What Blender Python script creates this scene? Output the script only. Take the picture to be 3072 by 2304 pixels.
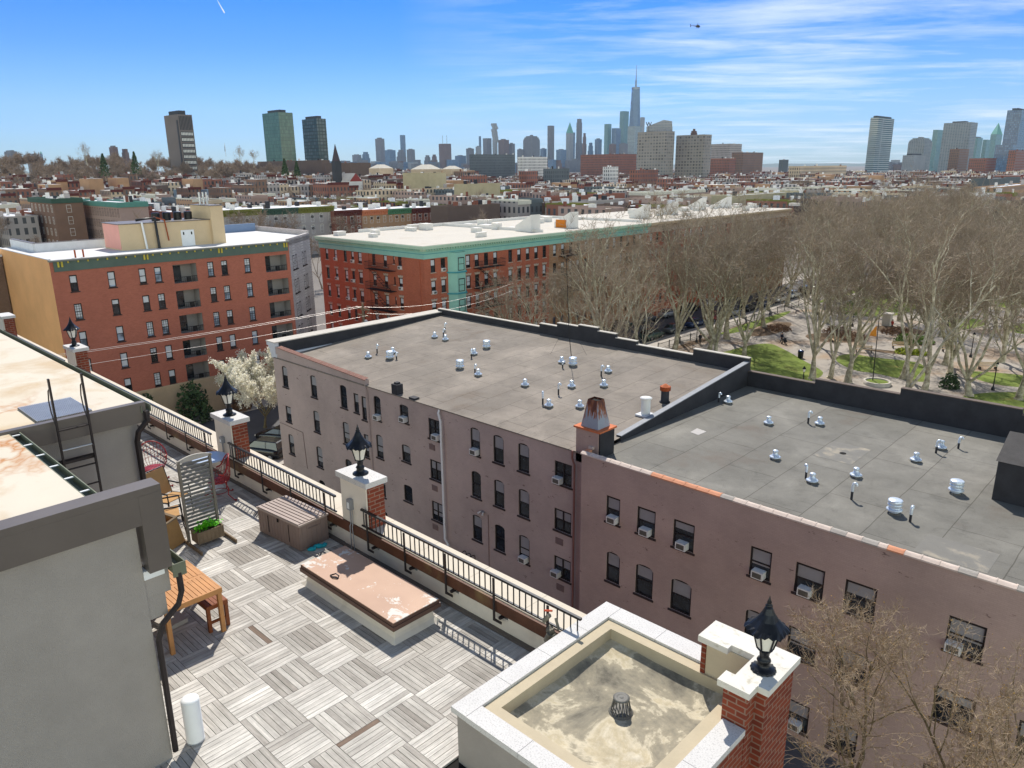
import bpy, math, random
from mathutils import Vector, Matrix, noise as mnoise
R = math.radians
for _o in list(bpy.data.objects):
    bpy.data.objects.remove(_o)
SC = bpy.context.scene
# ---------------------------------------------------------------- camera
PIT, ROL, YAW, FPX = R(16.0429), R(0.5863), R(-43.8765), 2259.825
CAM = Vector((9.243, -3.937, 24.882))
_cy, _sy = math.cos(YAW), math.sin(YAW)
_f = Vector((_sy, _cy, 0)); _r = Vector((_cy, -_sy, 0)); _u = Vector((0, 0, 1))
FW = _f * math.cos(PIT) - _u * math.sin(PIT)
_dn = -(_u * math.cos(PIT) + _f * math.sin(PIT))
RT = _r * math.cos(ROL) + _dn * math.sin(ROL)
DN = _dn * math.cos(ROL) - _r * math.sin(ROL)
cam = bpy.data.objects.new('camera', bpy.data.cameras.new('camera'))
SC.collection.objects.link(cam)
cam.data.sensor_width = 36.0
cam.data.lens = FPX / 3072 * 36
cam.data.clip_start = 0.2
cam.data.clip_end = 30000
cam.matrix_world = Matrix(((RT.x, -DN.x, -FW.x, CAM.x), (RT.y, -DN.y, -FW.y, CAM.y), (RT.z, -DN.z, -FW.z, CAM.z), (0, 0, 0, 1)))
SC.camera = cam
# ---------------------------------------------------------------- exposure
SC.view_settings.view_transform = 'Standard'
SC.view_settings.look = 'None'
SC.view_settings.gamma = 1
SC.view_settings.exposure = 0.4
# ---------------------------------------------------------------- sun and sky
SUN_EL = R(50)
sd = Vector((-0.7071 * math.cos(SUN_EL), 0.7071 * math.cos(SUN_EL), math.sin(SUN_EL)))   # towards the sun
sl = bpy.data.lights.new('sun', 'SUN')
sl.energy = 4.3
sl.angle = R(0.5)
sl.color = (1.0, 0.94, 0.85)
so = bpy.data.objects.new('sun', sl)
SC.collection.objects.link(so)
so.rotation_euler = sd.to_track_quat('Z', 'Y').to_euler()
so.location = (0, 0, 200)
W_ = bpy.data.worlds.new('World')
SC.world = W_
W_.use_nodes = True
nt = W_.node_tree
nt.nodes.clear()


def NN(t, kind, **kw):
    n = t.nodes.new(kind)
    for k, v in kw.items():
        if k.startswith('i_'):
            n.inputs[k[2:].replace('_', ' ')].default_value = v
        else:
            setattr(n, k, v)
    return n


def LK(t, a, b):
    t.links.new(a, b)


def ramp(t, fac, stops, interp='LINEAR'):
    n = t.nodes.new('ShaderNodeValToRGB')
    n.color_ramp.interpolation = interp
    e = n.color_ramp.elements
    while len(e) < len(stops):
        e.new(0.5)
    for i, (p, c) in enumerate(stops):
        e[i].position = p
        e[i].color = (c[0], c[1], c[2], 1) if not isinstance(c, float) else (c, c, c, 1)
    LK(t, fac, n.inputs[0])
    return n.outputs[0]


def mixc(t, fac, a, b, mode='MIX'):
    n = t.nodes.new('ShaderNodeMix')
    n.data_type = 'RGBA'
    n.blend_type = mode
    for i, v in ((0, fac), (6, a), (7, b)):
        s = n.inputs[i]
        if hasattr(v, 'is_linked'):
            LK(t, v, s)
        elif i == 0:
            s.default_value = v
        else:
            s.default_value = (v[0], v[1], v[2], 1)
    return n.outputs[2]


def mth(t, op, a, b=None):
    n = t.nodes.new('ShaderNodeMath')
    n.operation = op
    for i, v in enumerate((a, b)):
        if v is None:
            continue
        if hasattr(v, 'is_linked'):
            LK(t, v, n.inputs[i])
        else:
            n.inputs[i].default_value = v
    return n.outputs[0]


sky = NN(nt, 'ShaderNodeTexSky', sky_type='NISHITA', sun_disc=False, sun_elevation=SUN_EL,
         sun_rotation=math.atan2(sd.x, sd.y), altitude=20, air_density=1.0, dust_density=0.3, ozone_density=3.0)
tc = NN(nt, 'ShaderNodeTexCoord')
sx = NN(nt, 'ShaderNodeSeparateXYZ')
LK(nt, tc.outputs['Generated'], sx.inputs[0])
# clear spring air: deep blue overhead of the horizon band
tint = ramp(nt, sx.outputs['Z'], [(0.0, (0.34, 0.50, 0.76)), (0.07, (0.27, 0.47, 0.83)), (0.135, (0.115, 0.345, 0.78)), (0.2, (0.028, 0.285, 0.72)), (0.3, (0.05, 0.30, 0.70)), (0.45, (0.6, 0.6, 0.62)), (1.0, (0.75, 0.66, 0.6))])
# low sky behind the camera brightened: added fill light for the shaded facades
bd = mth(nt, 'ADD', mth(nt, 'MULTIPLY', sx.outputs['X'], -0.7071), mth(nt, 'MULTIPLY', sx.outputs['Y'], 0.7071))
back_fill = ramp(nt, sx.outputs['Z'], [(0.0, (4.4, 3.5, 2.5)), (0.28, (4.2, 3.1, 2.05)), (0.5, (0.95, 0.78, 0.65)), (1.0, (0.75, 0.66, 0.6))])
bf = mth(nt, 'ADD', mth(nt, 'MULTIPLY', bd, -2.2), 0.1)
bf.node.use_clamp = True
tint = mixc(nt, bf, tint, back_fill)
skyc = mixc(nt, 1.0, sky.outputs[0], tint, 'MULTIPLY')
# thin streaks of cirrus: noise stretched along the wind, flattened with the distance
zz = mth(nt, 'MAXIMUM', mth(nt, 'ADD', sx.outputs['Z'], 0.055), 0.02)
cb = NN(nt, 'ShaderNodeCombineXYZ')
LK(nt, mth(nt, 'DIVIDE', sx.outputs['X'], zz), cb.inputs[0])
LK(nt, mth(nt, 'DIVIDE', sx.outputs['Y'], zz), cb.inputs[1])
mr = NN(nt, 'ShaderNodeMapping')
mr.inputs['Rotation'].default_value = (0, 0, R(52))
LK(nt, cb.outputs[0], mr.inputs[0])
mp = NN(nt, 'ShaderNodeMapping')
mp.inputs['Scale'].default_value = (1.25, 0.42, 1)
mp.inputs['Location'].default_value = (3.1, 0.6, 0)
LK(nt, mr.outputs[0], mp.inputs[0])
n1 = NN(nt, 'ShaderNodeTexNoise', i_Scale=1.4, i_Detail=12.0, i_Roughness=0.68, i_Distortion=0.35)
LK(nt, mp.outputs[0], n1.inputs['Vector'])
n2 = NN(nt, 'ShaderNodeTexNoise', i_Scale=0.6, i_Detail=4.0, i_Roughness=0.5)
LK(nt, cb.outputs[0], n2.inputs['Vector'])
# more cloud towards the right-hand half of the view (south), little to the left
dr = mth(nt, 'ADD', mth(nt, 'MULTIPLY', sx.outputs['X'], 0.62), mth(nt, 'MULTIPLY', sx.outputs['Y'], 0.78))
side = ramp(nt, dr, [(0.0, 0.0), (0.28, 0.92), (1.0, 1.0)])
cl = mth(nt, 'ADD', mth(nt, 'MULTIPLY', n1.outputs[0], 0.62), mth(nt, 'MULTIPLY', n2.outputs[0], 0.46))
clm = ramp(nt, cl, [(0.50, 0.0), (0.57, 0.38), (0.67, 1.0)])
clf = mth(nt, 'MULTIPLY', mth(nt, 'MULTIPLY', clm, side), 0.62)
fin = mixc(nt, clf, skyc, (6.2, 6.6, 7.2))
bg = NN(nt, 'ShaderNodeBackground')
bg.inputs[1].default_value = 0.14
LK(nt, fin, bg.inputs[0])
wo = NN(nt, 'ShaderNodeOutputWorld')
LK(nt, bg.outputs[0], wo.inputs[0])


# ---------------------------------------------------------------- measuring: rays of the calibrated camera (native photo pixels)
def ray(x, y):
    return RT * ((x - 1536) / FPX) + DN * ((y - 1152) / FPX) + FW


def onZ(x, y, z):
    d = ray(x, y)
    return CAM + d * ((z - CAM.z) / d.z)


def onX(x, y, X):
    d = ray(x, y)
    return CAM + d * ((X - CAM.x) / d.x)


def onY(x, y, Y):
    d = ray(x, y)
    return CAM + d * ((Y - CAM.y) / d.y)


def onD(x, y, D):
    d = ray(x, y)
    return CAM + d * (D / math.hypot(d.x, d.y))
# ---------------------------------------------------------------- materials
def srgb(v):
    v /= 255.0
    return v / 12.92 if v <= 0.04045 else ((v + 0.055) / 1.055) ** 2.4


def C(r, g, b):
    return (srgb(r), srgb(g), srgb(b))


MATS = {}


def newmat(name):
    m = bpy.data.materials.new(name)
    m.use_nodes = True
    t = m.node_tree
    b = t.nodes['Principled BSDF']
    MATS[name] = m
    return m, t, b


def M(name, col, rough=0.8, var=0.12, scale=1.5, bump=0.0, bscale=30, metal=0.0, spec=0.3, stain=None):
    """plain surface with uneven tone: base colour, large blotches, fine grain and an optional stain colour"""
    m, t, b = newmat(name)
    g = NN(t, 'ShaderNodeNewGeometry')
    n = NN(t, 'ShaderNodeTexNoise', i_Scale=scale, i_Detail=6.0, i_Roughness=0.65)
    LK(t, g.outputs['Position'], n.inputs['Vector'])
    lo = tuple(c * (1 - var) for c in col)
    hi = tuple(min(1, c * (1 + var)) for c in col)
    out = ramp(t, n.outputs[0], [(0.3, lo), (0.7, hi)])
    if stain:
        n3 = NN(t, 'ShaderNodeTexNoise', i_Scale=stain[1], i_Detail=5.0, i_Roughness=0.6, i_Distortion=0.4)
        LK(t, g.outputs['Position'], n3.inputs['Vector'])
        f = ramp(t, n3.outputs[0], [(stain[2], 0.0), (stain[3], stain[4])])
        out = mixc(t, f, out, stain[0])
    LK(t, out, b.inputs['Base Color'])
    b.inputs['Roughness'].default_value = rough
    b.inputs['Metallic'].default_value = metal
    b.inputs['Specular IOR Level'].default_value = spec
    if bump:
        n2 = NN(t, 'ShaderNodeTexNoise', i_Scale=bscale, i_Detail=4.0)
        LK(t, g.outputs['Position'], n2.inputs['Vector'])
        bp = NN(t, 'ShaderNodeBump', i_Strength=bump, i_Distance=0.02)
        LK(t, n2.outputs[0], bp.inputs['Height'])
        LK(t, bp.outputs[0], b.inputs['Normal'])
    return m


def uvw(t, sx=1.0, sz=1.0):
    """wall coordinates that run along any axis-aligned wall: (x + y, z)"""
    g = NN(t, 'ShaderNodeNewGeometry')
    s = NN(t, 'ShaderNodeSeparateXYZ')
    LK(t, g.outputs['Position'], s.inputs[0])
    c = NN(t, 'ShaderNodeCombineXYZ')
    LK(t, mth(t, 'ADD', s.outputs[0], s.outputs[1]), c.inputs[0])
    LK(t, s.outputs[2], c.inputs[1])
    return g, s, c.outputs[0]


def brickmat(name, c1, c2, mortar, bw=0.21, bh=0.075, ms=0.01, var=0.25, bump=0.3, rough=0.9):
    m, t, b = newmat(name)
    g, s, v = uvw(t)
    br = NN(t, 'ShaderNodeTexBrick')
    br.inputs['Color1'].default_value = (*c1, 1)
    br.inputs['Color2'].default_value = (*c2, 1)
    br.inputs['Mortar'].default_value = (*mortar, 1)
    br.inputs['Scale'].default_value = 1
    br.inputs['Brick Width'].default_value = bw
    br.inputs['Row Height'].default_value = bh
    br.inputs['Mortar Size'].default_value = ms
    LK(t, v, br.inputs['Vector'])
    n = NN(t, 'ShaderNodeTexNoise', i_Scale=0.5, i_Detail=7.0, i_Roughness=0.7)
    LK(t, g.outputs['Position'], n.inputs['Vector'])
    f = ramp(t, n.outputs[0], [(0.3, 1 - var), (0.7, 1 + var)])
    LK(t, mixc(t, 1.0, br.outputs[0], f, 'MULTIPLY'), b.inputs['Base Color'])
    b.inputs['Roughness'].default_value = rough
    b.inputs['Specular IOR Level'].default_value = 0.15
    if bump:
        bp = NN(t, 'ShaderNodeBump', i_Strength=bump, i_Distance=0.01)
        bp.invert = True
        LK(t, br.outputs[1], bp.inputs['Height'])
        LK(t, bp.outputs[0], b.inputs['Normal'])
    return m


def facade(name, wall, glass, w=3.0, h=3.3, ms=0.8, off=0.0, grough=0.25, glass2=None, wallvar=0.1, smooth=0.0):
    """far tower skin: a grid of glass panels set in wall bands; the panes reflect like glass"""
    m, t, b = newmat(name)
    g, s, v = uvw(t)
    br = NN(t, 'ShaderNodeTexBrick', offset=off)
    glass2 = glass2 or tuple(c * 1.7 + 0.01 for c in glass)
    br.inputs['Color1'].default_value = (*glass, 1)
    br.inputs['Color2'].default_value = (*glass2, 1)
    n = NN(t, 'ShaderNodeTexNoise', i_Scale=0.06, i_Detail=4.0)
    LK(t, g.outputs['Position'], n.inputs['Vector'])
    wc = ramp(t, n.outputs[0], [(0.3, tuple(c * (1 - wallvar) for c in wall)), (0.7, tuple(c * (1 + wallvar) for c in wall))])
    LK(t, wc, br.inputs['Mortar'])
    br.inputs['Scale'].default_value = 1
    br.inputs['Brick Width'].default_value = w
    br.inputs['Row Height'].default_value = h
    br.inputs['Mortar Size'].default_value = ms
    br.inputs['Mortar Smooth'].default_value = smooth
    LK(t, v, br.inputs['Vector'])
    LK(t, br.outputs[0], b.inputs['Base Color'])
    r = ramp(t, br.outputs[1], [(0.0, grough), (1.0, 0.85)])
    LK(t, r, b.inputs['Roughness'])
    return m


def glassmat(name, col=(0.015, 0.018, 0.022), rough=0.06, spec=0.6):
    m, t, b = newmat(name)
    g = NN(t, 'ShaderNodeNewGeometry')
    n = NN(t, 'ShaderNodeTexNoise', i_Scale=1.3, i_Detail=2.0)
    LK(t, g.outputs['Position'], n.inputs['Vector'])
    LK(t, ramp(t, n.outputs[0], [(0.35, tuple(c * 0.5 for c in col)), (0.7, tuple(c * 2.2 for c in col))]), b.inputs['Base Color'])
    b.inputs['Roughness'].default_value = rough
    b.inputs['Specular IOR Level'].default_value = spec
    return m


# ---------------------------------------------------------------- mesh building
class MB:
    def __init__(s):
        s.v = []; s.f = []; s.m = []; s.uv = {}; s.tone = {}; s.sm = set()

    def add(s, vs, fs, mi=0, smooth=False):
        o = len(s.v)
        s.v += [tuple(v) for v in vs]
        for f in fs:
            if smooth:
                s.sm.add(len(s.f))
            s.f.append(tuple(i + o for i in f)); s.m.append(mi)
        return s

    def quad(s, a, b, c, d, mi=0):
        return s.add([a, b, c, d], [(0, 1, 2, 3)], mi)

    def box(s, x0, x1, y0, y1, z0, z1, mi=0, top=None, bot=True):
        v = [(x0, y0, z0), (x1, y0, z0), (x1, y1, z0), (x0, y1, z0), (x0, y0, z1), (x1, y0, z1), (x1, y1, z1), (x0, y1, z1)]
        f = [(0, 1, 5, 4), (1, 2, 6, 5), (2, 3, 7, 6), (3, 0, 4, 7)]
        s.add(v, f, mi)
        s.add([v[4], v[5], v[6], v[7]], [(0, 1, 2, 3)], mi if top is None else top)
        if bot:
            s.add([v[0], v[3], v[2], v[1]], [(0, 1, 2, 3)], mi)
        return s

    def rbox(s, cx, cy, z0, lx, ly, h, ang=0.0, mi=0, taper=1.0):
        c, n = math.cos(ang), math.sin(ang)
        v = []
        for z, k in ((z0, 1.0), (z0 + h, taper)):
            for a, b in ((-1, -1), (1, -1), (1, 1), (-1, 1)):
                x, y = a * lx / 2 * k, b * ly / 2 * k
                v.append((cx + x * c - y * n, cy + x * n + y * c, z))
        return s.add(v, [(0, 1, 5, 4), (1, 2, 6, 5), (2, 3, 7, 6), (3, 0, 4, 7), (4, 5, 6, 7), (3, 2, 1, 0)], mi)

    def prism(s, poly, z0, z1, mi=0, top=None):
        n = len(poly)
        a = sum(poly[i][0] * poly[(i + 1) % n][1] - poly[(i + 1) % n][0] * poly[i][1] for i in range(n))
        if a < 0:
            poly = poly[::-1]
        v = [(x, y, z0) for x, y in poly] + [(x, y, z1) for x, y in poly]
        s.add(v, [(i, (i + 1) % n, n + (i + 1) % n, n + i) for i in range(n)] + [tuple(range(n - 1, -1, -1))], mi)
        return s.add(v[n:], [tuple(range(n))], mi if top is None else top)

    def tube(s, pts, r, n=6, mi=0, cap=True, smooth=True):
        pts = [Vector(p) for p in pts]
        rs = r if isinstance(r, (list, tuple)) else [r] * len(pts)
        vs = []; fs = []
        up = Vector((0, 0, 1))
        prev = None
        for i, p in enumerate(pts):
            d = (pts[min(i + 1, len(pts) - 1)] - pts[max(i - 1, 0)])
            if d.length < 1e-9:
                d = Vector((0, 0, 1))
            d.normalize()
            if prev is None:
                a = d.cross(up if abs(d.z) < 0.9 else Vector((1, 0, 0))).normalized()
            else:
                a = (prev - d * prev.dot(d))
                a = a.normalized() if a.length > 1e-6 else d.orthogonal().normalized()
            prev = a
            b = d.cross(a)
            for k in range(n):
                t = 2 * math.pi * k / n
                vs.append(p + (a * math.cos(t) + b * math.sin(t)) * rs[i])
        for i in range(len(pts) - 1):
            for k in range(n):
                fs.append((i * n + k, i * n + (k + 1) % n, (i + 1) * n + (k + 1) % n, (i + 1) * n + k))
        s.add(vs, fs, mi, smooth)
        if cap:
            s.add(vs[:n], [tuple(range(n - 1, -1, -1))], mi)
            s.add(vs[-n:], [tuple(range(n))], mi)
        return s

    def lathe(s, cx, cy, z, prof, n=16, mi=0, smooth=True, ang=0.0):
        vs = []; fs = []
        for r, h in prof:
            for k in range(n):
                t = 2 * math.pi * k / n + ang
                vs.append((cx + r * math.cos(t), cy + r * math.sin(t), z + h))
        for i in range(len(prof) - 1):
            for k in range(n):
                fs.append((i * n + k, i * n + (k + 1) % n, (i + 1) * n + (k + 1) % n, (i + 1) * n + k))
        s.add(vs, fs, mi, smooth)
        if prof[-1][0] > 1e-4:
            s.add(vs[-n:], [tuple(range(n))], mi)
        if prof[0][0] > 1e-4:
            s.add(vs[:n], [tuple(range(n - 1, -1, -1))], mi)
        return s

    def mesh(s, name, mats):
        me = bpy.data.meshes.new(name)
        me.from_pydata(s.v, [], s.f)
        for m in (mats if isinstance(mats, (list, tuple)) else [mats]):
            me.materials.append(MATS[m] if isinstance(m, str) else m)
        me.polygons.foreach_set('material_index', s.m)
        if s.sm:
            me.polygons.foreach_set('use_smooth', [i in s.sm for i in range(len(s.f))])
        if s.uv:
            ul = me.uv_layers.new(name='UVMap')
            for p in me.polygons:
                if p.index in s.uv:
                    for li, uv in zip(p.loop_indices, s.uv[p.index]):
                        ul.data[li].uv = uv
        if s.tone:
            at = me.attributes.new('tone', 'FLOAT', 'FACE')
            for i in range(len(s.f)):
                at.data[i].value = s.tone.get(i, 0.5)
        me.update()
        return me

    def build(s, name, mats, parent=None, local=False, loc=None, rot=0.0):
        """link the collected shape as one object; world-space shapes keep their place under a parent Empty"""
        return put(s.mesh(name, mats), name, parent, local, loc, rot)


def put(me, name, parent=None, local=False, loc=None, rot=0.0):
    o = bpy.data.objects.new(name, me)
    SC.collection.objects.link(o)
    if parent is not None:
        o.parent = parent
        if not local and loc is None:
            base = Vector((0, 0, 0))
            p = parent
            while p is not None:
                base = base + p.location
                p = p.parent
            o.location = -base
    if loc is not None:
        o.location = loc
    if rot:
        o.rotation_euler = (0, 0, rot)
    return o


def tag(o, label, cat, group=None, kind=None):
    if label: o['label'] = label
    if cat: o['category'] = cat
    if group: o['group'] = group
    if kind: o['kind'] = kind
    return o


def thing(name, label, cat, loc=(0, 0, 0), rot=0.0, group=None, kind=None):
    o = bpy.data.objects.new(name, None)
    o.empty_display_size = 0.3
    SC.collection.objects.link(o)
    o.location = loc
    o.rotation_euler = (0, 0, rot)
    return tag(o, label, cat, group, kind)


def dup(src, loc=None, rot=None, label=None, group=None, parent=None, scale=None):
    """copy of a thing with copies of its parts and sub-parts (sharing mesh data)"""
    c = src.copy()
    SC.collection.objects.link(c)
    if parent is not None: c.parent = parent
    if loc is not None: c.location = loc
    if rot is not None: c.rotation_euler = (0, 0, rot)
    if scale is not None: c.scale = scale if isinstance(scale, (tuple, list)) else (scale,) * 3
    if label: c['label'] = label
    if group: c['group'] = group
    for ch in src.children:
        dup(ch, parent=c)
    return c


def wallgrid(mb, ax, c, u0, u1, v0, v1, holes, dep=0.14, mi=0, rmi=None, arch=None):
    """wall sheet on plane ax = c with rectangular openings and their reveals; ax 'Y' faces -Y, ax 'X' faces +X"""
    rmi = mi if rmi is None else rmi
    holes = [h for h in holes if h[0] > u0 and h[1] < u1 and h[2] > v0 and h[3] < v1]
    P = (lambda u, v, d=0.0: (u, c + d, v)) if ax == 'Y' else (lambda u, v, d=0.0: (c - d, u, v))
    vs = sorted({round(x, 4) for h in holes for x in h[2:4]} | {v0, v1})
    for j in range(len(vs) - 1):
        a, b = vs[j], vs[j + 1]
        act = sorted((h[0], h[1]) for h in holes if h[2] <= a + 1e-5 and h[3] >= b - 1e-5)
        u = u0
        for h0, h1 in act:
            if h0 > u: mb.quad(P(u, a), P(h0, a), P(h0, b), P(u, b), mi)
            u = max(u, h1)
        if u < u1: mb.quad(P(u, a), P(u1, a), P(u1, b), P(u, b), mi)
    for h in holes:
        a, b, p, q = h[:4]
        mb.quad(P(a, p), P(a, q), P(a, q, dep), P(a, p, dep), rmi)
        mb.quad(P(b, p, dep), P(b, q, dep), P(b, q), P(b, p), rmi)
        mb.quad(P(a, q), P(b, q), P(b, q, dep), P(a, q, dep), rmi)
        mb.quad(P(a, p, dep), P(b, p, dep), P(b, p), P(a, p), rmi)
        if len(h) > 4 and h[4]:           # arched head: fill the two spandrels flush with the wall
            rise = h[4]
            cx, hw = (a + b) / 2, (b - a) / 2
            n = 6
            arc = []
            for i in range(n + 1):
                t = math.pi * i / n
                arc.append((cx - hw * math.cos(t), q - rise + rise * math.sin(t)))
            for i in range(n):
                mb.quad(P(arc[i][0], arc[i][1]), P(arc[i + 1][0], arc[i + 1][1]), P(arc[i + 1][0], q), P(arc[i][0], q), mi)
    return mb


WIN = {}


BLIND = ['blind']


def window_parts(w, h, kind, fm, sm, gm, blind, bars, sillw=0.08):
    """meshes of a sash window, local: x across, z up from the sill, outward = -y"""
    key = (round(w, 2), round(h, 2), kind, fm, sm, gm, blind, bars, BLIND[0])
    if key in WIN:
        return WIN[key]
    t = 0.075
    f = MB()
    hw = w / 2
    y0, y1 = 0.05, 0.13
    f.box(-hw, -hw + t, y0, y1, 0, h); f.box(hw - t, hw, y0, y1, 0, h)
    f.box(-hw + t, hw - t, y0, y1, 0, t); f.box(-hw + t, hw - t, y0, y1, h - t * 1.5, h)
    f.box(-hw + t, hw - t, y0 + 0.01, y1, h * 0.5 - 0.03, h * 0.5 + 0.03)
    if kind == 'w':
        f.box(-0.04, 0.04, y0 + 0.002, y1, t, h - t)
    for k in range(bars):
        x = -hw + w * (k + 1) / (bars + 1)
        f.box(x - 0.015, x + 0.015, 0.085, 0.1, t, h - t)
        if k < bars:
            for q in (0.17, 0.33, 0.67, 0.83):
                f.box(-hw + t, hw - t, 0.083, 0.098, h * q - 0.012, h * q + 0.012)
    g = MB(); g.box(-hw + t, hw - t, 0.105, 0.115, t, h - t)
    s = MB(); s.box(-hw - sillw, hw + sillw, -0.06, 0.06, -0.1, -0.002)
    b = None
    if blind > 0:
        b = MB(); b.box(-hw + t, hw - t, 0.1, 0.104, h - t - (h - 2 * t) * blind, h - t)
        b = b.mesh('blind', BLIND[0])
    WIN[key] = (f.mesh('window', fm), g.mesh('pane', gm), s.mesh('sill', sm), b)
    return WIN[key]


def window(parent, ax, c, u0, u1, v0, v1, kind='f', fm='win_frame', sm='win_sill', gm='glass', blind=0.0, bars=0, sill=True, dep=0.0):
    f, g, s, b = window_parts(u1 - u0, v1 - v0, kind, fm, sm, gm, blind, bars)
    u = (u0 + u1) / 2
    p = Vector((u, c + dep, v0)) if ax == 'Y' else Vector((c - dep, u, v0))
    rot = 0.0 if ax == 'Y' else math.pi / 2
    o = put(f, 'window', parent, loc=p - parent.location, rot=rot)
    put(g, 'pane', o, local=True)
    if sill: put(s, 'sill', o, local=True)
    if b: put(b, 'blind', o, local=True)
    return o


ORD = ['first', 'second', 'third', 'fourth', 'fifth', 'sixth', 'seventh', 'eighth', 'ninth', 'tenth', 'eleventh', 'twelfth', 'thirteenth', 'fourteenth', 'fifteenth', 'sixteenth', 'seventeenth', 'eighteenth', 'nineteenth', 'twentieth']

# ---------------------------------------------------------------- shared materials
M('stucco_grey', C(156, 150, 144), 0.9, 0.09, 1.3, 0.5, 90)
M('stucco_cream', C(222, 214, 200), 0.9, 0.06, 1.2, 0.2, 120, stain=(C(150, 140, 125), 1.1, 0.58, 0.75, 0.35))
M('stucco_tan', C(196, 184, 160), 0.9, 0.08, 2.0, 0.25, 90)
M('granite', C(205, 203, 200), 0.75, 0.05, 2.0, 0.15, 200, stain=(C(120, 118, 116), 60, 0.52, 0.66, 0.5))
M('granite_worn', C(214, 211, 202), 0.8, 0.06, 2.0, 0.2, 200, stain=(C(150, 140, 105), 7.0, 0.56, 0.74, 0.6))
M('limestone', C(186, 173, 147), 0.85, 0.08, 3.0, 0.2, 60)
M('ledge_stone', C(206, 196, 178), 0.85, 0.06, 1.5, 0.1, 60)
M('bronze_metal', C(104, 97, 92), 0.45, 0.1, 1.2, metal=0.3, spec=0.4)
M('black_metal', C(34, 36, 40), 0.35, 0.15, 6.0, metal=0.5, spec=0.5)
M('iron', C(52, 46, 46), 0.5, 0.2, 4.0, metal=0.3)
M('roof_white', C(206, 197, 180), 0.85, 0.05, 0.6, 0.1, 20, stain=(C(186, 160, 124), 0.8, 0.50, 0.66, 0.7))
M('rust_stain', C(196, 140, 64), 0.9, 0.2, 5.0)
M('gutter_green', C(110, 114, 96), 0.6, 0.12, 5.0)
M('beam_wood', C(92, 58, 42), 0.6, 0.25, 3.0, 0.2, 40, stain=(C(130, 110, 70), 1.5, 0.55, 0.7, 0.6))
M('dark_void', C(24, 22, 20), 0.9, 0.1, 3.0)
M('teak', C(188, 134, 82), 0.55, 0.15, 4.0)
M('teak_dark', C(128, 72, 40), 0.6, 0.15, 4.0)
M('old_wood', C(120, 104, 84), 0.9, 0.2, 6.0, 0.3, 30)
M('grey_wood', C(122, 116, 106), 0.9, 0.18, 6.0, 0.3, 30)
M('resin_taupe', C(132, 114, 106), 0.6, 0.06, 2.0, 0.1, 60)
M('resin_lid', C(164, 148, 138), 0.6, 0.06, 2.0, 0.1, 60)
M('red_paint', C(150, 42, 40), 0.4, 0.15, 6.0)
M('white_paint', C(228, 230, 230), 0.5, 0.04, 3.0)
M('sling_fabric', C(176, 138, 92), 0.9, 0.1, 8.0)
M('turquoise_cloth', C(42, 168, 184), 0.9, 0.2, 12.0)
M('lime_leaf', C(96, 190, 24), 0.6, 0.3, 14.0)
M('galv', C(186, 190, 196), 0.35, 0.1, 3.0, metal=0.6, spec=0.5)
M('vent_white', C(216, 226, 236), 0.3, 0.06, 4.0, metal=0.35, spec=0.5)
M('vent_base', C(120, 116, 108), 0.8, 0.15, 6.0)
M('rust', C(150, 72, 36), 0.85, 0.3, 7.0)
M('frost_glass', C(226, 224, 214), 0.4, 0.05, 4.0, spec=0.5)
M('blind', C(150, 149, 150), 0.7, 0.08, 2.0)
M('blind_light', C(206, 208, 210), 0.6, 0.08, 2.0)
M('ac_white', C(224, 224, 220), 0.5, 0.06, 2.0)
M('ac_grille', C(96, 92, 84), 0.6, 0.15, 8.0)
M('win_frame', C(40, 34, 33), 0.6, 0.15, 2.0)
M('win_sill', C(62, 50, 48), 0.8, 0.15, 2.0)
M('win_white', C(216, 214, 208), 0.6, 0.08, 2.0)
M('conduit', C(148, 152, 158), 0.4, 0.1, 3.0, metal=0.5)
glassmat('glass')
glassmat('glass_pale', C(120, 132, 146), 0.15, 0.6)
brickmat('brick_pier', C(138, 68, 48), C(112, 54, 42), C(138, 112, 98), 0.21, 0.075, 0.009, 0.12)
# ================================================================ SETTING: ground, streets, park
M('ground_city', C(120, 114, 108), 0.95, 0.2, 0.05)
M('asphalt', C(92, 92, 94), 0.9, 0.12, 0.4, 0.2, 60)
M('sidewalk_conc', C(170, 164, 156), 0.9, 0.1, 0.7, 0.15, 50)
M('park_path', C(158, 151, 142), 0.9, 0.1, 0.35, 0.15, 40, stain=(C(150, 124, 96), 0.12, 0.5, 0.62, 0.7))
M('lawn', C(106, 122, 50), 0.95, 0.25, 0.35, 0.4, 40, stain=(C(150, 134, 80), 0.4, 0.56, 0.72, 0.6))
M('bed_soil', C(104, 86, 66), 0.95, 0.25, 1.2, 0.4, 20)
M('paint_white', C(220, 220, 214), 0.8, 0.08, 2.0)


def sheet(name, polys, z, mat, thick=0.0, kind='structure'):
    mb = MB()
    for p in polys:
        if len(p) == 4 and not isinstance(p[0], (tuple, list)):
            p = [(p[0], p[2]), (p[1], p[2]), (p[1], p[3]), (p[0], p[3])]
        if thick:
            mb.prism(p, z - thick, z)
        else:
            n = len(p)
            a = sum(p[i][0] * p[(i + 1) % n][1] - p[(i + 1) % n][0] * p[i][1] for i in range(n))
            q = p if a > 0 else p[::-1]
            mb.add([(x, y, z) for x, y in q], [tuple(range(n))])
    o = mb.build(name, mat)
    o['kind'] = kind
    return o


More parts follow.
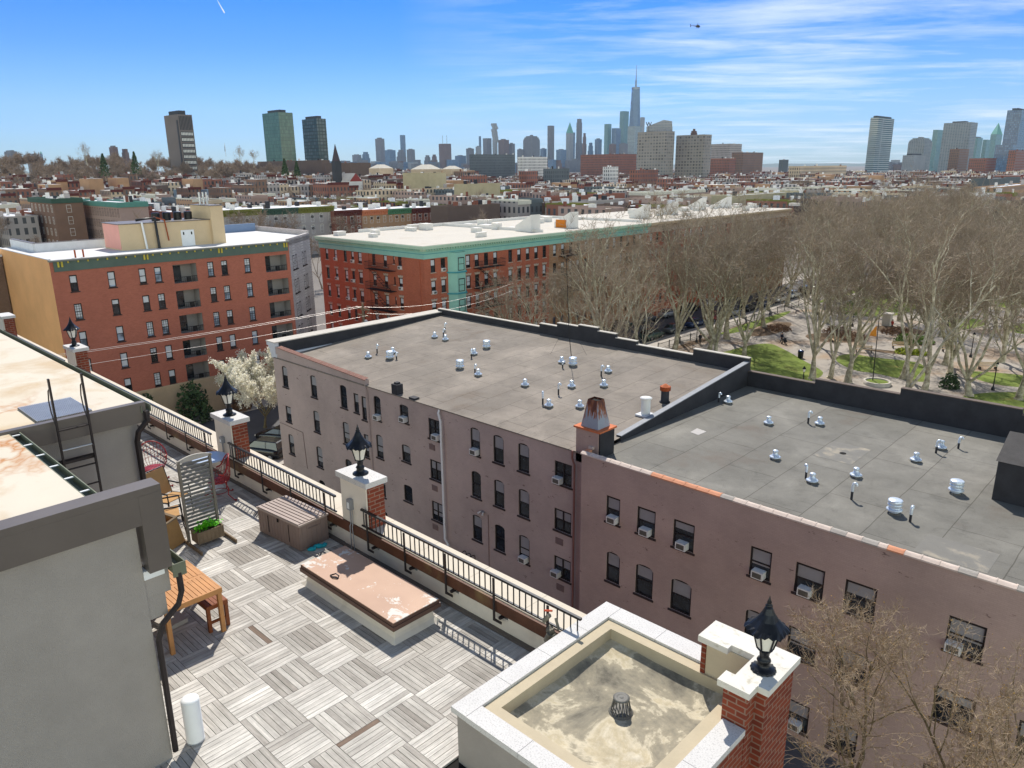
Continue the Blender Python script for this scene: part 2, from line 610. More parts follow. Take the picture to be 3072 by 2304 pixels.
g = MB()
g.quad((-16000, -3000, 0), (6000, -3000, 0), (6000, 16000, 0), (-16000, 16000, 0))
g.build('ground', 'ground_city')['kind'] = 'structure'
sheet('road', [(-64.5, -51, -40, 330), (-51, 40, 47, 55), (-260, -64.5, 42, 52.5), (-51, 40, 258, 268)], 0.012, 'asphalt')
sheet('alley', [(-52, 12, 3.6, 24.9)], 0.008, 'asphalt')
sheet('sidewalk', [(-51, -47.9, 2, 45), (-67.4, -64.5, 10, 42), (-62.9, -60.4, 56, 250), (-64.3, -62.9, 56, 250), (-51, -47, 57, 256), (-47, 40, 55, 60)], 0.14, 'sidewalk_conc', 0.13)
sheet('park_paving', [(-47, 40, 60, 256)], 0.1, 'park_path')
def smooth_poly(p, n=3):
    q = [Vector((a, b, 0)) for a, b in p]
    for _ in range(n):
        r = []
        for i in range(len(q)):
            a, b = q[i], q[(i + 1) % len(q)]
            r += [a * 0.75 + b * 0.25, a * 0.25 + b * 0.75]
        q = r
    return [(v.x, v.y) for v in q]


lawns = [[(-38.6, 99.5), (-33.5, 95.6), (-29.0, 91.2), (-26.5, 89.2), (-24.8, 87), (-24.6, 82), (-27, 76), (-36, 74), (-43, 79), (-40, 86)],
         [(-27.3, 96.6), (-26.6, 99.9), (-23.3, 99.4), (-18.8, 100.8), (-17.0, 99.3), (-14.7, 93.0), (-14.6, 91.0), (-16.9, 90.6), (-20.6, 91.5), (-22.6, 90.8), (-26.0, 93.6)],
         [(-41.3, 134.0), (-42.4, 146.2), (-38.9, 156.4), (-35.5, 158.9), (-30.5, 145.5), (-30.1, 132.5), (-33.8, 127.8), (-38.0, 126.5)],
         [(-23.9, 132.5), (-20.0, 139.0), (-17.0, 131.8), (-20.3, 124.8)],
         [(-13.6, 99.3), (-9.4, 101.7), (-4.5, 102.5), (-2.2, 98.7), (-8.3, 94.4)],
         [(-10.6, 86.5), (-8.3, 91.6), (-3.5, 95.5), (4, 92), (4, 78), (-8.1, 77.2)],
         [(-24.2, 160.3), (-18.6, 168.7), (-14.2, 157.6), (-19.6, 149.7)],
         [(-15.6, 135.1), (-11.4, 141.4), (-6.3, 135.3), (-12.8, 127.1)],
         [(-46.6, 96), (-43.6, 104), (-45, 122), (-46.6, 126)], [(-46.6, 130), (-44.6, 140), (-45.2, 170), (-46.6, 172)],
         [(-10, 112), (-4, 122), (6, 118), (0, 108)], [(-44, 64), (-20, 64), (-20, 70), (-44, 71)],
         [(-40, 170), (-30, 172), (-28, 190), (-40, 192)], [(-24, 180), (-10, 178), (-8, 196), (-22, 200)], [(8, 96), (20, 98), (20, 130), (10, 122)]]
sheet('lawn', [smooth_poly(p) for p in lawns], 0.112, 'lawn')
beds = [[(-46.4, 86), (-45, 86), (-45, 96), (-46.4, 96)], [(-33, 103), (-27, 108), (-30, 114), (-37, 108)], [(-24.6, 109), (-20.5, 110), (-19, 114), (-24, 113.5)], [(-26.6, 102.6), (-20, 103.6), (-17, 106), (-24, 105)], [(-43, 100), (-39, 103), (-41, 116), (-44, 112)], [(-29, 116), (-22, 118), (-24, 123), (-31, 122)]]
sheet('planting_bed', [smooth_poly(p, 2) for p in beds], 0.116, 'bed_soil')

# ================================================================ TERRACE BUILDING
D0 = 18.2
tb = thing('terrace_building', 'near apartment building whose roof carries the plank deck, railings and lantern pillars', 'building', (-10, -4, 0))
brickmat('brick_wall', C(140, 62, 42), C(118, 50, 36), C(160, 138, 120), 0.21, 0.075, 0.009, 0.15)
b = MB()
b.box(-30, 3.69, -14, 3.48, 0, D0 - 0.06)
b.box(3.69, 6.28, 0.9, 3.7, 0, 18.35)
b.box(3.69, 6.28, -14, 0.897, 0, D0 - 0.062)
b.build('wall', 'brick_wall', tb)
# --- plank deck: 61 cm tiles of eight boards, direction alternating
m, t, bs = newmat('deck_boards')
at = NN(t, 'ShaderNodeAttribute', attribute_name='tone')
uvn = NN(t, 'ShaderNodeUVMap', uv_map='UVMap')
mpn = NN(t, 'ShaderNodeMapping')
mpn.inputs['Scale'].default_value = (1.6, 22, 1)
LK(t, uvn.outputs[0], mpn.inputs[0])
gn = NN(t, 'ShaderNodeTexNoise', i_Scale=1.6, i_Detail=6.0, i_Roughness=0.7)
LK(t, mpn.outputs[0], gn.inputs['Vector'])
gg = NN(t, 'ShaderNodeNewGeometry')
bl = NN(t, 'ShaderNodeTexNoise', i_Scale=2.3, i_Detail=5.0, i_Roughness=0.7)
LK(t, gg.outputs['Position'], bl.inputs['Vector'])
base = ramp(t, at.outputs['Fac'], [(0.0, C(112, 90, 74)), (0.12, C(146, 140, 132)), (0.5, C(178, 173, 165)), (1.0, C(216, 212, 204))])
gr = ramp(t, gn.outputs[0], [(0.3, 0.66), (0.62, 1.12)])
b2 = ramp(t, bl.outputs[0], [(0.3, 0.78), (0.7, 1.12)])
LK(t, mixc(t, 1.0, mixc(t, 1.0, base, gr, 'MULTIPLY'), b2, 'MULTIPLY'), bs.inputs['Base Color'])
bs.inputs['Roughness'].default_value = 0.75
bs.inputs['Specular IOR Level'].default_value = 0.25
rng = random.Random(5)
dk = MB()
TS = 0.61
for i in range(-37, 11):
    for j in range(-6, 5):
        x0, y0 = i * TS, j * TS
        if x0 + 0.3 > 3.70 and y0 + 0.3 > 0.86: continue
        par = (i + j) % 2 == 0
        tt = rng.gauss(0.66 if par else 0.42, 0.08)  # Y-run tiles painted lighter, X-run darker: directional sheen put into the colour
        for k in range(8):
            p = TS / 8
            tone = min(1, max(0.13, rng.gauss(tt, 0.13)))
            if rng.random() < 0.0025: tone = 0.02
            e = 0.0035
            zt = D0 + rng.uniform(-0.0015, 0.0015)
            if par:
                q = [x0 + k * p + e, x0 + (k + 1) * p - e, y0 + e, y0 + TS - e]
            else:
                q = [x0 + e, x0 + TS - e, y0 + k * p + e, y0 + (k + 1) * p - e]
            q[1] = min(q[1], 6.27); q[3] = min(q[3], 2.985)
            if x0 + TS > 3.68 and y0 + TS > 0.86:      # boards cut along the bulkhead foot
                if y0 < 0.8: q[3] = min(q[3], 0.86) if q[1] > 3.69 else q[3]
                else: q[1] = min(q[1], 3.68)
            if q[0] >= q[1] - 0.01 or q[2] >= q[3] - 0.01: continue
            n0 = len(dk.f)
            dk.box(q[0], q[1], q[2], q[3], D0 - 0.028, zt, bot=False)
            ou, ov_ = rng.uniform(0, 50), rng.uniform(0, 50)
            lx, ly = q[1] - q[0], q[3] - q[2]
            for f in range(n0, len(dk.f)):
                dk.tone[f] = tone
                if f == len(dk.f) - 1:
                    dk.uv[f] = [(ou, ov_), (ou, ov_ + lx), (ou + ly, ov_ + lx), (ou + ly, ov_)] if par else [(ou, ov_), (ou + lx, ov_), (ou + lx, ov_ + ly), (ou, ov_ + ly)]
                else:
                    dk.uv[f] = [(ou, ov_), (ou + 0.6, ov_), (ou + 0.6, ov_ + 0.03), (ou, ov_ + 0.03)]
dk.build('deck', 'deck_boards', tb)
b = MB(); b.box(-29, 6.27, -13.9, 2.99, D0 - 0.056, D0 - 0.03); b.build('deck_support', 'dark_void', tb)
# --- parapet with the railing brackets let into square pockets
POSTS = [-21.3, -20.1, -18.9, -17.7, -15.3, -14.1, -12.9, -11.7, -10.55, -9.35, -8.2, -7.1, -5.78, -4.56, -3.43, -2.19, -0.88, 0.16, 1.18, 2.25, 3.3]
holes = [(x + 0.035, x + 0.19, 18.455, 18.615) for x in POSTS]
b = MB()
wallgrid(b, 'Y', 3.0, -29, 3.66, D0 - 0.03, 18.72, holes, dep=0.16)
b.build('parapet', 'stucco_cream', tb)
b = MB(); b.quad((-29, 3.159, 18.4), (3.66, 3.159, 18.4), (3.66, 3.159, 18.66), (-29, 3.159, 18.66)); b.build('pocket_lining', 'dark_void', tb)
b = MB()
x = -29.0
while x < 3.6:
    b.box(x, min(x + 1.22, 3.62) - 0.006, 3.003, 3.56, 18.70, 18.745)
    x += 1.22
b.build('ledge', 'ledge_stone', tb)
b = MB(); b.box(-29, 3.55, 2.955, 2.998, 18.535, 18.727); b.build('fascia_beam', 'beam_wood', tb)
b = MB(); b.box(-29, 3.66, 2.93, 2.999, D0 - 0.02, D0 + 0.045); b.build('flashing_strip', 'bronze_metal', tb)
for x0 in (-24.9, -16.87, -6.72, -1.77):
    x1 = x0 + 0.82
    b = MB(); b.box(x0 + 0.02, x1 - 0.03, 2.99, 3.02, 18.2, 19.56)
    st = b.build('pillar', 'stucco_cream', tb)
    b = MB(); b.box(x0, x1, 3.021, 3.36, 18.6, 19.56); b.build('brick_shaft', 'brick_pier', st)
    b = MB(); b.box(x0 - 0.05, x1 + 0.05, 2.945, 3.41, 19.56, 19.66); b.build('cap', 'granite', st)


def ring(b, x0, x1, y0, y1, a, z0, z1):
    b.box(x0, x1, y0, y0 + a, z0, z1); b.box(x0, x1, y1 - a, y1, z0, z1)
    b.box(x0, x0 + a, y0 + a, y1 - a, z0, z1); b.box(x1 - a, x1, y0 + a, y1 - a, z0, z1)


# --- corner bulkhead: granite coping round a sunken stucco roof with a drain
m, t, bs = newmat('sunken_roof')
g = NN(t, 'ShaderNodeNewGeometry')
n1_ = NN(t, 'ShaderNodeTexNoise', i_Scale=1.15, i_Detail=10.0, i_Roughness=0.66, i_Distortion=0.35)
LK(t, g.outputs['Position'], n1_.inputs['Vector'])
n2_ = NN(t, 'ShaderNodeTexNoise', i_Scale=9.0, i_Detail=6.0, i_Roughness=0.75)
LK(t, g.outputs['Position'], n2_.inputs['Vector'])
a1 = ramp(t, n1_.outputs[0], [(0.36, C(92, 88, 78)), (0.45, C(132, 126, 110)), (0.52, C(152, 144, 124)), (0.555, C(196, 186, 162)), (0.61, C(178, 166, 138)), (0.69, C(206, 198, 178))])
LK(t, mixc(t, 1.0, a1, ramp(t, n2_.outputs[0], [(0.3, 0.8), (0.65, 1.08)]), 'MULTIPLY'), bs.inputs['Base Color'])
bs.inputs['Roughness'].default_value = 0.9
bk = thing('stair_bulkhead', 'low corner bulkhead with granite coping round a stained sunken roof', 'bulkhead', (5, 2.2, D0))
X0, X1, Y0, Y1, ZC = 3.66, 6.30, 0.80, 3.76, 18.95
b = MB(); b.box(X0 + 0.05, X0 + 0.25, Y0 + 0.05, Y1 - 0.05, 18.1, ZC - 0.075); b.box(X0 + 0.25, X1 - 0.05, Y0 + 0.05, Y0 + 0.25, 18.1, ZC - 0.075)
b.box(X0 + 0.25, X1 - 0.05, Y1 - 0.25, Y1 - 0.05, 17.5, ZC - 0.075); b.build('wall', 'stucco_grey', bk)
b = MB(); b.box(X1 - 0.3, X1 - 0.02, Y0 + 0.252, 2.8, 17.0, ZC - 0.078); b.build('end_wall', 'brick_pier', bk)
b = MB()
def strips(b, x0, x1, y0, y1, z0, z1, ax, L):
    a0, a1 = (x0, x1) if ax == 'x' else (y0, y1)
    n = max(1, round((a1 - a0) / L)); s = (a1 - a0) / n
    for k in range(n):
        p, q = a0 + k * s + 0.003, a0 + (k + 1) * s - 0.003
        if ax == 'x': b.box(p, q, y0, y1, z0, z1)
        else: b.box(x0, x1, p, q, z0, z1)
strips(b, X0, X0 + 0.25, Y0, Y1, ZC - 0.075, ZC, 'y', 0.75)
strips(b, X0 + 0.253, X1, Y0, Y0 + 0.25, ZC - 0.075, ZC, 'x', 0.75)
strips(b, X0 + 0.253, 5.40, Y1 - 0.29, Y1, ZC - 0.075, ZC, 'x', 0.9)
strips(b, X1 - 0.27, X1, Y0 + 0.253, 2.75, ZC - 0.075, ZC, 'y', 0.7)
b.build('coping', 'granite', bk)
b = MB(); ring(b, X0 + 0.25, X1 - 0.28, Y0 + 0.25, Y1 - 0.29, 0.16, 18.5, ZC - 0.035); b.build('inner_curb', 'limestone', bk)
b = MB()
nx, ny = 22, 22
xa, xb, ya, yb = X0 + 0.41, X1 - 0.44, Y0 + 0.41, Y1 - 0.45
cx_, cy_ = 4.93, 2.36
vs = []
for j in range(ny + 1):
    for i in range(nx + 1):
        x, y = xa + (xb - xa) * i / nx, ya + (yb - ya) * j / ny
        d = math.hypot(x - cx_, y - cy_)
        e = min(i, nx - i, j, ny - j) / nx
        vs.append((x, y, 18.64 + 0.07 * min(1, d / 1.2) + 0.05 * max(0, 0.12 - e) / 0.12 + 0.012 * mnoise.noise(Vector((x * 3, y * 3, 0)))))
b.add(vs, [(j * (nx + 1) + i, j * (nx + 1) + i + 1, (j + 1) * (nx + 1) + i + 1, (j + 1) * (nx + 1) + i) for j in range(ny) for i in range(nx)], 0, True)
b.build('sunken_roof', 'sunken_roof', bk)
b = MB()
for k in range(16):
    a = 2 * math.pi * k / 16
    c, s = math.cos(a), math.sin(a)
    b.tube([(cx_ + 0.125 * c, cy_ + 0.125 * s, 18.645), (cx_ + 0.085 * c, cy_ + 0.085 * s, 18.84)], 0.008, 4)
b.lathe(cx_, cy_, 18.635, [(0.15, 0), (0.15, 0.015), (0.12, 0.03), (0.118, 0.032)], 18)
b.lathe(cx_, cy_, 18.835, [(0.095, 0), (0.1, 0.012), (0.06, 0.02), (0.055, 0.016), (0.02, 0.016), (0.015, 0.022)], 16)
dr_ = b.build('dome_drain', M('drain_iron', C(110, 108, 102), 0.6, 0.15, 8.0), bk)
# --- brick pier at the bulkhead corner, L-shaped with a stepped granite cap
pr = thing('brick_pier', 'tall red brick corner pier with stepped granite cap beside the sunken roof', 'pier', (6.2, 3.25, 10))
L1 = [(5.97, 2.74), (6.30, 2.74), (6.30, 2.93), (6.42, 2.93), (6.42, 3.66), (5.42, 3.66), (5.42, 3.32), (6.03, 3.32), (6.03, 2.93), (5.97, 2.93)]
b = MB(); b.prism([(6.0, 2.76), (6.29, 2.76), (6.29, 2.94), (6.41, 2.94), (6.41, 3.65), (6.05, 3.65), (6.05, 2.94), (6.0, 2.94)], 8, 19.37); b.build('shaft', 'brick_pier', pr)
b = MB(); b.box(5.42, 6.048, 3.36, 3.65, 18.2, 19.37); b.box(5.40, 5.46, 3.33, 3.359, 18.6, 19.37); b.build('wing', 'brick_pier', pr)
b = MB(); b.box(5.462, 6.048, 3.345, 3.359, 18.5, 19.37); b.build('stucco_face', 'stucco_tan', pr)
b = MB(); b.prism([(5.95, 2.70), (6.33, 2.70), (6.33, 2.89), (6.46, 2.89), (6.46, 3.69), (5.38, 3.69), (5.38, 3.27), (5.77, 3.27), (5.77, 3.36), (6.06, 3.36), (6.06, 2.90), (5.95, 2.90)], 19.37, 19.45); b.build('cap', 'granite_worn', pr)

# ---------------------------------------------------------------- railings
def railing(x0, x1, label, stub):
    t_ = thing('railing', label, 'railing', ((x0 + x1) / 2, 2.93, 18.74), group='black railing runs along the deck parapet')
    zt, zb = 19.165, 18.83
    b = MB(); b.box(x0, x1, 2.91, 2.95, zt - 0.035, zt); b.build('top_rail', 'black_metal', t_)
    b = MB(); b.box(x0, x1, 2.915, 2.945, zb, zb + 0.025); b.build('bottom_rail', 'black_metal', t_)
    pp = [x for x in POSTS if x0 < x < x1]
    for x in pp:
        b = MB(); b.box(x - 0.02, x + 0.02, 2.895, 2.909, 18.42, zt - 0.04)
        b.box(x - 0.02, x + 0.15, 2.897, 2.912, 18.42, 18.46); b.box(x + 0.08, x + 0.12, 2.913, 3.12, 18.475, 18.515)
        b.build('post', 'iron', t_)
    bm = MB(); bm.box(-0.007, 0.007, -0.007, 0.007, 0, zt - 0.035 - zb - 0.025)
    me = bm.mesh('baluster', 'black_metal')
    n = int((x1 - x0) / 0.115)
    for k in range(n):
        x = x0 + 0.06 + (x1 - x0 - 0.12) * k / (n - 1)
        if any(abs(x - p) < 0.035 for p in pp): continue
        put(me, 'baluster', t_, loc=Vector((x, 2.93, zb + 0.025)) - t_.location)
    return t_


railing(-1.06, 3.86, 'black metal railing run from the near lantern pillar to the granite bulkhead', 0)
railing(-6.0, -1.86, 'black metal railing run between two lantern pillars behind the storage box', 0)
railing(-15.9, -6.82, 'long black railing run beyond the white penthouse roof, ending at a lantern pillar', 0)
railing(-23.9, -16.95, 'farthest black railing run, mostly hidden behind the white penthouse roof', 0)
# ================================================================ THINGS ON THE TERRACE
def hexa(r, z, a0=R(30)):
    return [(r * math.cos(a0 + k * math.pi / 3), r * math.sin(a0 + k * math.pi / 3), z) for k in range(6)]


def make_lantern(loc, label):
    t_ = thing('post_lantern', label, 'lantern', loc, group='black post lanterns on the deck pillars')
    b = MB(); b.lathe(0, 0, 0, [(0.14, 0), (0.14, 0.012), (0.11, 0.035), (0.075, 0.05), (0.065, 0.11), (0.08, 0.12), (0.07, 0.14), (0.05, 0.16), (0.06, 0.235), (0.075, 0.255), (0.088, 0.265)], 16)
    for k in range(16):
        a = 2 * math.pi * k / 16
        b.lathe(0.128 * math.cos(a), 0.128 * math.sin(a), 0.0, [(0.016, 0), (0.016, 0.014), (0.006, 0.024)], 6)
    b.build('base', 'black_metal', t_, local=True)
    lo, hi = hexa(0.085, 0.268), hexa(0.16, 0.54)
    b = MB()
    for k in range(6):
        b.tube([lo[k], hi[k]], 0.012, 4, smooth=False)
        b.tube([lo[k], lo[(k + 1) % 6]], 0.012, 4, smooth=False)
        b.tube([hi[k], hi[(k + 1) % 6]], 0.011, 4, smooth=False)
    b.build('cage', 'black_metal', t_, local=True)
    for k in range(6):
        p, q = Vector(lo[k]) * 0.97, Vector(lo[(k + 1) % 6]) * 0.97
        p.z = q.z = 0.272
        u, v = Vector(hi[k]) * 0.965, Vector(hi[(k + 1) % 6]) * 0.965
        u.z = v.z = 0.536
        n = (q - p).cross(u - p).normalized() * 0.004
        b = MB(); b.add([p, q, v, u, p - n, q - n, v - n, u - n], [(0, 1, 2, 3), (7, 6, 5, 4), (0, 4, 5, 1), (1, 5, 6, 2), (2, 6, 7, 3), (3, 7, 4, 0)])
        b.build('pane', 'frost_glass', t_, local=True)
    b = MB()
    prof = [(0.245, 0.535), (0.19, 0.575), (0.12, 0.645), (0.07, 0.72), (0.042, 0.785), (0.03, 0.80)]
    n = 36
    vs = []
    for j, (r, z) in enumerate(prof):
        for k in range(n):
            a = 2 * math.pi * k / n + R(30)
            s = math.cos(3 * (a - R(30))) ** 2          # six ridges
            rr = r * (0.90 + 0.10 * s) if j < 3 else r
            sc = (0.012 * math.cos(18 * a) if j == 0 else 0)
            vs.append((rr * math.cos(a), rr * math.sin(a), z + sc - (0.012 * s if j == 0 else 0)))
    fs = [(j * n + k, j * n + (k + 1) % n, (j + 1) * n + (k + 1) % n, (j + 1) * n + k) for j in range(len(prof) - 1) for k in range(n)]
    b.add(vs, fs, 0, False)
    b.add([(x * 0.985, y * 0.985, z - 0.006) for x, y, z in vs], [f[::-1] for f in fs])
    b.build('hood', 'black_metal', t_, local=True)
    b = MB(); b.lathe(0, 0, 0.795, [(0.03, 0), (0.042, 0.015), (0.03, 0.03), (0.02, 0.04), (0.028, 0.055), (0.012, 0.09), (0.003, 0.135)], 10)
    b.build('finial', 'black_metal', t_, local=True)
    return t_


ln = make_lantern((6.24, 3.20, 19.45), 'black lantern with fluted hood on the brick corner pier, nearest of the four')
for loc, lb in (((-1.37, 3.18, 19.66), 'black lantern on the pillar behind the storage box and roof hatch'),
                ((-6.31, 3.18, 19.66), 'black lantern on the pillar in front of the white flowering tree'),
                ((-16.5, 3.16, 19.66), 'black lantern on the far pillar against the red brick apartment wall')):
    dup(ln, loc, 0.0, lb)

# ---------------------------------------------------------------- penthouse with white roof
ph = thing('roof_penthouse', 'grey stucco penthouse with stained white roof and dark metal edge', 'penthouse', (-5, -5, D0))
ZR = 21.6
b = MB()
b.box(-22, -2.12, -9, -0.16, 18.15, ZR - 0.06)
b.build('far_wing', 'stucco_grey', ph)
b = MB()
b.box(-2.119, 1.02, -9, -1.86, 18.15, ZR - 0.06)
b.prism([(1.02, -9), (1.2, -9), (1.2, -1.44), (1.02, -1.44)], 18.15, ZR - 0.08)
b.build('wall', 'stucco_grey', ph)
b = MB(); b.box(0.72, 1.19, -1.439, -1.17, 20.32, 20.62); b.box(0.78, 1.19, -1.439, -1.24, 20.05, 20.319); b.build('eave_return', 'stucco_grey', ph)
b = MB(); b.box(0.9, 1.22, -1.44, -1.22, 20.56, 20.66); b.build('flashing_patch', 'white_paint', ph)
# white membranes
m_ = MATS['roof_white']
b = MB()
b.box(-22, -2.07, -9, -0.13, ZR - 0.058, ZR)
b.build('far_roof', 'roof_white', ph)
b = MB(); b.box(-2.068, 1.06, -9, -1.80, ZR - 0.06, ZR - 0.004); b.build('roof', 'roof_white', ph)
# dark metal coping and fascia
b = MB()
b.box(1.06, 1.30, -9, -1.16, ZR - 0.03, ZR + 0.05); b.box(1.22, 1.30, -9, -1.16, ZR - 0.36, ZR - 0.031)
b.box(1.02, 1.302, -1.40, -1.158, 20.66, ZR - 0.032)
b.build('coping', 'bronze_metal', ph)
b = MB(); b.box(-2.069, -1.96, -9, -0.06, ZR - 0.27, ZR + 0.03); b.build('far_fascia', 'bronze_metal', ph)


def gutter(b, x0, x1, y0, w, z):
    b.box(x0, x1, y0, y0 + 0.012, z - 0.1, z); b.box(x0, x1, y0 + w - 0.012, y0 + w, z - 0.1, z)
    b.box(x0, x1, y0 + 0.012, y0 + w - 0.012, z - 0.1, z - 0.085)


b = MB(); gutter(b, -2.05, 1.05, -1.80, 0.13, ZR - 0.005)
g1 = b.build('gutter', 'gutter_green', ph)
b = MB()
for k in range(6): b.box(-1.9 + k * 0.52, -1.87 + k * 0.52, -1.788, -1.682, ZR - 0.03, ZR - 0.02)
b.build('gutter_strap', 'white_paint', g1)
b = MB(); gutter(b, -22, -1.94, -0.13, 0.14, ZR - 0.02)
g2 = b.build('gutter', 'gutter_green', ph)
b = MB(); gutter(b, 0.2, 1.28, -1.16, 0.15, 20.66); b.box(1.28, 1.292, -1.16, -1.01, 20.5, 20.66); b.build('gutter', 'gutter_green', ph)
b = MB(); b.tube([(1.26, -1.09, 20.56), (1.27, -1.09, 20.3), (1.26, -1.14, 20.15), (1.24, -1.33, 19.98), (1.24, -1.40, 19.8), (1.24, -1.41, 18.3)], 0.036, 6, smooth=False); b.build('downspout', 'iron', ph)
b = MB(); b.tube([(-1.94, -0.07, 21.5), (-1.93, -0.07, 21.36), (-1.98, -0.2, 21.2), (-2.03, -0.22, 21.05), (-2.03, -0.22, 18.3)], 0.045, 6, smooth=False); b.build('downspout', 'iron', ph)
# rust trails on the membrane: wandering tide lines close to the roof step
mw = MATS['roof_white']; t = mw.node_tree; bs = t.nodes['Principled BSDF']
old = bs.inputs['Base Color'].links[0].from_socket
g = NN(t, 'ShaderNodeNewGeometry')
na = NN(t, 'ShaderNodeTexNoise', i_Scale=0.75, i_Detail=4.0, i_Roughness=0.55, i_Distortion=0.6); LK(t, g.outputs['Position'], na.inputs['Vector'])
line = ramp(t, mth(t, 'ABSOLUTE', mth(t, 'SUBTRACT', na.outputs[0], 0.5)), [(0.0, 0.9), (0.012, 0.55), (0.05, 0.0)])
vd = NN(t, 'ShaderNodeVectorMath', operation='DISTANCE'); LK(t, g.outputs['Position'], vd.inputs[0]); vd.inputs[1].default_value = (-2.0, -2.3, 21.6)
near = ramp(t, mth(t, 'MULTIPLY', vd.outputs['Value'], 0.25), [(0.25, 1.0), (0.62, 0.0)])
inner = ramp(t, na.outputs[0], [(0.5, 0.0), (0.56, 0.22)])
c1 = mixc(t, mth(t, 'MULTIPLY', inner, near), old, C(196, 166, 112))
LK(t, mixc(t, mth(t, 'MULTIPLY', line, near), c1, C(176, 112, 44)), bs.inputs['Base Color'])
gt = thing('roof_grating', 'grey ribbed metal grating lying on the stained white roof', 'grating', (-2.6, -1.05, ZR))
b = MB()
b.box(-3.06, -2.13, -1.42, -0.72, ZR + 0.008, ZR + 0.02, 0)
b.build('plate', 'vent_base', gt)
b = MB()
for k in range(34): b.box(-3.06, -2.13, -1.41 + k * 0.0205, -1.4 + k * 0.0205, ZR + 0.021, ZR + 0.034)
b.build('rib', 'galv', gt)
ld = thing('roof_ladder', 'dark steel ladder with looped handrails fixed to the penthouse wall', 'ladder', (-1.85, -1.06, 19.5))
for y in (-1.26, -0.86):
    b = MB(); b.box(-1.87, -1.83, y - 0.012, y + 0.012, 18.9, 22.25); rl = b.build('rail', 'iron', ld)
    b = MB(); b.tube([(-1.86, y, 22.12), (-1.96, y, 22.06), (-2.02, y, 21.9), (-2.0, y, 21.75), (-1.92, y, 21.62), (-1.86, y, 21.56)], 0.009, 5); b.build('grab_loop', 'iron', rl)
for k in range(10):
    b = MB(); b.tube([(-1.85, -1.25, 18.95 + k * 0.285), (-1.85, -0.87, 18.95 + k * 0.285)], 0.012, 6); b.build('rung', 'iron' if k != 8 else 'galv', ld)
b = MB(); b.box(-1.97, -1.87, -1.36, -0.84, 21.02, 21.06); b.build('bracket', 'iron', ld)

# ---------------------------------------------------------------- storage box
A = R(5)
sb = thing('storage_box', 'taupe resin deck storage box with ribbed lid beside the railing', 'storage box', (-2.76, 2.53, D0), A)
b = MB(); b.box(-0.65, 0.65, -0.31, 0.31, 0.012, 0.49)
for k in range(14):
    x = -0.6 + k * 0.0925
    b.box(x - 0.004, x + 0.004, -0.316, -0.311, 0.05, 0.46)
for k in range(6):
    y = -0.26 + k * 0.104
    b.box(0.651, 0.656, y - 0.004, y + 0.004, 0.05, 0.46)
b.build('body', 'resin_taupe', sb, local=True)
b = MB(); b.box(-0.665, 0.665, -0.33, 0.33, 0.491, 0.525)
for k in range(8):
    y = -0.29 + k * 0.083
    b.box(-0.63, 0.63, y - 0.03, y + 0.03, 0.526, 0.54)
b.build('lid', 'resin_lid', sb, local=True)
b = MB()
for s in (-1, 1): b.box(s * 0.32 - 0.006, s * 0.32 + 0.006, -0.323, -0.317, 0.1, 0.44)
b.box(-0.02, 0.02, -0.325, -0.316, 0.4, 0.47)
b.build('door_seam', 'dark_void', sb, local=True)
b = MB(); b.tube([(0.657, -0.12, 0.4), (0.667, -0.1, 0.39), (0.667, 0.1, 0.39), (0.657, 0.12, 0.4)], 0.01, 5); b.build('handle', 'resin_taupe', sb, local=True)
b = MB()
rg = random.Random(3)
pts = [(-1.985 + rg.uniform(-0.04, 0.04), 2.36 + k * 0.055, D0 + 0.02 + rg.uniform(0, 0.03)) for k in range(8)]
b.tube(pts, [0.02, 0.04, 0.045, 0.03, 0.05, 0.035, 0.045, 0.015], 7)
tag(b.build('cloth', 'turquoise_cloth'), 'crumpled turquoise cloth lying on the boards beside the storage box', 'cloth')

# ---------------------------------------------------------------- roof hatch
m, t, bs = newmat('peeling_top')
g = NN(t, 'ShaderNodeNewGeometry')
n1_ = NN(t, 'ShaderNodeTexNoise', i_Scale=3.2, i_Detail=9.0, i_Roughness=0.72, i_Distortion=0.6)
LK(t, g.outputs['Position'], n1_.inputs['Vector'])
n2_ = NN(t, 'ShaderNodeTexNoise', i_Scale=1.1, i_Detail=3.0)
LK(t, g.outputs['Position'], n2_.inputs['Vector'])
sxyz = NN(t, 'ShaderNodeSeparateXYZ'); LK(t, g.outputs['Position'], sxyz.inputs[0])
# paint flaked mostly towards the ends and along the inner edge
edge = mth(t, 'ABSOLUTE', mth(t, 'SUBTRACT', sxyz.outputs[0], 0.12))
fl = mth(t, 'ADD', n1_.outputs[0], mth(t, 'MULTIPLY', edge, 0.085))
f = ramp(t, fl, [(0.635, 0.0), (0.65, 1.0)], 'LINEAR')
LK(t, mixc(t, f, ramp(t, n2_.outputs[0], [(0.3, C(166, 130, 106)), (0.7, C(186, 150, 124))]), C(196, 192, 184)), bs.inputs['Base Color'])
bs.inputs['Roughness'].default_value = 0.6
hc = thing('roof_hatch', 'low rectangular roof hatch with peeling peach paint on top', 'roof hatch', (0.13, 2.1, D0))
b = MB()
for z0, z1, o0, o1 in ((18.2, 18.26, -0.03, 0.035), (18.26, 18.3, 0.035, 0.05), (18.3, 18.45, 0.05, 0.055)):
    p = [(-1.10 + o0, 1.72 + o0, z0), (1.37 - o0, 1.72 + o0, z0), (1.37 - o0, 2.56 - o0, z0), (-1.10 + o0, 2.56 - o0, z0)]
    q = [(-1.10 + o1, 1.72 + o1, z1), (1.37 - o1, 1.72 + o1, z1), (1.37 - o1, 2.56 - o1, z1), (-1.10 + o1, 2.56 - o1, z1)]
    b.add(p + q, [(0, 1, 5, 4), (1, 2, 6, 5), (2, 3, 7, 6), (3, 0, 4, 7)])
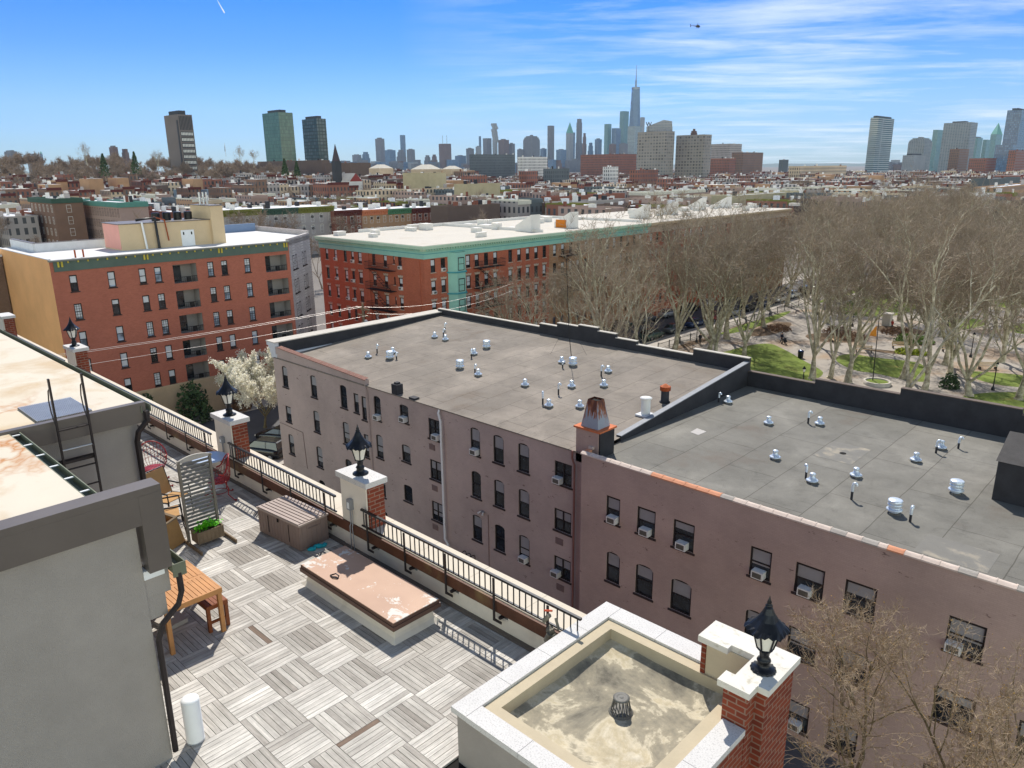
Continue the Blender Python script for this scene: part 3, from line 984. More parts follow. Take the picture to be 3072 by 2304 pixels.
b.build('curb', 'stucco_cream', hc)
b = MB(); b.box(-1.13, 1.40, 1.69, 2.60, 18.43, 18.50); b.box(-1.115, 1.385, 1.705, 2.585, 18.501, 18.55); b.build('rim', M('hatch_brown', C(96, 72, 62), 0.5, 0.1, 3.0), hc)
b = MB(); b.box(-1.112, 1.382, 1.708, 2.582, 18.5501, 18.562); b.build('cover', 'peeling_top', hc)
b = MB(); b.tube([(-0.42, 1.83, 18.575), (-0.36, 1.90, 18.6), (-0.28, 1.90, 18.59), (-0.25, 1.86, 18.575), (-0.33, 1.82, 18.58), (-0.42, 1.83, 18.575)], 0.011, 6); b.build('latch', 'black_metal', hc)

# ---------------------------------------------------------------- teak table and bench
tt = thing('teak_table', 'slatted orange teak table half hidden behind the grey penthouse wall', 'table', (-1.35, -0.32, D0))
TA = [(-0.75, 0.19), (-1.95, 0.19), (-1.95, -0.62), (-0.75, -0.62)]
b = MB()
for k in range(12):
    y = -0.60 + k * 0.0655
    for xa_, xb_ in ((-1.93, -1.36), (-1.29, -0.77)): b.box(xa_, xb_, y, y + 0.057, 18.92, 18.94)
b.build('tabletop', 'teak', tt)
b = MB(); ring(b, -1.95, -0.75, -0.64, 0.205, 0.025, 18.86, 18.941); b.box(-1.355, -1.295, -0.61, 0.18, 18.915, 18.938); b.build('apron', 'teak', tt)
for x, y in ((-0.79, 0.165), (-1.91, 0.165), (-0.79, -0.6), (-1.91, -0.6)):
    b = MB(); b.box(x - 0.03, x + 0.03, y - 0.03, y + 0.03, D0, 18.86); b.build('leg', 'teak', tt)
tbn = thing('bench', 'dark teak bench tucked under the far side of the slatted table', 'bench', (-1.4, 0.14, D0))
b = MB()
for k in range(5): b.box(-1.95, -0.88, -0.0 + k * 0.062, 0.054 + k * 0.062, 18.625, 18.645)
b.build('seat', 'teak_dark', tbn)
b = MB(); ring(b, -1.96, -0.87, -0.012, 0.318, 0.022, 18.575, 18.64); b.build('apron', 'teak_dark', tbn)
for x in (-0.9, -1.92):
    for y in (0.015, 0.29):
        b = MB(); b.box(x - 0.025, x + 0.025, y - 0.025, y + 0.025, D0, 18.574); b.build('leg', 'teak_dark', tbn)
b = MB(); b.box(-0.915, -0.885, 0.041, 0.264, 18.33, 18.37); b.build('stretcher', 'teak_dark', tbn)
b = MB(); b.prism([(-1.75, -0.5), (-1.38, -0.42), (-1.42, -0.1), (-1.76, -0.12)], D0 + 0.002, D0 + 0.07); b.tube([(-1.6, -0.32, D0 + 0.07), (-1.6, -0.32, 18.6)], 0.03, 10)
tag(b.build('umbrella_base', 'sidewalk_conc'), 'pale concrete umbrella base under the teak table', 'umbrella base')

# ---------------------------------------------------------------- white cylinder by the wall
cy = thing('canister', 'white metal cylinder standing on the deck behind the downspout', 'canister', (1.13, -1.13, D0))
b = MB(); b.lathe(1.13, -1.13, D0, [(0.105, 0.03), (0.105, 0.58), (0.1, 0.6), (0.06, 0.61)], 24); b.build('shell', 'white_paint', cy)
b = MB(); b.lathe(1.13, -1.13, D0, [(0.1, 0.0), (0.108, 0.01), (0.108, 0.03)], 24); b.build('foot_ring', 'galv', cy)

# ---------------------------------------------------------------- trellis screen with planter
def P2(a, s, d=0.0): return (-3.9 + a * -0.0 + d, 0 + s, 0)


sc = thing('trellis_screen', 'tall grey slatted wooden privacy screen with arched top behind a planter', 'trellis screen', (-3.9, 1.3, D0))
xs = -3.90
yl, yr = 1.02, 1.60
for y in (yl, yr):
    b = MB(); b.box(xs - 0.025, xs + 0.025, y - 0.022, y + 0.022, D0 + 0.01, 19.84); b.build('post', 'grey_wood', sc)
b = MB()
for k in range(18):
    z = D0 + 0.26 + k * 0.0745
    b.box(xs - 0.006, xs + 0.006, yl + 0.022, yr - 0.022, z, z + 0.046)
b.build('slats', M('slat_grey', C(106, 106, 103), 0.85, 0.12, 8.0), sc)
b = MB()
n = 14
for k in range(n):
    y0, y1 = yl - 0.04 + (yr - yl + 0.08) * k / n, yl - 0.04 + (yr - yl + 0.08) * (k + 1) / n
    h0, h1 = 0.025 + 0.075 * math.sin(math.pi * k / n) ** 0.8, 0.025 + 0.075 * math.sin(math.pi * (k + 1) / n) ** 0.8
    z = 19.70
    b.add([(xs - 0.02, y0, z + 0.1), (xs + 0.02, y0, z + 0.1), (xs + 0.02, y1, z + 0.1), (xs - 0.02, y1, z + 0.1), (xs - 0.02, y0, z + 0.1 + h0), (xs + 0.02, y0, z + 0.1 + h0), (xs + 0.02, y1, z + 0.1 + h1), (xs - 0.02, y1, z + 0.1 + h1)],
          [(0, 1, 5, 4), (1, 2, 6, 5), (2, 3, 7, 6), (3, 0, 4, 7), (4, 5, 6, 7), (3, 2, 1, 0)])
b.build('arched_top', M('grey_wood_light', C(172, 168, 160), 0.85, 0.1, 6.0), sc)
for y in (yl - 0.0, yr + 0.0):
    b = MB(); b.box(xs - 0.32, xs + 0.62, y - 0.05, y - 0.023 if y == yl else y + 0.05, D0 + 0.004, D0 + 0.07) if y == yl else b.box(xs - 0.32, xs + 0.62, y + 0.023, y + 0.05, D0 + 0.004, D0 + 0.07)
    b.build('foot_beam', 'old_wood', sc)
pb = thing('planter_box', 'small weathered wooden planter box at the foot of the slatted screen', 'planter', (-3.74, 1.31, D0))
b = MB()
ring(b, -3.865, -3.58, 1.06, 1.56, 0.02, D0 + 0.075, D0 + 0.30)
for k in range(7):
    y = 1.085 + k * 0.075
    b.box(-3.579, -3.574, y - 0.003, y + 0.003, D0 + 0.08, D0 + 0.29)
b.build('box', 'old_wood', pb)
b = MB(); b.box(-3.84, -3.605, 1.085, 1.535, D0 + 0.08, D0 + 0.26); b.build('soil', 'bed_soil', pb)
rg = random.Random(11)
b = MB()
for k in range(420):
    y = 1.31 + rg.gauss(0, 0.10); x = -3.73 + rg.gauss(0, 0.05); z = D0 + 0.27 + abs(rg.gauss(0, 0.05)) + 0.05 * max(0, 1 - abs(y - 1.31) / 0.2)
    a, e, l = rg.uniform(0, 6.28), rg.uniform(-0.4, 1.0), rg.uniform(0.03, 0.06)
    d = Vector((math.cos(a) * math.cos(e), math.sin(a) * math.cos(e), math.sin(e))) * l
    w = Vector((-math.sin(a), math.cos(a), 0.2)) * l * 0.45
    p = Vector((x, min(1.55, max(1.07, y)), z))
    b.add([p - w * 0.3, p + d * 0.5 - w, p + d, p + d * 0.5 + w], [(0, 1, 2, 3)])
tag(b.build('lettuce', 'lime_leaf'), 'bright green leafy salad plants growing in the wooden planter', 'plant', kind='stuff')
# clear plastic sheet round the plants is left as a thin white rim
# ---------------------------------------------------------------- chairs
def wire_chair(loc, rot, label):
    t_ = thing('wire_chair', label, 'chair', loc, rot, group='red wire garden chairs')
    b = MB(); n = 16
    b.lathe(0, 0, 0.40, [(0.02, -0.02), (0.16, -0.012), (0.22, 0.0), (0.225, 0.012), (0.21, 0.02), (0.02, 0.0)], 20); b.build('seat', 'red_paint', t_, local=True)
    rim = [(0.30 * math.sin(a), -0.02 + 0.26 * math.cos(a) * 0.6 + 0.12, 0.62 + 0.33 * max(0, math.cos(a))) for a in [R(-125 + 250 * k / 18) for k in range(19)]]
    b = MB(); b.tube(rim, 0.014, 6); b.build('back_hoop', 'red_paint', t_, local=True)
    b = MB()
    for k in range(1, 18):
        a = R(-125 + 250 * k / 18)
        b.tube([(0.21 * math.sin(a), 0.21 * math.cos(a), 0.41), (0.27 * math.sin(a), 0.25 * math.cos(a), 0.52), rim[k]], 0.005, 4)
    for h in (0.35, 0.7):
        b.tube([Vector((0.21 * math.sin(a), 0.21 * math.cos(a), 0.41)).lerp(Vector(rim[k]), h) for k, a in enumerate([R(-125 + 250 * k / 18) for k in range(19)])], 0.005, 4)
    b.build('back_wires', 'red_paint', t_, local=True)
    for s in (-1, 1):
        for f in (-1, 1):
            b = MB(); b.tube([(s * 0.13, f * 0.12, 0.39), (s * 0.18, f * 0.17, 0.25), (s * 0.16, f * 0.15, 0.12), (s * 0.25, f * 0.25, 0.02), (s * 0.29, f * 0.28, 0.02)], 0.012, 6)
            b.lathe(s * 0.29, f * 0.28, 0.0, [(0.005, 0), (0.022, 0.015), (0.022, 0.03), (0.005, 0.045)], 8)
            b.build('leg', 'red_paint', t_, local=True)
    b = MB(); b.tube([(0.16 * math.cos(R(45 + 30 * k)), 0.16 * math.sin(R(45 + 30 * k)), 0.16) for k in range(13)], 0.008, 5); b.build('stretcher', 'red_paint', t_, local=True)
    return t_


wc = wire_chair((-5.42, 2.36, D0), R(-20), 'red wire garden chair to the right of the slatted screen')
dup(wc, (-7.15, 1.72, D0), R(75), 'red wire garden chair near the penthouse corner, left of the slatted screen')
rt = thing('round_table', 'round pale metal table between the two red wire chairs', 'table', (-6.05, 2.5, D0))
b = MB(); b.lathe(-6.05, 2.5, D0, [(0.36, 0.70), (0.36, 0.72), (0.35, 0.725)], 32); b.build('top', M('table_blue_grey', C(176, 190, 210), 0.3, 0.04, 2.0), rt)
b = MB(); b.tube([(-6.05, 2.5, D0 + 0.02), (-6.05, 2.5, D0 + 0.69)], 0.025, 8); b.lathe(-6.05, 2.5, D0, [(0.22, 0.0), (0.2, 0.02), (0.03, 0.05)], 20); b.build('pedestal', 'white_paint', rt)
# folding sling chairs
def sling_chair(loc, rot, label):
    t_ = thing('sling_chair', label, 'chair', loc, rot, group='tan sling chairs behind the screen')
    b = MB(); b.add([(-0.25, 0.22, 0.42), (0.25, 0.22, 0.42), (0.25, 0.38, 0.92), (-0.25, 0.38, 0.92), (-0.25, 0.235, 0.415), (0.25, 0.235, 0.415), (0.25, 0.395, 0.915), (-0.25, 0.395, 0.915)], [(0, 1, 2, 3), (7, 6, 5, 4), (0, 4, 5, 1), (1, 5, 6, 2), (2, 6, 7, 3), (3, 7, 4, 0)]); b.build('back_sling', 'sling_fabric', t_, local=True)
    b = MB(); b.add([(-0.25, -0.22, 0.44), (0.25, -0.22, 0.44), (0.25, 0.2, 0.40), (-0.25, 0.2, 0.40), (-0.25, -0.22, 0.425), (0.25, -0.22, 0.425), (0.25, 0.2, 0.385), (-0.25, 0.2, 0.385)], [(0, 1, 2, 3), (7, 6, 5, 4), (0, 4, 5, 1), (1, 5, 6, 2), (2, 6, 7, 3), (3, 7, 4, 0)]); b.build('seat_sling', 'sling_fabric', t_, local=True)
    for s in (-0.27, 0.27):
        b = MB(); b.tube([(s, 0.42, 0.0), (s, 0.25, 0.4), (s, 0.405, 0.93)], 0.013, 6); b.tube([(s, -0.3, 0.0), (s, -0.24, 0.43), (s, 0.22, 0.39)], 0.013, 6); b.tube([(s, -0.25, 0.62), (s, 0.3, 0.62)], 0.015, 6); b.tube([(s, -0.27, 0.3), (s, -0.25, 0.62)], 0.012, 6)
        b.build('side_frame', 'black_metal', t_, local=True)
    b = MB(); b.tube([(-0.27, 0.405, 0.93), (0.27, 0.405, 0.93)], 0.013, 6); b.build('top_bar', 'black_metal', t_, local=True)
    return t_


sl_ = sling_chair((-5.3, 1.30, D0), R(110), 'tan sling chair with upright back, left of the slatted screen')
dup(sl_, (-4.62, 0.95, D0), R(160), 'second tan sling chair, turned towards the penthouse, close behind the slatted screen')
cr = thing('wooden_crate', 'brown wooden crate with open framed side tipped on end beside the screen', 'crate', (-4.15, 0.78, D0), R(14))
cr.rotation_euler = (R(12), 0, R(14))
b = MB(); ring(b, -0.22, 0.22, -0.16, 0.16, 0.03, 0.02, 0.55); b.box(-0.19, 0.19, -0.13, 0.13, 0.03, 0.06); b.build('sides', M('crate_brown', C(150, 116, 74), 0.85, 0.15, 6.0), cr, local=True)
b = MB(); ring(b, -0.235, 0.235, -0.175, 0.175, 0.05, 0.551, 0.575); b.build('rim', 'old_wood', cr, local=True)
b = MB(); b.box(-0.30, -0.27, -0.2, 0.2, 0.02, 0.6); b.build('loose_board', 'old_wood', cr, local=True)
# ---------------------------------------------------------------- electric boxes on the pillars
for x, z0, z1, lb in ((-1.43, 19.02, 19.22, 'grey electric box with conduit on the stucco pillar behind the storage box'), (-6.33, 19.06, 19.2, 'grey electric box with conduit on the stucco pillar by the white flowering tree')):
    e = thing('electric_box', lb, 'electric box', (x, 2.96, z0))
    b = MB(); b.box(x - 0.055, x + 0.055, 2.91, 2.989, z0, z1); b.build('housing', 'conduit', e)
    b = MB(); b.box(x - 0.03, x + 0.03, 2.903, 2.909, z0 + 0.03, z1 - 0.05); b.build('cover', 'white_paint', e)
    b = MB(); b.tube([(x, 2.945, z0), (x - 0.005, 2.945, 18.74), (x - 0.01, 2.925, 18.7), (x - 0.01, 2.925, 18.25)], 0.014, 6); b.tube([(x + 0.05, 2.95, z0), (x + 0.05, 2.945, 18.74), (x + 0.06, 2.925, 18.7), (x + 0.09, 2.92, 18.22)], 0.009, 6); b.build('conduit', 'conduit', e)
# garden hose and clippers hung on the last post by the bulkhead
gl = thing('hung_gear', 'bundle of grey gear with a red handle hung on the railing end by the bulkhead', 'gear', (3.42, 2.86, 18.9))
b = MB()
rg = random.Random(8)
for k in range(12):
    p = Vector((3.42 + rg.uniform(-0.06, 0.1), 2.86 + rg.uniform(-0.03, 0.03), 18.62 + rg.uniform(0, 0.42)))
    b.tube([p, p + Vector((rg.uniform(-0.1, 0.1), rg.uniform(-0.05, 0.02), rg.uniform(-0.16, -0.05)))], rg.uniform(0.018, 0.045), 6)
b.build('bundle', M('gear_grey', C(120, 116, 104), 0.8, 0.3, 14.0), gl)
b = MB(); b.tube([(3.30, 2.84, 19.08), (3.44, 2.83, 19.14)], 0.014, 6); b.build('handle', M('handle_red', C(206, 92, 62), 0.5), gl)
# weeds growing in the gutter
b = MB()
rg = random.Random(21)
for k in range(46):
    x = -12.6 + rg.gauss(0, 0.22); h = rg.uniform(0.25, 0.85)
    p = Vector((x, -0.05, ZR - 0.06)); q = p + Vector((rg.uniform(-0.2, 0.2), rg.uniform(-0.1, 0.15), h))
    b.tube([p, p.lerp(q, 0.5) + Vector((rg.uniform(-.04, .04), 0, 0)), q], [0.008, 0.006, 0.003], 4)
    for j in range(3):
        r_ = p.lerp(q, rg.uniform(0.4, 1)); d = Vector((rg.uniform(-1, 1), rg.uniform(-1, 1), rg.uniform(0, 0.6))) * 0.06
        b.add([r_, r_ + d * 0.6 + Vector((0.015, 0, 0.01)), r_ + d, r_ + d * 0.6 - Vector((0.015, 0, 0.01))], [(0, 1, 2, 3)])
tag(b.build('weed', M('weed_green', C(104, 116, 52), 0.8, 0.3, 9.0)), 'clump of tall weeds sprouting from the white penthouse roof edge', 'weeds')
# ================================================================ THE TWO MAUVE-GREY BUILDINGS ACROSS THE YARD
def paintbrick(name, col, seed):
    m, t, b = newmat(name)
    g, s, v = uvw(t)
    br = NN(t, 'ShaderNodeTexBrick')
    for i, k in ((0, 'Color1'), (1, 'Color2'), (2, 'Mortar')):
        c = tuple(x * (1.0, 1.06, 0.93)[i] for x in col)
        br.inputs[k].default_value = (*c, 1)
    br.inputs['Scale'].default_value = 1; br.inputs['Brick Width'].default_value = 0.22
    br.inputs['Row Height'].default_value = 0.08; br.inputs['Mortar Size'].default_value = 0.008
    LK(t, v, br.inputs['Vector'])
    n = NN(t, 'ShaderNodeTexNoise', i_Scale=0.28, i_Detail=7.0, i_Roughness=0.65)
    LK(t, g.outputs['Position'], n.inputs['Vector'])
    c = mixc(t, 1.0, br.outputs[0], ramp(t, n.outputs[0], [(0.3, 0.8), (0.7, 1.12)]), 'MULTIPLY')
    n2 = NN(t, 'ShaderNodeTexNoise', i_Scale=1.6, i_Detail=8.0, i_Roughness=0.75)
    mp2 = NN(t, 'ShaderNodeMapping'); mp2.inputs['Scale'].default_value = (1, 1, 2.4); mp2.inputs['Location'].default_value = (seed, 0, 0)
    LK(t, g.outputs['Position'], mp2.inputs[0]); LK(t, mp2.outputs[0], n2.inputs['Vector'])
    chips = ramp(t, n2.outputs[0], [(0.635, 0.0), (0.66, 0.7)])
    c = mixc(t, chips, c, C(74, 48, 44))
    LK(t, c, b.inputs['Base Color'])
    b.inputs['Roughness'].default_value = 0.8
    bp = NN(t, 'ShaderNodeBump', i_Strength=0.25, i_Distance=0.01); bp.invert = True
    LK(t, br.outputs[1], bp.inputs['Height']); LK(t, bp.outputs[0], b.inputs['Normal'])


paintbrick('paint_grey', C(182, 163, 154), 0)
paintbrick('paint_mauve', C(182, 158, 147), 7)


def roofmat(name, col, seed, w=4.5, h=1.9, warm=C(132, 116, 100)):
    """rolled roofing: long overlapping sheets, faint seams, ponding marks"""
    m, t, b = newmat(name)
    g = NN(t, 'ShaderNodeNewGeometry')
    s = NN(t, 'ShaderNodeSeparateXYZ'); LK(t, g.outputs['Position'], s.inputs[0])
    c = NN(t, 'ShaderNodeCombineXYZ'); LK(t, s.outputs[1], c.inputs[0]); LK(t, s.outputs[0], c.inputs[1])
    br = NN(t, 'ShaderNodeTexBrick')
    br.inputs['Color1'].default_value = (0.94, 0.94, 0.94, 1); br.inputs['Color2'].default_value = (1.06, 1.05, 1.04, 1); br.inputs['Mortar'].default_value = (0.56, 0.54, 0.52, 1)
    br.inputs['Scale'].default_value = 1; br.inputs['Brick Width'].default_value = w; br.inputs['Row Height'].default_value = h
    br.inputs['Mortar Size'].default_value = 0.03; br.inputs['Mortar Smooth'].default_value = 0.6
    nd = NN(t, 'ShaderNodeTexNoise', i_Scale=0.6, i_Detail=2.0); LK(t, g.outputs['Position'], nd.inputs['Vector'])
    ad = NN(t, 'ShaderNodeVectorMath', operation='MULTIPLY_ADD'); LK(t, nd.outputs[1], ad.inputs[0]); ad.inputs[1].default_value = (0.12, 0.12, 0); LK(t, c.outputs[0], ad.inputs[2])
    LK(t, ad.outputs[0], br.inputs['Vector'])
    n = NN(t, 'ShaderNodeTexNoise', i_Scale=0.23, i_Detail=8.0, i_Roughness=0.62, i_Distortion=0.3)
    mp2 = NN(t, 'ShaderNodeMapping'); mp2.inputs['Location'].default_value = (seed, 0, 0); LK(t, g.outputs['Position'], mp2.inputs[0]); LK(t, mp2.outputs[0], n.inputs['Vector'])
    base = ramp(t, n.outputs[0], [(0.28, warm), (0.42, tuple(x * 0.82 for x in col)), (0.56, col), (0.72, tuple(x * 1.36 for x in col))])
    n2 = NN(t, 'ShaderNodeTexNoise', i_Scale=14.0, i_Detail=5.0, i_Roughness=0.7); LK(t, g.outputs['Position'], n2.inputs['Vector'])
    n3 = NN(t, 'ShaderNodeTexNoise', i_Scale=0.9, i_Detail=6.0, i_Roughness=0.7, i_Distortion=0.8); LK(t, mp2.outputs[0], n3.inputs['Vector'])
    fine = mixc(t, 1.0, ramp(t, n2.outputs[0], [(0.3, 0.9), (0.7, 1.08)]), ramp(t, n3.outputs[0], [(0.32, 0.80), (0.45, 0.98), (0.7, 1.08)]), 'MULTIPLY')
    LK(t, mixc(t, 1.0, mixc(t, 1.0, base, br.outputs[0], 'MULTIPLY'), fine, 'MULTIPLY'), b.inputs['Base Color'])
    b.inputs['Roughness'].default_value = 0.82
    b.inputs['Specular IOR Level'].default_value = 0.2


roofmat('roof_tan', C(133, 125, 115), 0, warm=C(112, 100, 88))
roofmat('roof_grey', C(121, 119, 112), 11, 6.0, 2.6, C(106, 98, 90))
M('tar_black', C(52, 52, 56), 0.75, 0.25, 1.2, 0.3, 12, spec=0.3)
M('coping_stone', C(190, 184, 174), 0.85, 0.1, 1.5)
M('cornice_white', C(206, 208, 212), 0.8, 0.08, 1.5)
M('tile_pale', C(206, 190, 178), 0.8, 0.15, 1.5)
M('tile_orange', C(214, 150, 116), 0.8, 0.12, 1.5)
M('tile_red', C(132, 96, 84), 0.85, 0.15, 1.5)

ga = thing('apartment_building', 'mauve-grey painted apartment block with tan flat roof, white cornice end and rows of dark windows', 'building', (-30, 34, 0))
LX0, LX1, LY, LB = -46.9, -14.0, 26.0, 44.3
rz = lambda y: 10.1 + (y - 26) * 0.049
ROWS = {'A': (9.52, 1.78), 'B': (6.63, 1.78), 'C': (3.63, 1.78)}
colsL = [(-45.25, 0.85, 'a'), (-40.98, 0.85, 'a'), (-36.92, 0.85, 'a'), (-32.76, 0.8, 'a'), (-22.75, 0.86, 'a'), (-20.73, 0.88, 'a'), (-18.67, 0.88, 'a')]
WLs = []
for zt, h in ROWS.values():
    for u, w, k in colsL: WLs.append([u - w / 2, u + w / 2, zt - h, zt, 0.2, k])
    WLs.append([-30.2, -29.26, zt - 1.25, zt, 0.14, 'a'])
    WLs.append([-27.2, -26.08, zt - 1.72, zt - 0.33, 0, 'w'])
    WLs.append([-16.3, -15.05, zt - 1.72, zt - 0.38, 0, 'w'])
    WLs.append([-34.66, -34.1, zt - 2.15, zt - 0.36, 0, 'f'])
for zt in (9.52,): WLs.append([-35.62, -35.02, zt - 1.8, zt - 0.32, 0, 'f'])
for u in (-40.98, -36.92, -32.76): WLs.append([u - 0.42, u + 0.42, 0.2, 0.72, 0.2, 'f'])
# first column, second row has a shorter flat window
for w in WLs:
    if abs(w[0] + 45.675) < 0.02 and abs(w[3] - 6.63) < 0.01: w[2], w[3], w[4] = 4.72, 6.09, 0
b = MB()
wallgrid(b, 'Y', LY, LX0, LX1, -0.5, 10.05, [w[:5] for w in WLs], dep=0.13)
b.quad((LX1, LY, -0.5), (LX1, LB, -0.5), (LX1, LB, 10.0), (LX1, LY, 10.0))
b.quad((LX0, LB, -0.5), (LX0, LY, -0.5), (LX0, LY, 11.1), (LX0, LB, 11.1))
b.quad((LX1, LB, -0.5), (LX0, LB, -0.5), (LX0, LB, 11.1), (LX1, LB, 11.1))
# raised corner that carries the tiled end
b.add([(LX0, LY, 10.05), (-34, LY, 10.05), (-34, LY, 10.46), (LX0, LY, 11.0), (LX0, LY + 0.3, 10.05), (-34, LY + 0.3, 10.05), (-34, LY + 0.3, 10.46), (LX0, LY + 0.3, 11.0)], [(0, 1, 2, 3), (1, 5, 6, 2), (5, 4, 7, 6), (3, 2, 6, 7)])
b.build('wall', 'paint_grey', ga)
b = MB()
b.add([(LX0 + 0.2, LY - 0.06, rz(LY) - 0.02), (LX1, LY - 0.06, rz(LY) - 0.02), (LX1, LB - 0.2, rz(LB)), (LX0 + 0.2, LB - 0.2, rz(LB)), (LX0 + 0.2, LY - 0.06, rz(LY) - 0.1), (LX1, LY - 0.06, rz(LY) - 0.1), (LX1, LB - 0.2, rz(LB) - 0.3), (LX0 + 0.2, LB - 0.2, rz(LB) - 0.3)], [(0, 1, 2, 3), (4, 5, 1, 0)])
b.build('roof', 'roof_tan', ga)
b = MB()
for k in range(24):
    u0 = LX0 + 0.9 + k * 0.5
    if u0 > -34.3: break
    s = lambda u: 11.0 + (u - LX0) * (10.46 - 11.0) / (-34 - LX0)
    b.add([(u0, LY - 0.05, s(u0) + 0.002), (u0 + 0.47, LY - 0.05, s(u0 + 0.47) + 0.002), (u0 + 0.47, LY + 0.33, s(u0 + 0.47) + 0.09), (u0, LY + 0.33, s(u0) + 0.09), (u0, LY - 0.05, s(u0) - 0.05), (u0 + 0.47, LY - 0.05, s(u0 + 0.47) - 0.05)], [(0, 1, 2, 3), (4, 5, 1, 0)])
b.build('wall_tiles', 'tile_red', ga)
# back and street parapets
b = MB()
for x0, x1, h in ((LX0, -33.5, 0.55), (-33.5, -31.5, 0.85), (-31.5, -29.2, 1.15), (-29.2, -27.2, 1.3), (-27.2, -25.4, 1.05), (-25.4, -23.4, 0.75), (-23.4, -18.4, 0.5), (-18.4, LX1, 0.95)):
    b.box(x0, x1, LB - 0.28, LB, 9.5, rz(LB) + h)
b.box(LX0 + 0.35, LX0 + 0.6, LY + 0.31, LB - 0.281, 9.5, 11.28)
b.build('parapet', 'tar_black', ga)
b = MB()
for x0, x1, h in ((LX0, -33.5, 0.55), (-33.5, -31.5, 0.85), (-31.5, -29.2, 1.15), (-29.2, -27.2, 1.3), (-27.2, -25.4, 1.05), (-25.4, -23.4, 0.75), (-23.4, -18.4, 0.5), (-18.4, LX1, 0.95)):
    m_ = 'c'
    b.box(x0 + 0.01, x1 - 0.01, LB - 0.32, LB + 0.04, rz(LB) + h + 0.001, rz(LB) + h + 0.06)
b.box(LX0 - 0.75, LX0 + 0.62, LY - 0.12, LB + 0.041, 11.281, 11.36)
b.build('coping', 'coping_stone', ga)
b = MB()
for z0, z1, o in ((10.98, 11.28, 0.68), (10.7, 10.979, 0.5), (10.35, 10.699, 0.3), (10.0, 10.349, 0.16)):
    b.box(LX0 - o, LX0 + 0.55 + (0 if z0 > 10.3 else 0.2), LY - 0.1 if z0 > 10.9 else LY - 0.06, LB, z0, z1)
b.build('cornice', 'cornice_white', ga)
# wall between the two roofs, its top falling towards the yard
b = MB()
y0, y1 = 29.0, LB - 0.28
zt0, zt1 = rz(y0) + 0.08, rz(LB) + 0.75
b.add([(LX1, y0, 9.6), (LX1, y1, 9.6), (LX1, y1, zt1), (LX1, y0, zt0), (LX1 - 0.3, y0, 9.6), (LX1 - 0.3, y1, 9.6), (LX1 - 0.3, y1, zt1), (LX1 - 0.3, y0, zt0)], [(0, 1, 2, 3), (5, 4, 7, 6), (3, 2, 6, 7), (4, 0, 3, 7)])
b.build('party_wall', 'tar_black', ga)
b = MB(); b.add([(LX1 + 0.04, y0, zt0 + 0.002), (LX1 + 0.04, y1, zt1 + 0.002), (LX1 - 0.33, y1, zt1 + 0.002), (LX1 - 0.33, y0, zt0 + 0.002), (LX1 + 0.04, y0, zt0 - 0.05), (LX1 + 0.04, y1, zt1 - 0.05)], [(0, 1, 2, 3), (4, 5, 1, 0)]); b.build('party_wall_cap', M('slate_cap', C(130, 134, 140), 0.6, 0.12, 2.0), ga)
rb_ = random.Random(4)
for w in WLs:
    bars = 0
    bl_ = rb_.choice([0, 0.45, 0.46, 0.5, 0.5, 0.0, 0.75])
    window(ga, 'Y', LY, w[0], w[1], w[2], w[3], 'w' if w[5] == 'w' else 'f', blind=bl_ if w[3] - w[2] > 0.8 else 0)
# wall grilles below some windows and thin conduits
for u, z in ((-26.9, 7.2), (-26.8, 4.3), (-15.9, 4.25), (-15.8, 1.3), (-26.9, 1.4)):
    b = MB(); b.box(u - 0.28, u + 0.28, LY - 0.03, LY - 0.002, z - 0.2, z + 0.2)
    for k in range(6): b.box(u - 0.26, u + 0.26, LY - 0.045, LY - 0.031, z - 0.17 + k * 0.062, z - 0.145 + k * 0.062)
    b.build('wall_grille', M('grille_mauve', C(132, 112, 106), 0.8, 0.1, 3.0) if 'grille_mauve' not in MATS else 'grille_mauve', ga)
for pts in ([(-21.7, LY - 0.03, 4.0), (-21.7, LY - 0.03, 0.1)], [(-46.8, LY - 0.03, 4.35), (-43.2, LY - 0.03, 4.3), (-43.0, LY - 0.03, 1.2)]):
    b = MB(); b.tube(pts, 0.02, 5); b.build('conduit', 'grille_mauve', ga)
# drainpipes
b = MB(); b.tube([(-25.95, 25.9, 10.0), (-25.95, 25.82, 9.8), (-25.75, 25.8, 9.3), (-25.75, 25.8, 1.0), (-25.4, 25.8, 0.6)], 0.07, 8); b.build('drainpipe', 'white_paint', ga)
b = MB(); b.tube([(-14.9, 25.85, 10.1), (-14.88, 25.8, 9.7), (-14.75, 25.85, 9.3), (-14.75, 25.85, 0.0)], 0.06, 8); b.build('drainpipe', M('pipe_brown', C(140, 98, 88), 0.6, 0.15, 1.0), ga)
b = MB(); b.tube([(-34.0, 25.93, 10.1), (-33.8, 25.9, 9.6), (-33.7, 25.9, 3.0)], 0.04, 6); b.build('drainpipe', 'paint_grey', ga)
b = MB(); b.box(-30.95, -30.35, 25.97, 26.5, 10.0, 10.78); b.box(-30.8, -30.5, 26.1, 26.4, 10.78, 10.9); b.build('chimney', 'tar_black', ga)
b = MB(); b.box(-29.1, -28.5, 25.97, 26.4, 10.0, 10.22); b.build('chimney', 'tar_black', ga)
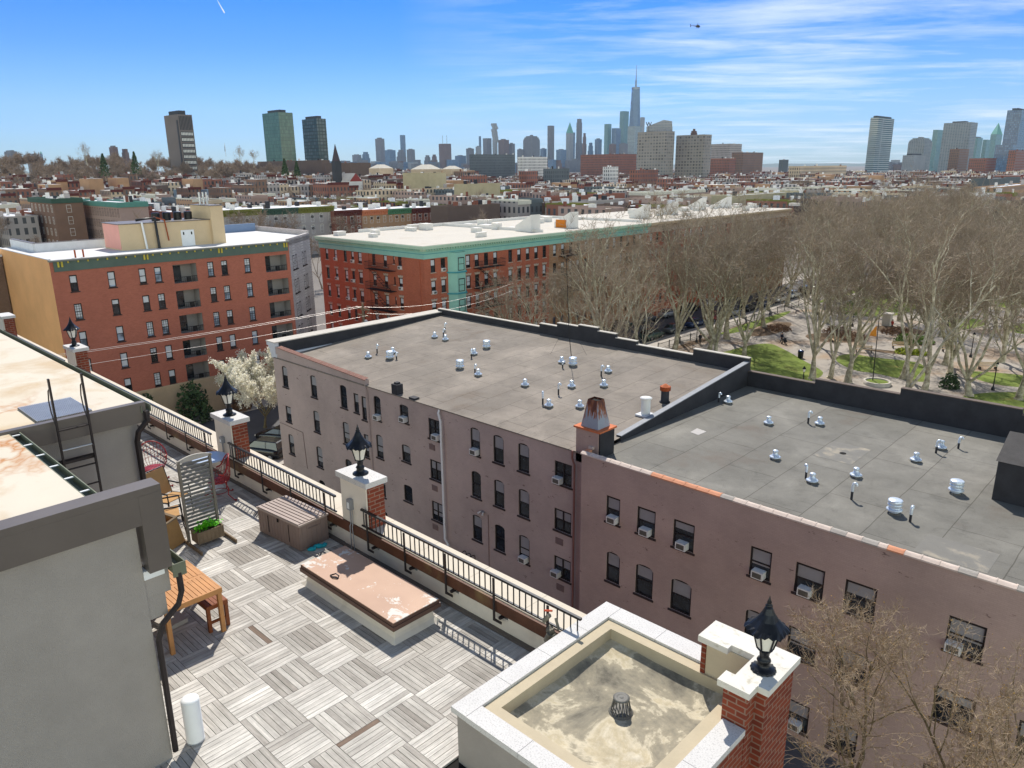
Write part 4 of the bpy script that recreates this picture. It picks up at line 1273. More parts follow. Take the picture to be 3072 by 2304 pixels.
# big flue chimney between both houses
b = MB(); b.box(-14.79, -13.3, 26.0, 27.3, 9.5, 11.45); st = b.build('chimney', 'paint_mauve', ga)
b = MB(); b.box(-13.299, -13.2, 26.05, 27.28, 9.9, 11.45); b.build('tarred_side', 'tar_black', st)
b = MB(); b.box(-14.9, -13.12, 25.9, 27.4, 11.451, 11.55); b.build('cap_slab', M('rust_orange', C(196, 112, 72), 0.8, 0.2, 3.0), st)
m, t, bs = newmat('flue_steel')
g = NN(t, 'ShaderNodeNewGeometry'); s = NN(t, 'ShaderNodeSeparateXYZ'); LK(t, g.outputs['Position'], s.inputs[0])
n = NN(t, 'ShaderNodeTexNoise', i_Scale=3.0, i_Detail=6.0); mp2 = NN(t, 'ShaderNodeMapping'); mp2.inputs['Scale'].default_value = (3, 3, 0.35)
LK(t, g.outputs['Position'], mp2.inputs[0]); LK(t, mp2.outputs[0], n.inputs['Vector'])
k_ = mth(t, 'ADD', n.outputs[0], mth(t, 'MULTIPLY', mth(t, 'SUBTRACT', s.outputs[2], 12.3), 0.28))
LK(t, ramp(t, k_, [(0.46, C(148, 158, 170)), (0.54, C(150, 90, 50)), (0.66, C(88, 48, 34))]), bs.inputs['Base Color'])
bs.inputs['Roughness'].default_value = 0.55
b = MB(); b.rbox(-14.0, 26.65, 11.55, 1.15, 1.05, 1.5, 0, 0, 0.55)
q = b.f.pop(4); b.m.pop(4)
b.build('flue', 'flue_steel', st)
b = MB(); b.box(-14.27, -13.73, 26.4, 26.9, 12.7, 12.95); b.build('flue_throat', 'dark_void', st)
# ---- right-hand building
gb = thing('apartment_building', 'mauve painted apartment block with clay-tiled grey roof behind the bare yard trees', 'building', (-3, 34, 0))
RX0, RX1, RY, RB_ = -13.75, 16.0, 25.2, 44.3
ZRF = 10.0
WRs = []
for zt, rows in ((8.58, [(-11.65, .87), (-9.63, 1.08), (-7.5, 1.15), (-3.6, 1.0), (-1.4, 1.24), (0.68, 1.24), (4.5, 1.25), (7.2, 1.2), (10.5, 1.2)]), (5.46, [(-11.55, .87), (-9.6, 1.06), (-7.46, 1.15), (-3.58, 1.0), (-1.42, 1.26), (0.66, 1.28), (4.52, 1.4), (7.2, 1.2)]), (1.85, [(-3.5, 1.0), (-1.28, 1.05), (0.7, 1.25), (4.5, 1.3), (7.2, 1.2)])):
    for u, w in rows:
        h = 1.45 if zt > 8 or zt < 3 or u > -3 else 1.76
        WRs.append([u - w / 2, u + w / 2, zt - h, zt, 0.22 if (h > 1.5) else 0])
b = MB()
wallgrid(b, 'Y', RY, RX0, RX1, -0.5, 10.4, WRs, dep=0.13)
b.quad((RX1, RY, -0.5), (RX1, RB_, -0.5), (RX1, RB_, 10.4), (RX1, RY, 10.4))
b.quad((RX0, 26.0, -0.5), (RX0, RY, -0.5), (RX0, RY, 10.4), (RX0, 26.0, 10.4))
b.quad((RX0, RY + 0.3, 9.9), (RX0, RY + 0.3, 10.4), (RX1, RY + 0.3, 10.4), (RX1, RY + 0.3, 9.9))
b.build('wall', 'paint_mauve', gb)
b = MB(); b.quad((-13.99, RY + 0.25, ZRF), (RX1, RY + 0.25, ZRF), (RX1, RB_ - 0.2, ZRF), (-13.99, RB_ - 0.2, ZRF)); b.build('roof', 'roof_grey', gb)
b = MB(); b.prism([(-11.9, 32.95), (-11.3, 32.8), (-11.25, 33.65), (-11.95, 33.8)], ZRF + 0.002, ZRF + 0.012)
b.build('roof_patch', M('patch_pale', C(176, 172, 168), 0.8, 0.06, 2.0), gb)
b = MB(); b.prism([(-5.2, 34.1), (-3.2, 34.1), (-3.2, 37.0), (-5.2, 37.0)], ZRF + 0.002, ZRF + 0.007); _pg = M('patch_grey', C(120, 118, 112), 0.85, 0.1, 1.0, stain=(C(180, 168, 146), 1.0, 0.52, 0.7, 0.6)); b.build('roof_patch', 'patch_grey', gb); b = MB(); b.prism([(2.0, 26.6), (4.6, 26.6), (4.6, 28.6), (2.0, 28.6)], ZRF + 0.002, ZRF + 0.007); b.build('roof_patch', 'patch_grey', gb)
b = MB(); b.lathe(-4.12, 35.44, ZRF + 0.005, [(0.18, 0.0), (0.16, 0.02), (0.1, 0.03), (0.02, 0.03)], 14); b.build('roof_drain', 'dark_void', gb)
b = MB()
for x0, x1, h in ((-13.99, -9.3, 1.05), (-9.3, -4.1, 1.35), (-4.1, 2.2, 1.75), (2.2, 9, 1.45), (9, RX1, 1.2)):
    b.box(x0, x1, RB_ - 0.3, RB_, 9.5, ZRF + h)
b.build('parapet', 'tar_black', gb)
b = MB()
for x0, x1, h in ((-13.99, -9.3, 1.05), (-9.3, -4.1, 1.35), (-4.1, 2.2, 1.75), (2.2, 9, 1.45), (9, RX1, 1.2)):
    b.box(x0 + 0.01, x1 - 0.01, RB_ - 0.34, RB_ + 0.04, ZRF + h + 0.001, ZRF + h + 0.05)
b.build('coping', M('coping_brown', C(104, 92, 84), 0.85, 0.15, 2.0), gb)
# clay coping tiles along the yard wall
b = MB()
u = RX0 - 0.05
rt_ = random.Random(12)
k = 0
while u < RX1:
    L = 0.62 if not (k in (24, 37)) else 0.34
    mi = 1 if (7 <= k <= 12 or k in (25,)) else (0 if rt_.random() < 0.7 else 2)
    z = 10.40
    pr_ = [(-0.06, 0.0), (-0.06, 0.06), (0.06, 0.13), (0.12, 0.15), (0.22, 0.13), (0.36, 0.06), (0.36, 0.0)]
    n = len(pr_)
    vs = [(u + 0.01, RY + a, z + c) for a, c in pr_] + [(u + L - 0.05, RY + a, z + c) for a, c in pr_]
    b.add(vs, [(i, n + i, n + i + 1, i + 1) for i in range(n - 1)] + [tuple(range(n)), tuple(range(2 * n - 1, n - 1, -1))], mi)
    vs = [(u + L - 0.05, RY + a * 1.05, z + c * 1.12) for a, c in pr_] + [(u + L + 0.005, RY + a * 1.05, z + c * 1.12) for a, c in pr_]
    b.add(vs, [(i, n + i, n + i + 1, i + 1) for i in range(n - 1)] + [tuple(range(n)), tuple(range(2 * n - 1, n - 1, -1))], mi)
    u += L; k += 1
for k in range(4):       # return up to the chimney
    y = RY + 0.35 + k * 0.32
    b.box(RX0 - 0.1, RX0 + 0.2, y, y + 0.28, 10.36 + k * 0.13, 10.5 + k * 0.13, 1 if k == 0 else 0)
b.build('wall_tiles', ['tile_pale', 'tile_orange', M('tile_grey', C(170, 164, 156), 0.85, 0.12, 2.0)], gb)
for w in WRs:
    window(gb, 'Y', RY, w[0], w[1], w[2], w[3], 'f', blind=rb_.choice([0.3, 0.45, 0.5, 0.4, 0.6]))
# tar-coated stair bulkhead on the right roof, lean-to top
shd = thing('roof_shed', 'black tar-coated lean-to roof bulkhead at the right edge of the grey roof', 'bulkhead', (4.5, 36, ZRF))
b = MB(); b.add([(3.08, 34.2, ZRF), (6.2, 34.2, ZRF), (6.2, 38.6, ZRF), (3.08, 38.6, ZRF), (3.08, 34.2, 11.9), (6.2, 34.2, 11.9), (3.08, 36.2, 12.75), (6.2, 36.2, 12.75), (3.08, 38.6, 10.6), (6.2, 38.6, 10.6)], [(0, 1, 5, 4), (0, 4, 6, 8, 3), (1, 2, 9, 7, 5), (2, 3, 8, 9)])
b.build('walls', 'tar_black', shd)
b = MB(); b.add([(3.0, 34.12, 11.9), (6.28, 34.12, 11.9), (6.28, 36.2, 12.78), (3.0, 36.2, 12.78), (3.0, 38.7, 10.56), (6.28, 38.7, 10.56)], [(0, 1, 2, 3), (3, 2, 5, 4)]); b.build('lean_to_roof', M('roll_black', C(70, 68, 68), 0.8, 0.25, 1.5, 0.3, 16), shd)

# ---------------------------------------------------------------- roof vents
def make_vent(kind):
    t_ = thing('roof_vent', 'x', 'roof vent')
    b = MB(); b.box(-0.2, 0.2, -0.2, 0.2, 0.0, 0.05); b.box(-0.26, 0.26, -0.26, 0.26, -0.01, 0.012); b.build('flashing', 'vent_base', t_, local=True)
    b = MB()
    if kind == 'B':
        b.lathe(0, 0, 0.051, [(0.17, 0.0), (0.17, 0.02), (0.28, 0.05), (0.29, 0.1), (0.24, 0.13), (0.17, 0.17), (0.12, 0.3), (0.115, 0.33)], 18); top = 0.38
        b.build('skirt', 'vent_white', t_, local=True)
        b = MB(); b.lathe(0, 0, top, [(0.13, 0.0), (0.145, 0.03), (0.14, 0.1), (0.09, 0.13), (0.0, 0.14)], 18); b.build('cap', 'vent_white', t_, local=True)
    else:
        b.lathe(0, 0, 0.051, [(0.2, 0.0), (0.2, 0.06), (0.33, 0.1), (0.34, 0.15), (0.3, 0.19), (0.24, 0.23), (0.26, 0.3), (0.31, 0.36), (0.27, 0.42), (0.24, 0.44)], 20)
        b.build('skirt', 'vent_white', t_, local=True)
        b = MB(); b.lathe(0, 0, 0.491, [(0.29, 0.0), (0.3, 0.02), (0.3, 0.13), (0.26, 0.16), (0.0, 0.175)], 22); b.build('cap', 'vent_white', t_, local=True)
    return t_


def sortx(l): return sorted(l, key=lambda p: p[0] * 0.71 + p[1] * 0.71)


VA = [(-38.0, 31.24), (-31.45, 32.77), (-33.88, 37.96), (-24.98, 38.19)]
VBl = [(-39.67, 30.36), (-39.12, 32.39), (-40.1, 37.72), (-38.57, 37.62), (-33.28, 35.98), (-28.96, 32.28), (-24.57, 32.52), (-26.08, 38.22), (-21.85, 38.34), (-21.8, 34.17), (-20.16, 35.59), (-20.52, 30.35), (-18.85, 31.38)]
VBr = [(-9.19, 37.26), (-6.91, 39.17), (-6.43, 32.26), (-3.74, 30.55), (-2.44, 32.66), (-0.92, 36.8), (-0.49, 39.61), (-13.01, 39.46)]
VAr = [(1.69, 33.85), (0.29, 29.7)]
vB, vA = make_vent('B'), make_vent('A')
firstA = firstB = True
for lst, proto, nm, rf, zf in ((VA, vA, 'wide drum-topped white vent', 'tan roof', 1), (VBl, vB, 'small cone-topped white vent', 'tan roof', 1), (VBr, vB, 'small cone-topped white vent', 'grey tile-edged roof', 0), (VAr, vA, 'wide drum-topped white vent', 'grey tile-edged roof', 0)):
    for i, (x, y) in enumerate(sortx(lst)):
        lb = '%s on the %s, %s from the left' % (nm, rf, ORD[i])
        z = rz(y) if zf else ZRF
        gp = 'white vents on the flat roofs'
        if proto.get('label') == 'x':
            proto.location = (x, y, z); proto['label'] = lb; proto['group'] = gp
        else:
            dup(proto, (x, y, z), rb_.uniform(0, 6), lb, gp)


def make_pipe(h):
    t_ = thing('vent_pipe', 'x', 'vent pipe', group='gooseneck vent pipes on the flat roofs')
    b = MB(); b.tube([(0, 0, 0), (0, 0, h * 0.55)], 0.055, 8); b.build('base_pipe', 'tar_black', t_, local=True)
    b = MB(); b.tube([(0, 0, h * 0.5), (0, 0, h * 0.86), (0.03, 0, h * 0.97), (0.1, 0, h), (0.15, 0, h * 0.95), (0.16, 0, h * 0.86)], 0.065, 8); b.build('gooseneck', 'vent_white', t_, local=True)
    return t_


PLl = [(-40.29, 31.69, .72), (-37.44, 31.46, .54), (-41.19, 39.88, .71), (-40.02, 38.67, .6), (-32.76, 35.2, .67), (-29.66, 32.62, .65), (-25.23, 37.31, .5), (-21.73, 37.37, .76), (-21.59, 32.55, .76), (-21.16, 30.5, .8)]
PRr = [(-7.52, 38.98, .75), (-4.17, 30.83, .7), (-1.61, 29.86, .82), (1.09, 29.25, .7), (-0.51, 38.8, .73), (0.17, 40.33, .65), (-13.56, 39.24, .65)]
vp = make_pipe(0.72)
for lst, rf, zf in ((PLl, 'tan roof', 1), (PRr, 'grey tile-edged roof', 0)):
    for i, (x, y, h) in enumerate(sortx(lst)):
        lb = 'thin white gooseneck vent pipe on the %s, %s from the left' % (rf, ORD[i])
        z = rz(y) if zf else ZRF
        if vp['label'] == 'x': vp.location = (x, y, z); vp['label'] = lb; vp.scale.z = h / 0.72
        else: dup(vp, (x, y, z), rb_.uniform(-0.5, 2.5), lb, scale=(1, 1, h / 0.72))
t_ = thing('exhaust_drum', 'fat white cylinder exhaust standing on a square curb at the edge of the tan roof', 'roof vent', (-14.75, 32.7, rz(32.7)))
b = MB(); z = rz(32.7); b.box(-15.3, -14.4, 32.25, 33.15, z, z + 0.1); b.build('curb', 'cornice_white', t_)
b = MB(); b.lathe(-14.85, 32.7, z + 0.1, [(0.3, 0), (0.28, 0.06), (0.28, 0.98)], 24); b.build('drum', 'ac_white', t_)
b = MB(); b.lathe(-14.85, 32.7, z + 1.06, [(0.28, 0), (0.36, 0.02), (0.36, 0.06), (0.0, 0.1)], 24); b.build('lid', 'ac_white', t_)
t_ = thing('mushroom_vent', 'dark rusty mushroom-capped roof vent near the party wall', 'roof vent', (-15.24, 35.41, rz(35.4)))
z = rz(35.4)
b = MB(); b.lathe(-15.24, 35.41, z, [(0.34, 0), (0.34, 0.04), (0.26, 0.08), (0.25, 0.9)], 18); b.build('stack', 'tar_black', t_)
b = MB(); b.lathe(-15.24, 35.41, z + 0.78, [(0.34, 0), (0.34, 0.25)], 18); b.build('collar', 'rust', t_)
b = MB(); b.lathe(-15.24, 35.41, z + 1.0, [(0.3, 0), (0.15, 0.14), (0.0, 0.22)], 18); b.build('cap', 'rust_orange', t_)
t_ = thing('roof_mast', 'tall thin black antenna mast rising from the tan roof in front of the park trees', 'antenna', (-26.4, 39.7, rz(39.7)))
z = rz(39.7)
b = MB(); b.tube([(-26.35, 39.7, z), (-26.55, 39.6, z + 2.0)], 0.03, 5); b.tube([(-26.55, 39.6, z + 2.0), (-26.75, 39.45, 18.4)], 0.022, 5); b.build('pole', 'black_metal', t_)
b = MB(); b.tube([(-26.6, 39.55, z + 2.9), (-28.4, 39.6, rz(39.6))], 0.008, 4); b.tube([(-26.6, 39.55, z + 2.9), (-25.9, 41.0, rz(41))], 0.008, 4); b.build('guy_wire', 'black_metal', t_)

# ---------------------------------------------------------------- window air conditioners
acm = MB(); acm.box(-0.27, 0.27, -0.28, 0.12, 0.0, 0.36)
acg = MB(); acg.box(-0.21, 0.21, -0.288, -0.281, 0.05, 0.30)
acM, acG = acm.mesh('air_conditioner', 'ac_white'), acg.mesh('grille', 'ac_grille')
AC = [(-32.74, 7.80, LY, 'top row of the tan-roofed block, fourth window column'), (-29.75, 8.33, LY, 'top row of the tan-roofed block, short arched window'),
      (-26.4, 7.86, LY, 'top row of the tan-roofed block, double window by white drainpipe'), (-22.75, 7.8, LY, 'top row of the tan-roofed block, arched window right of white drainpipe'),
      (-16.0, 7.86, LY, 'top row of the tan-roofed block, double window next to the chimney'), (-18.67, 1.9, LY, 'third row of the tan-roofed block, arched window'), (-16.1, 1.96, LY, 'third row of the tan-roofed block, double window'),
      (-11.6, 7.2, RY, 'top row under the clay tiles, first window'), (-9.6, 7.2, RY, 'top row under the clay tiles, second window'), (-7.5, 7.2, RY, 'top row under the clay tiles, third window'),
      (-3.6, 7.2, RY, 'top row under the clay tiles, fourth window'), (-1.5, 7.2, RY, 'top row under the clay tiles, fifth window'), (4.2, 7.2, RY, 'top row under the clay tiles, behind the right bare tree'), (-1.3, 0.5, RY, 'lowest row of the clay-tiled block beside the brick pier')]
for x, z, Y, lb in AC:
    o = put(acM, 'air_conditioner', loc=(x, Y, z))
    tag(o, 'white air conditioner, ' + lb, 'air conditioner', 'window air conditioners on the two mauve walls')
    put(acG, 'grille', o, local=True)
# bicycle hoops, yard clutter
for k in range(3):
    b = MB(); x = -23.6 + k * 0.42
    b.tube([(x, 25.3, 0), (x, 25.3, 0.75)] + [(x, 25.3 + 0.22 - 0.22 * math.cos(R(a)), 0.75 + 0.22 * math.sin(R(a))) for a in range(20, 180, 20)] + [(x, 25.74, 0.75), (x, 25.74, 0)], 0.03, 6)
    b = MB() if False else b
    o = b.build('bike_hoop', 'black_metal')
    tag(o, 'black bicycle hoop at the foot of the mauve wall, %s of three' % ('left', 'middle', 'right')[k], 'bike rack', 'bicycle hoops in the yard')
t_ = thing('wall_lamp', 'small grey security light on the mauve wall above the bicycle hoops', 'lamp', (-22.2, 25.9, 4.0))
b = MB(); b.box(-22.25, -22.05, 25.85, 25.99, 4.0, 4.15); b.build('bracket', 'conduit', t_)
for s in (-0.12, 0.12):
    b = MB(); b.tube([(-22.15 + s, 25.86, 4.12), (-22.15 + s * 1.8, 25.7, 4.0)], [0.03, 0.07], 8); b.build('lamp_head', 'ac_white', t_)
BLIND[0] = 'blind_light'
# ================================================================ RED BRICK APARTMENTS ACROSS THE STREET (left)
brickmat('brick_red', C(176, 104, 84), C(160, 92, 74), C(178, 118, 98), 0.22, 0.08, 0.012, 0.08, 0.15)
brickmat('brick_corner', C(186, 104, 78), C(166, 90, 66), C(176, 110, 86), 0.22, 0.08, 0.012, 0.1, 0.15)
brickmat('brick_pale', C(180, 170, 166), C(160, 150, 148), C(196, 190, 186), 0.4, 0.15, 0.03, 0.1, 0.15)
brickmat('brick_brown', C(112, 92, 78), C(96, 78, 66), C(130, 112, 98), 0.22, 0.08, 0.012, 0.15, 0.1)
M('stucco_orange', C(226, 172, 118), 0.9, 0.1, 0.3)
M('cornice_green', C(92, 108, 98), 0.8, 0.1, 0.8)
M('dentil_gold', C(196, 178, 70), 0.7, 0.1, 2.0)
M('stone_buff', C(196, 172, 140), 0.9, 0.1, 0.8)
M('bulk_beige', C(204, 182, 148), 0.9, 0.06, 0.6)
M('bulk_pink', C(220, 160, 148), 0.9, 0.06, 0.6)
M('roof_bright', C(208, 208, 208), 0.8, 0.05, 0.4)
M('roof_cream', C(190, 184, 172), 0.8, 0.05, 0.25, stain=(C(176, 166, 150), 0.3, 0.55, 0.72, 0.6))
M('verdigris', C(146, 196, 180), 0.75, 0.07, 1.0)
M('verdigris_pale', C(178, 204, 178), 0.75, 0.07, 1.0)
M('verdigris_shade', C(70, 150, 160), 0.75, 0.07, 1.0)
M('stone_lintel', C(188, 168, 150), 0.85, 0.08, 2.0)
M('escape_iron', C(44, 34, 34), 0.7, 0.15, 3.0)
M('balcony_wall', C(150, 146, 142), 0.85, 0.06, 1.0)

ra = thing('apartment_building', 'red brick apartment block with green cornice, recessed balconies and orange end wall', 'building', (-72, 28, 0))
AX, AY0, AY1, AZ = -67.0, 16.2, 39.9, 17.3
RW = []
for zt in (15.88, 13.26, 10.66, 8.03, 5.48):
    for u, w in ((17.92, .66), (21.18, .68), (24.0, .66), (25.48, .68), (30.8, .66), (32.28, .68), (34.84, .68)):
        if (u < 18 and zt < 8.5) : 
            pass
        RW.append([u - w / 2, u + w / 2, zt - 1.5, zt])
RBc = []
for zt in (15.9, 13.3, 10.8, 8.2, 5.7):
    RBc.append([26.95, 29.35, zt - 1.85, zt])
    if zt > 7: RBc.append([36.92, 39.52, zt - 1.75, zt])
b = MB()
wallgrid(b, 'X', AX, AY0, AY1, 3.75, AZ, RW + RBc, dep=0.12)
ch0, ch1 = Vector((AX, AY1, 0)), Vector((-72.6, 46.0, 0))
b.quad((ch1.x, ch1.y, -1), (-86, ch1.y, -1), (-86, ch1.y, AZ), (ch1.x, ch1.y, AZ))
b.build('wall', 'brick_red', ra)
b = MB(); b.quad((-86, AY0, -1), (AX, AY0, -1), (AX, AY0, AZ + 0.05), (-86, AY0, AZ + 0.05)); b.build('end_wall', 'stucco_orange', ra)
b = MB(); b.quad((AX, AY1, -1), (ch1.x, ch1.y, -1), (ch1.x, ch1.y, AZ), (AX, AY1, AZ)); b.build('angled_wall', 'brick_pale', ra)
b = MB(); b.box(AX - 0.5, AX + 0.05, AY0 + 0.01, AY1, -1, 3.74); b.box(AX - 0.3, AX + 0.12, AY0, AY1, 3.742, 3.95); b.build('stone_base', 'stone_buff', ra)
b = MB(); b.box(AX + 0.005, AX + 0.1, AY0 + 0.3, AY1 - 0.15, 16.28, AZ - 0.12); b.build('cornice_band', 'cornice_green', ra)
b = MB()
k = 0
y = AY0 + 0.6
while y < AY1 - 0.3:
    big = k % 9 == 0
    for q in ((y, y + 0.14), (y + 0.3, y + 0.44)) if big else ((y, y + 0.12),):
        b.box(AX + 0.101, AX + 0.2, q[0], q[1], AZ - (0.62 if big else 0.3), AZ - 0.14)
    y += 0.83; k += 1
b.build('dentils', 'dentil_gold', ra)
b = MB(); b.box(AX - 0.28, AX + 0.3, AY0 - 0.02, AY1 + 0.05, AZ - 0.119, AZ + 0.02); b.build('cornice_cap', M('cap_grey', C(120, 122, 116), 0.7), ra)
b = MB(); b.prism([(AX - 0.281, AY0 + 0.3), (AX - 0.281, AY1 - 0.1), (ch1.x - 0.2, ch1.y - 0.3), (-85.7, ch1.y - 0.3), (-85.7, AY0 + 0.3)], AZ - 0.4, AZ - 0.1); b.build('roof', 'roof_bright', ra)
b = MB(); b.box(-77.8, -77.5, 18.0, 26.2, AZ - 0.3, AZ + 0.75); b.box(-86, -77.8, 17.9, 18.2, AZ - 0.3, AZ + 0.75); b.box(-86, AX - 0.3, AY0 + 0.001, AY0 + 0.25, AZ - 0.3, AZ + 0.12)
b.build('roof_parapet', 'cornice_white', ra)
b = MB(); b.box(-86, -77.45, 17.85, 18.25, AZ + 0.751, AZ + 0.8); b.box(-77.85, -77.45, 18.25, 26.2, AZ + 0.751, AZ + 0.8); b.build('parapet_cap', 'bronze_metal', ra)
b = MB(); d = (ch1 - ch0).normalized(); n_ = Vector((d.y, -d.x, 0))
p0, p1 = ch0 + d * 0.05 - n_ * 0.3, ch1 - d * 0.05 - n_ * 0.3
b.prism([(ch0.x, ch0.y), (ch1.x, ch1.y), (p1.x, p1.y), (p0.x, p0.y)], AZ - 0.5, AZ + 0.25); b.box(-86, ch1.x, ch1.y - 0.3, ch1.y, AZ - 0.4, AZ + 0.5)
b.build('corner_parapet', 'brick_pale', ra)
b = MB(); b.box(-85, -84.7, 27, 45.5, AZ - 0.3, AZ + 0.9); b.build('rear_parapet', M('blue_membrane', C(120, 140, 170), 0.7, 0.1, 0.5), ra)
rr = random.Random(2)
for w in RW:
    window(ra, 'X', AX, w[0], w[1], w[2], w[3], 'f', blind=rr.choice([0.46, 0.46, 0.9, 0.5, 0.3]), bars=rr.choice([0, 0, 1, 2]), gm=rr.choice(['glass', 'glass_pale']), sill=True)
for w in RBc:
    b = MB(); x1 = AX - 1.4
    a0, a1, z0, z1 = w
    b.quad((x1, a0, z0), (x1, a1, z0), (x1, a1, z1), (x1, a0, z1)); b.quad((AX - 0.121, a0, z0), (x1, a0, z0), (x1, a0, z1), (AX - 0.121, a0, z1)); b.quad((x1, a1, z0), (AX - 0.121, a1, z0), (AX - 0.121, a1, z1), (x1, a1, z1))
    b.quad((AX - 0.121, a0, z0), (AX - 0.121, a1, z0), (x1, a1, z0), (x1, a0, z0)); b.quad((x1, a0, z1), (x1, a1, z1), (AX - 0.121, a1, z1), (AX - 0.121, a0, z1))
    bal = b.build('balcony', 'balcony_wall', ra)
    b = MB(); b.box(x1 + 0.01, x1 + 0.06, a0 + 0.5, a0 + 1.3, z0, z0 + 1.6); b.build('glass_door', 'glass', bal)
    b = MB(); b.box(AX - 0.1, AX - 0.06, a0 + 0.02, a1 - 0.02, z0 + 0.55, z0 + 0.6)
    for k in range(12): b.box(AX - 0.09, AX - 0.07, a0 + 0.1 + k * (a1 - a0 - 0.2) / 11, a0 + 0.12 + k * (a1 - a0 - 0.2) / 11, z0 + 0.02, z0 + 0.55)
    b.box(AX - 0.6, AX - 0.4, a0 + 1.5, a0 + 1.9, z0 + 0.01, z0 + 0.5)
    b.build('railing', 'black_metal', bal)
rot_ch = math.atan2(n_.y, n_.x) + math.pi / 2
for zt in (15.6, 12.9, 10.2, 7.6, 5.0):
    for s in (1.3, 2.3, 5.0, 6.0):
        f, gl_, sl2, bl2 = window_parts(0.62, 1.6, 'f', 'win_frame', 'win_sill', 'glass', 0.4, 0)
        p = ch0 + d * s + n_ * 0.06
        o = put(f, 'window', ra, loc=Vector((p.x, p.y, zt - 1.6)) - ra.location, rot=rot_ch); put(gl_, 'pane', o, local=True); put(sl2, 'sill', o, local=True)
# roof bulkhead with door, pipes and chillers
b = MB(); b.box(-76.5, -72, 24.2, 33.6, AZ - 0.1, 19.75); b.box(-76.5, -71.6, 33.601, 35.0, AZ - 0.1, 21.2); bh = b.build('roof_bulkhead', 'bulk_beige', ra)
b = MB(); b.box(-76.4, -72.02, 24.18, 24.199, AZ, 19.74); b.build('pink_side', 'bulk_pink', bh)
b = MB(); b.box(-76.6, -71.9, 24.1, 33.6, 19.751, 19.83); b.box(-76.6, -71.5, 33.55, 35.1, 21.201, 21.28); b.build('cap', 'bronze_metal', bh)
b = MB(); b.box(-71.99, -71.93, 30.3, 31.7, AZ - 0.1, 18.85); b.build('door', 'white_paint', bh)
b = MB()
for y in (30.5, 31.35): b.box(-71.929, -71.925, y, y + 0.14, 18.35, 18.65)
b.build('door_window', 'dark_void', bh)
b = MB(); b.tube([(-71.8, 26.6, AZ - 0.1), (-71.8, 26.4, 19.9)], 0.11, 8); b.build('vent_pipe', 'white_paint', bh)
b = MB(); b.tube([(-71.7, 27.8, AZ - 0.1), (-71.7, 27.7, 20.3), (-72.3, 26.0, 20.1)], 0.14, 8); b.build('flue_pipe', 'black_metal', bh)
b = MB(); b.tube([(-71.8, 28.9, AZ + 0.6), (-71.8, 28.7, 20.0), (-72, 27.7, 20.35)], 0.07, 6); b.build('copper_pipe', 'rust', bh)
for k in range(4):
    b = MB(); y = 28.8 + k * 1.15
    b.lathe(-74.2, y, 19.83, [(0.42, 0), (0.42, 0.75), (0.36, 0.82)], 10, smooth=False); b.build('chiller', 'black_metal', bh)
b = MB()
for y in (33.9, 34.3, 34.7): b.tube([(-74.5, y, 21.28), (-74.5, y, 22.6)], 0.13, 8)
b.build('flue_cluster', 'galv', bh)
for y in (19.0, 19.7):
    b = MB(); b.tube([(-69, y, AZ - 0.1), (-69, y, AZ + 0.6)], 0.08, 6); b.build('vent_pipe', 'rust', ra)
# brown neighbour to the left
nb_ = thing('apartment_building', 'dark brown brick apartment block at the far left edge', 'building', (-92, 8, 0))
b = MB(); b.box(-104, -82.5, -8, 16.1, -1, 16.6); b.build('wall', 'brick_brown', nb_)
b = MB(); b.box(-104.1, -82.4, -8.1, 16.15, 16.601, 16.8); b.build('roof', 'roof_bright', nb_)
# ================================================================ RED CORNER BUILDING WITH VERDIGRIS CORNICE
cb = thing('apartment_building', 'red brick corner building with pale green cornice, green bay and iron fire escapes', 'building', (-68, 60, 0))
SY, EX, CX0, CZ = 53.5, -60.2, -82.4, 16.1
NY = 76.0
SW = []
for r_, zt in enumerate((14.55, 11.96, 9.5, 6.85, 4.2)):
    for u, w in ((-80.8, .68), (-78.7, .62), (-76.42, .68), (-74.78, .6), (-73.15, .8), (-70.13, .7), (-67.76, .7), (-66.0, .3), (-64.8, .7)):
        SW.append([u - w / 2, u + w / 2, zt - (1.48 if w > .4 else 1.0), zt])
EW = []
for zt in (14.45, 11.88, 9.36, 6.8, 4.2):
    for u in (54.85, 56.45, 60.6, 62.1, 63.75, 65.4, 68.2, 69.9, 71.6, 73.3, 75):
        EW.append([u - 0.36, u + 0.36, zt - 1.58, zt])
b = MB()
wallgrid(b, 'Y', SY, CX0, EX, -0.5, 14.9, SW, dep=0.12)
wallgrid(b, 'X', EX, SY, NY, -0.5, 14.9, EW, dep=0.12)
b.box(-72.5, -71.15, SY - 0.12, SY - 0.002, -0.5, 15.3); b.box(-62.25, -60.95, SY - 0.12, SY - 0.002, -0.5, 15.3)
b.quad((CX0, NY, 0), (CX0, SY, 0), (CX0, SY, 15), (CX0, NY, 15))
b.build('wall', 'brick_corner', cb)


def cornice(b, x0, y0, x1, y1):
    """stepped cornice and dentils along the south and east fronts (x0..x1 at y0, y0..y1 at x1)"""
    for z0, z1, o, mi in ((14.55, 15.1, 0.14, 1), (15.101, 15.16, 0.2, 2), (15.161, 15.5, 0.16, 1), (15.501, 15.75, 0.42, 0), (15.751, 16.1, 0.75, 0)):
        if x0 is not None: b.box(x0, x1 + o, y0 - o, y0 - 0.001, z0, z1, mi)
        b.box(x1 + 0.001, x1 + o, y0, y1, z0, z1, mi)
    if x0 is not None:
        x = x0
        while x < x1: b.box(x, x + 0.16, y0 - 0.6, y0 - 0.421, 15.55, 15.75, 1); x += 0.42
    y = y0
    while y < y1: b.box(x1 + 0.421, x1 + 0.6, y, y + 0.16, 15.55, 15.75, 1); y += 0.42


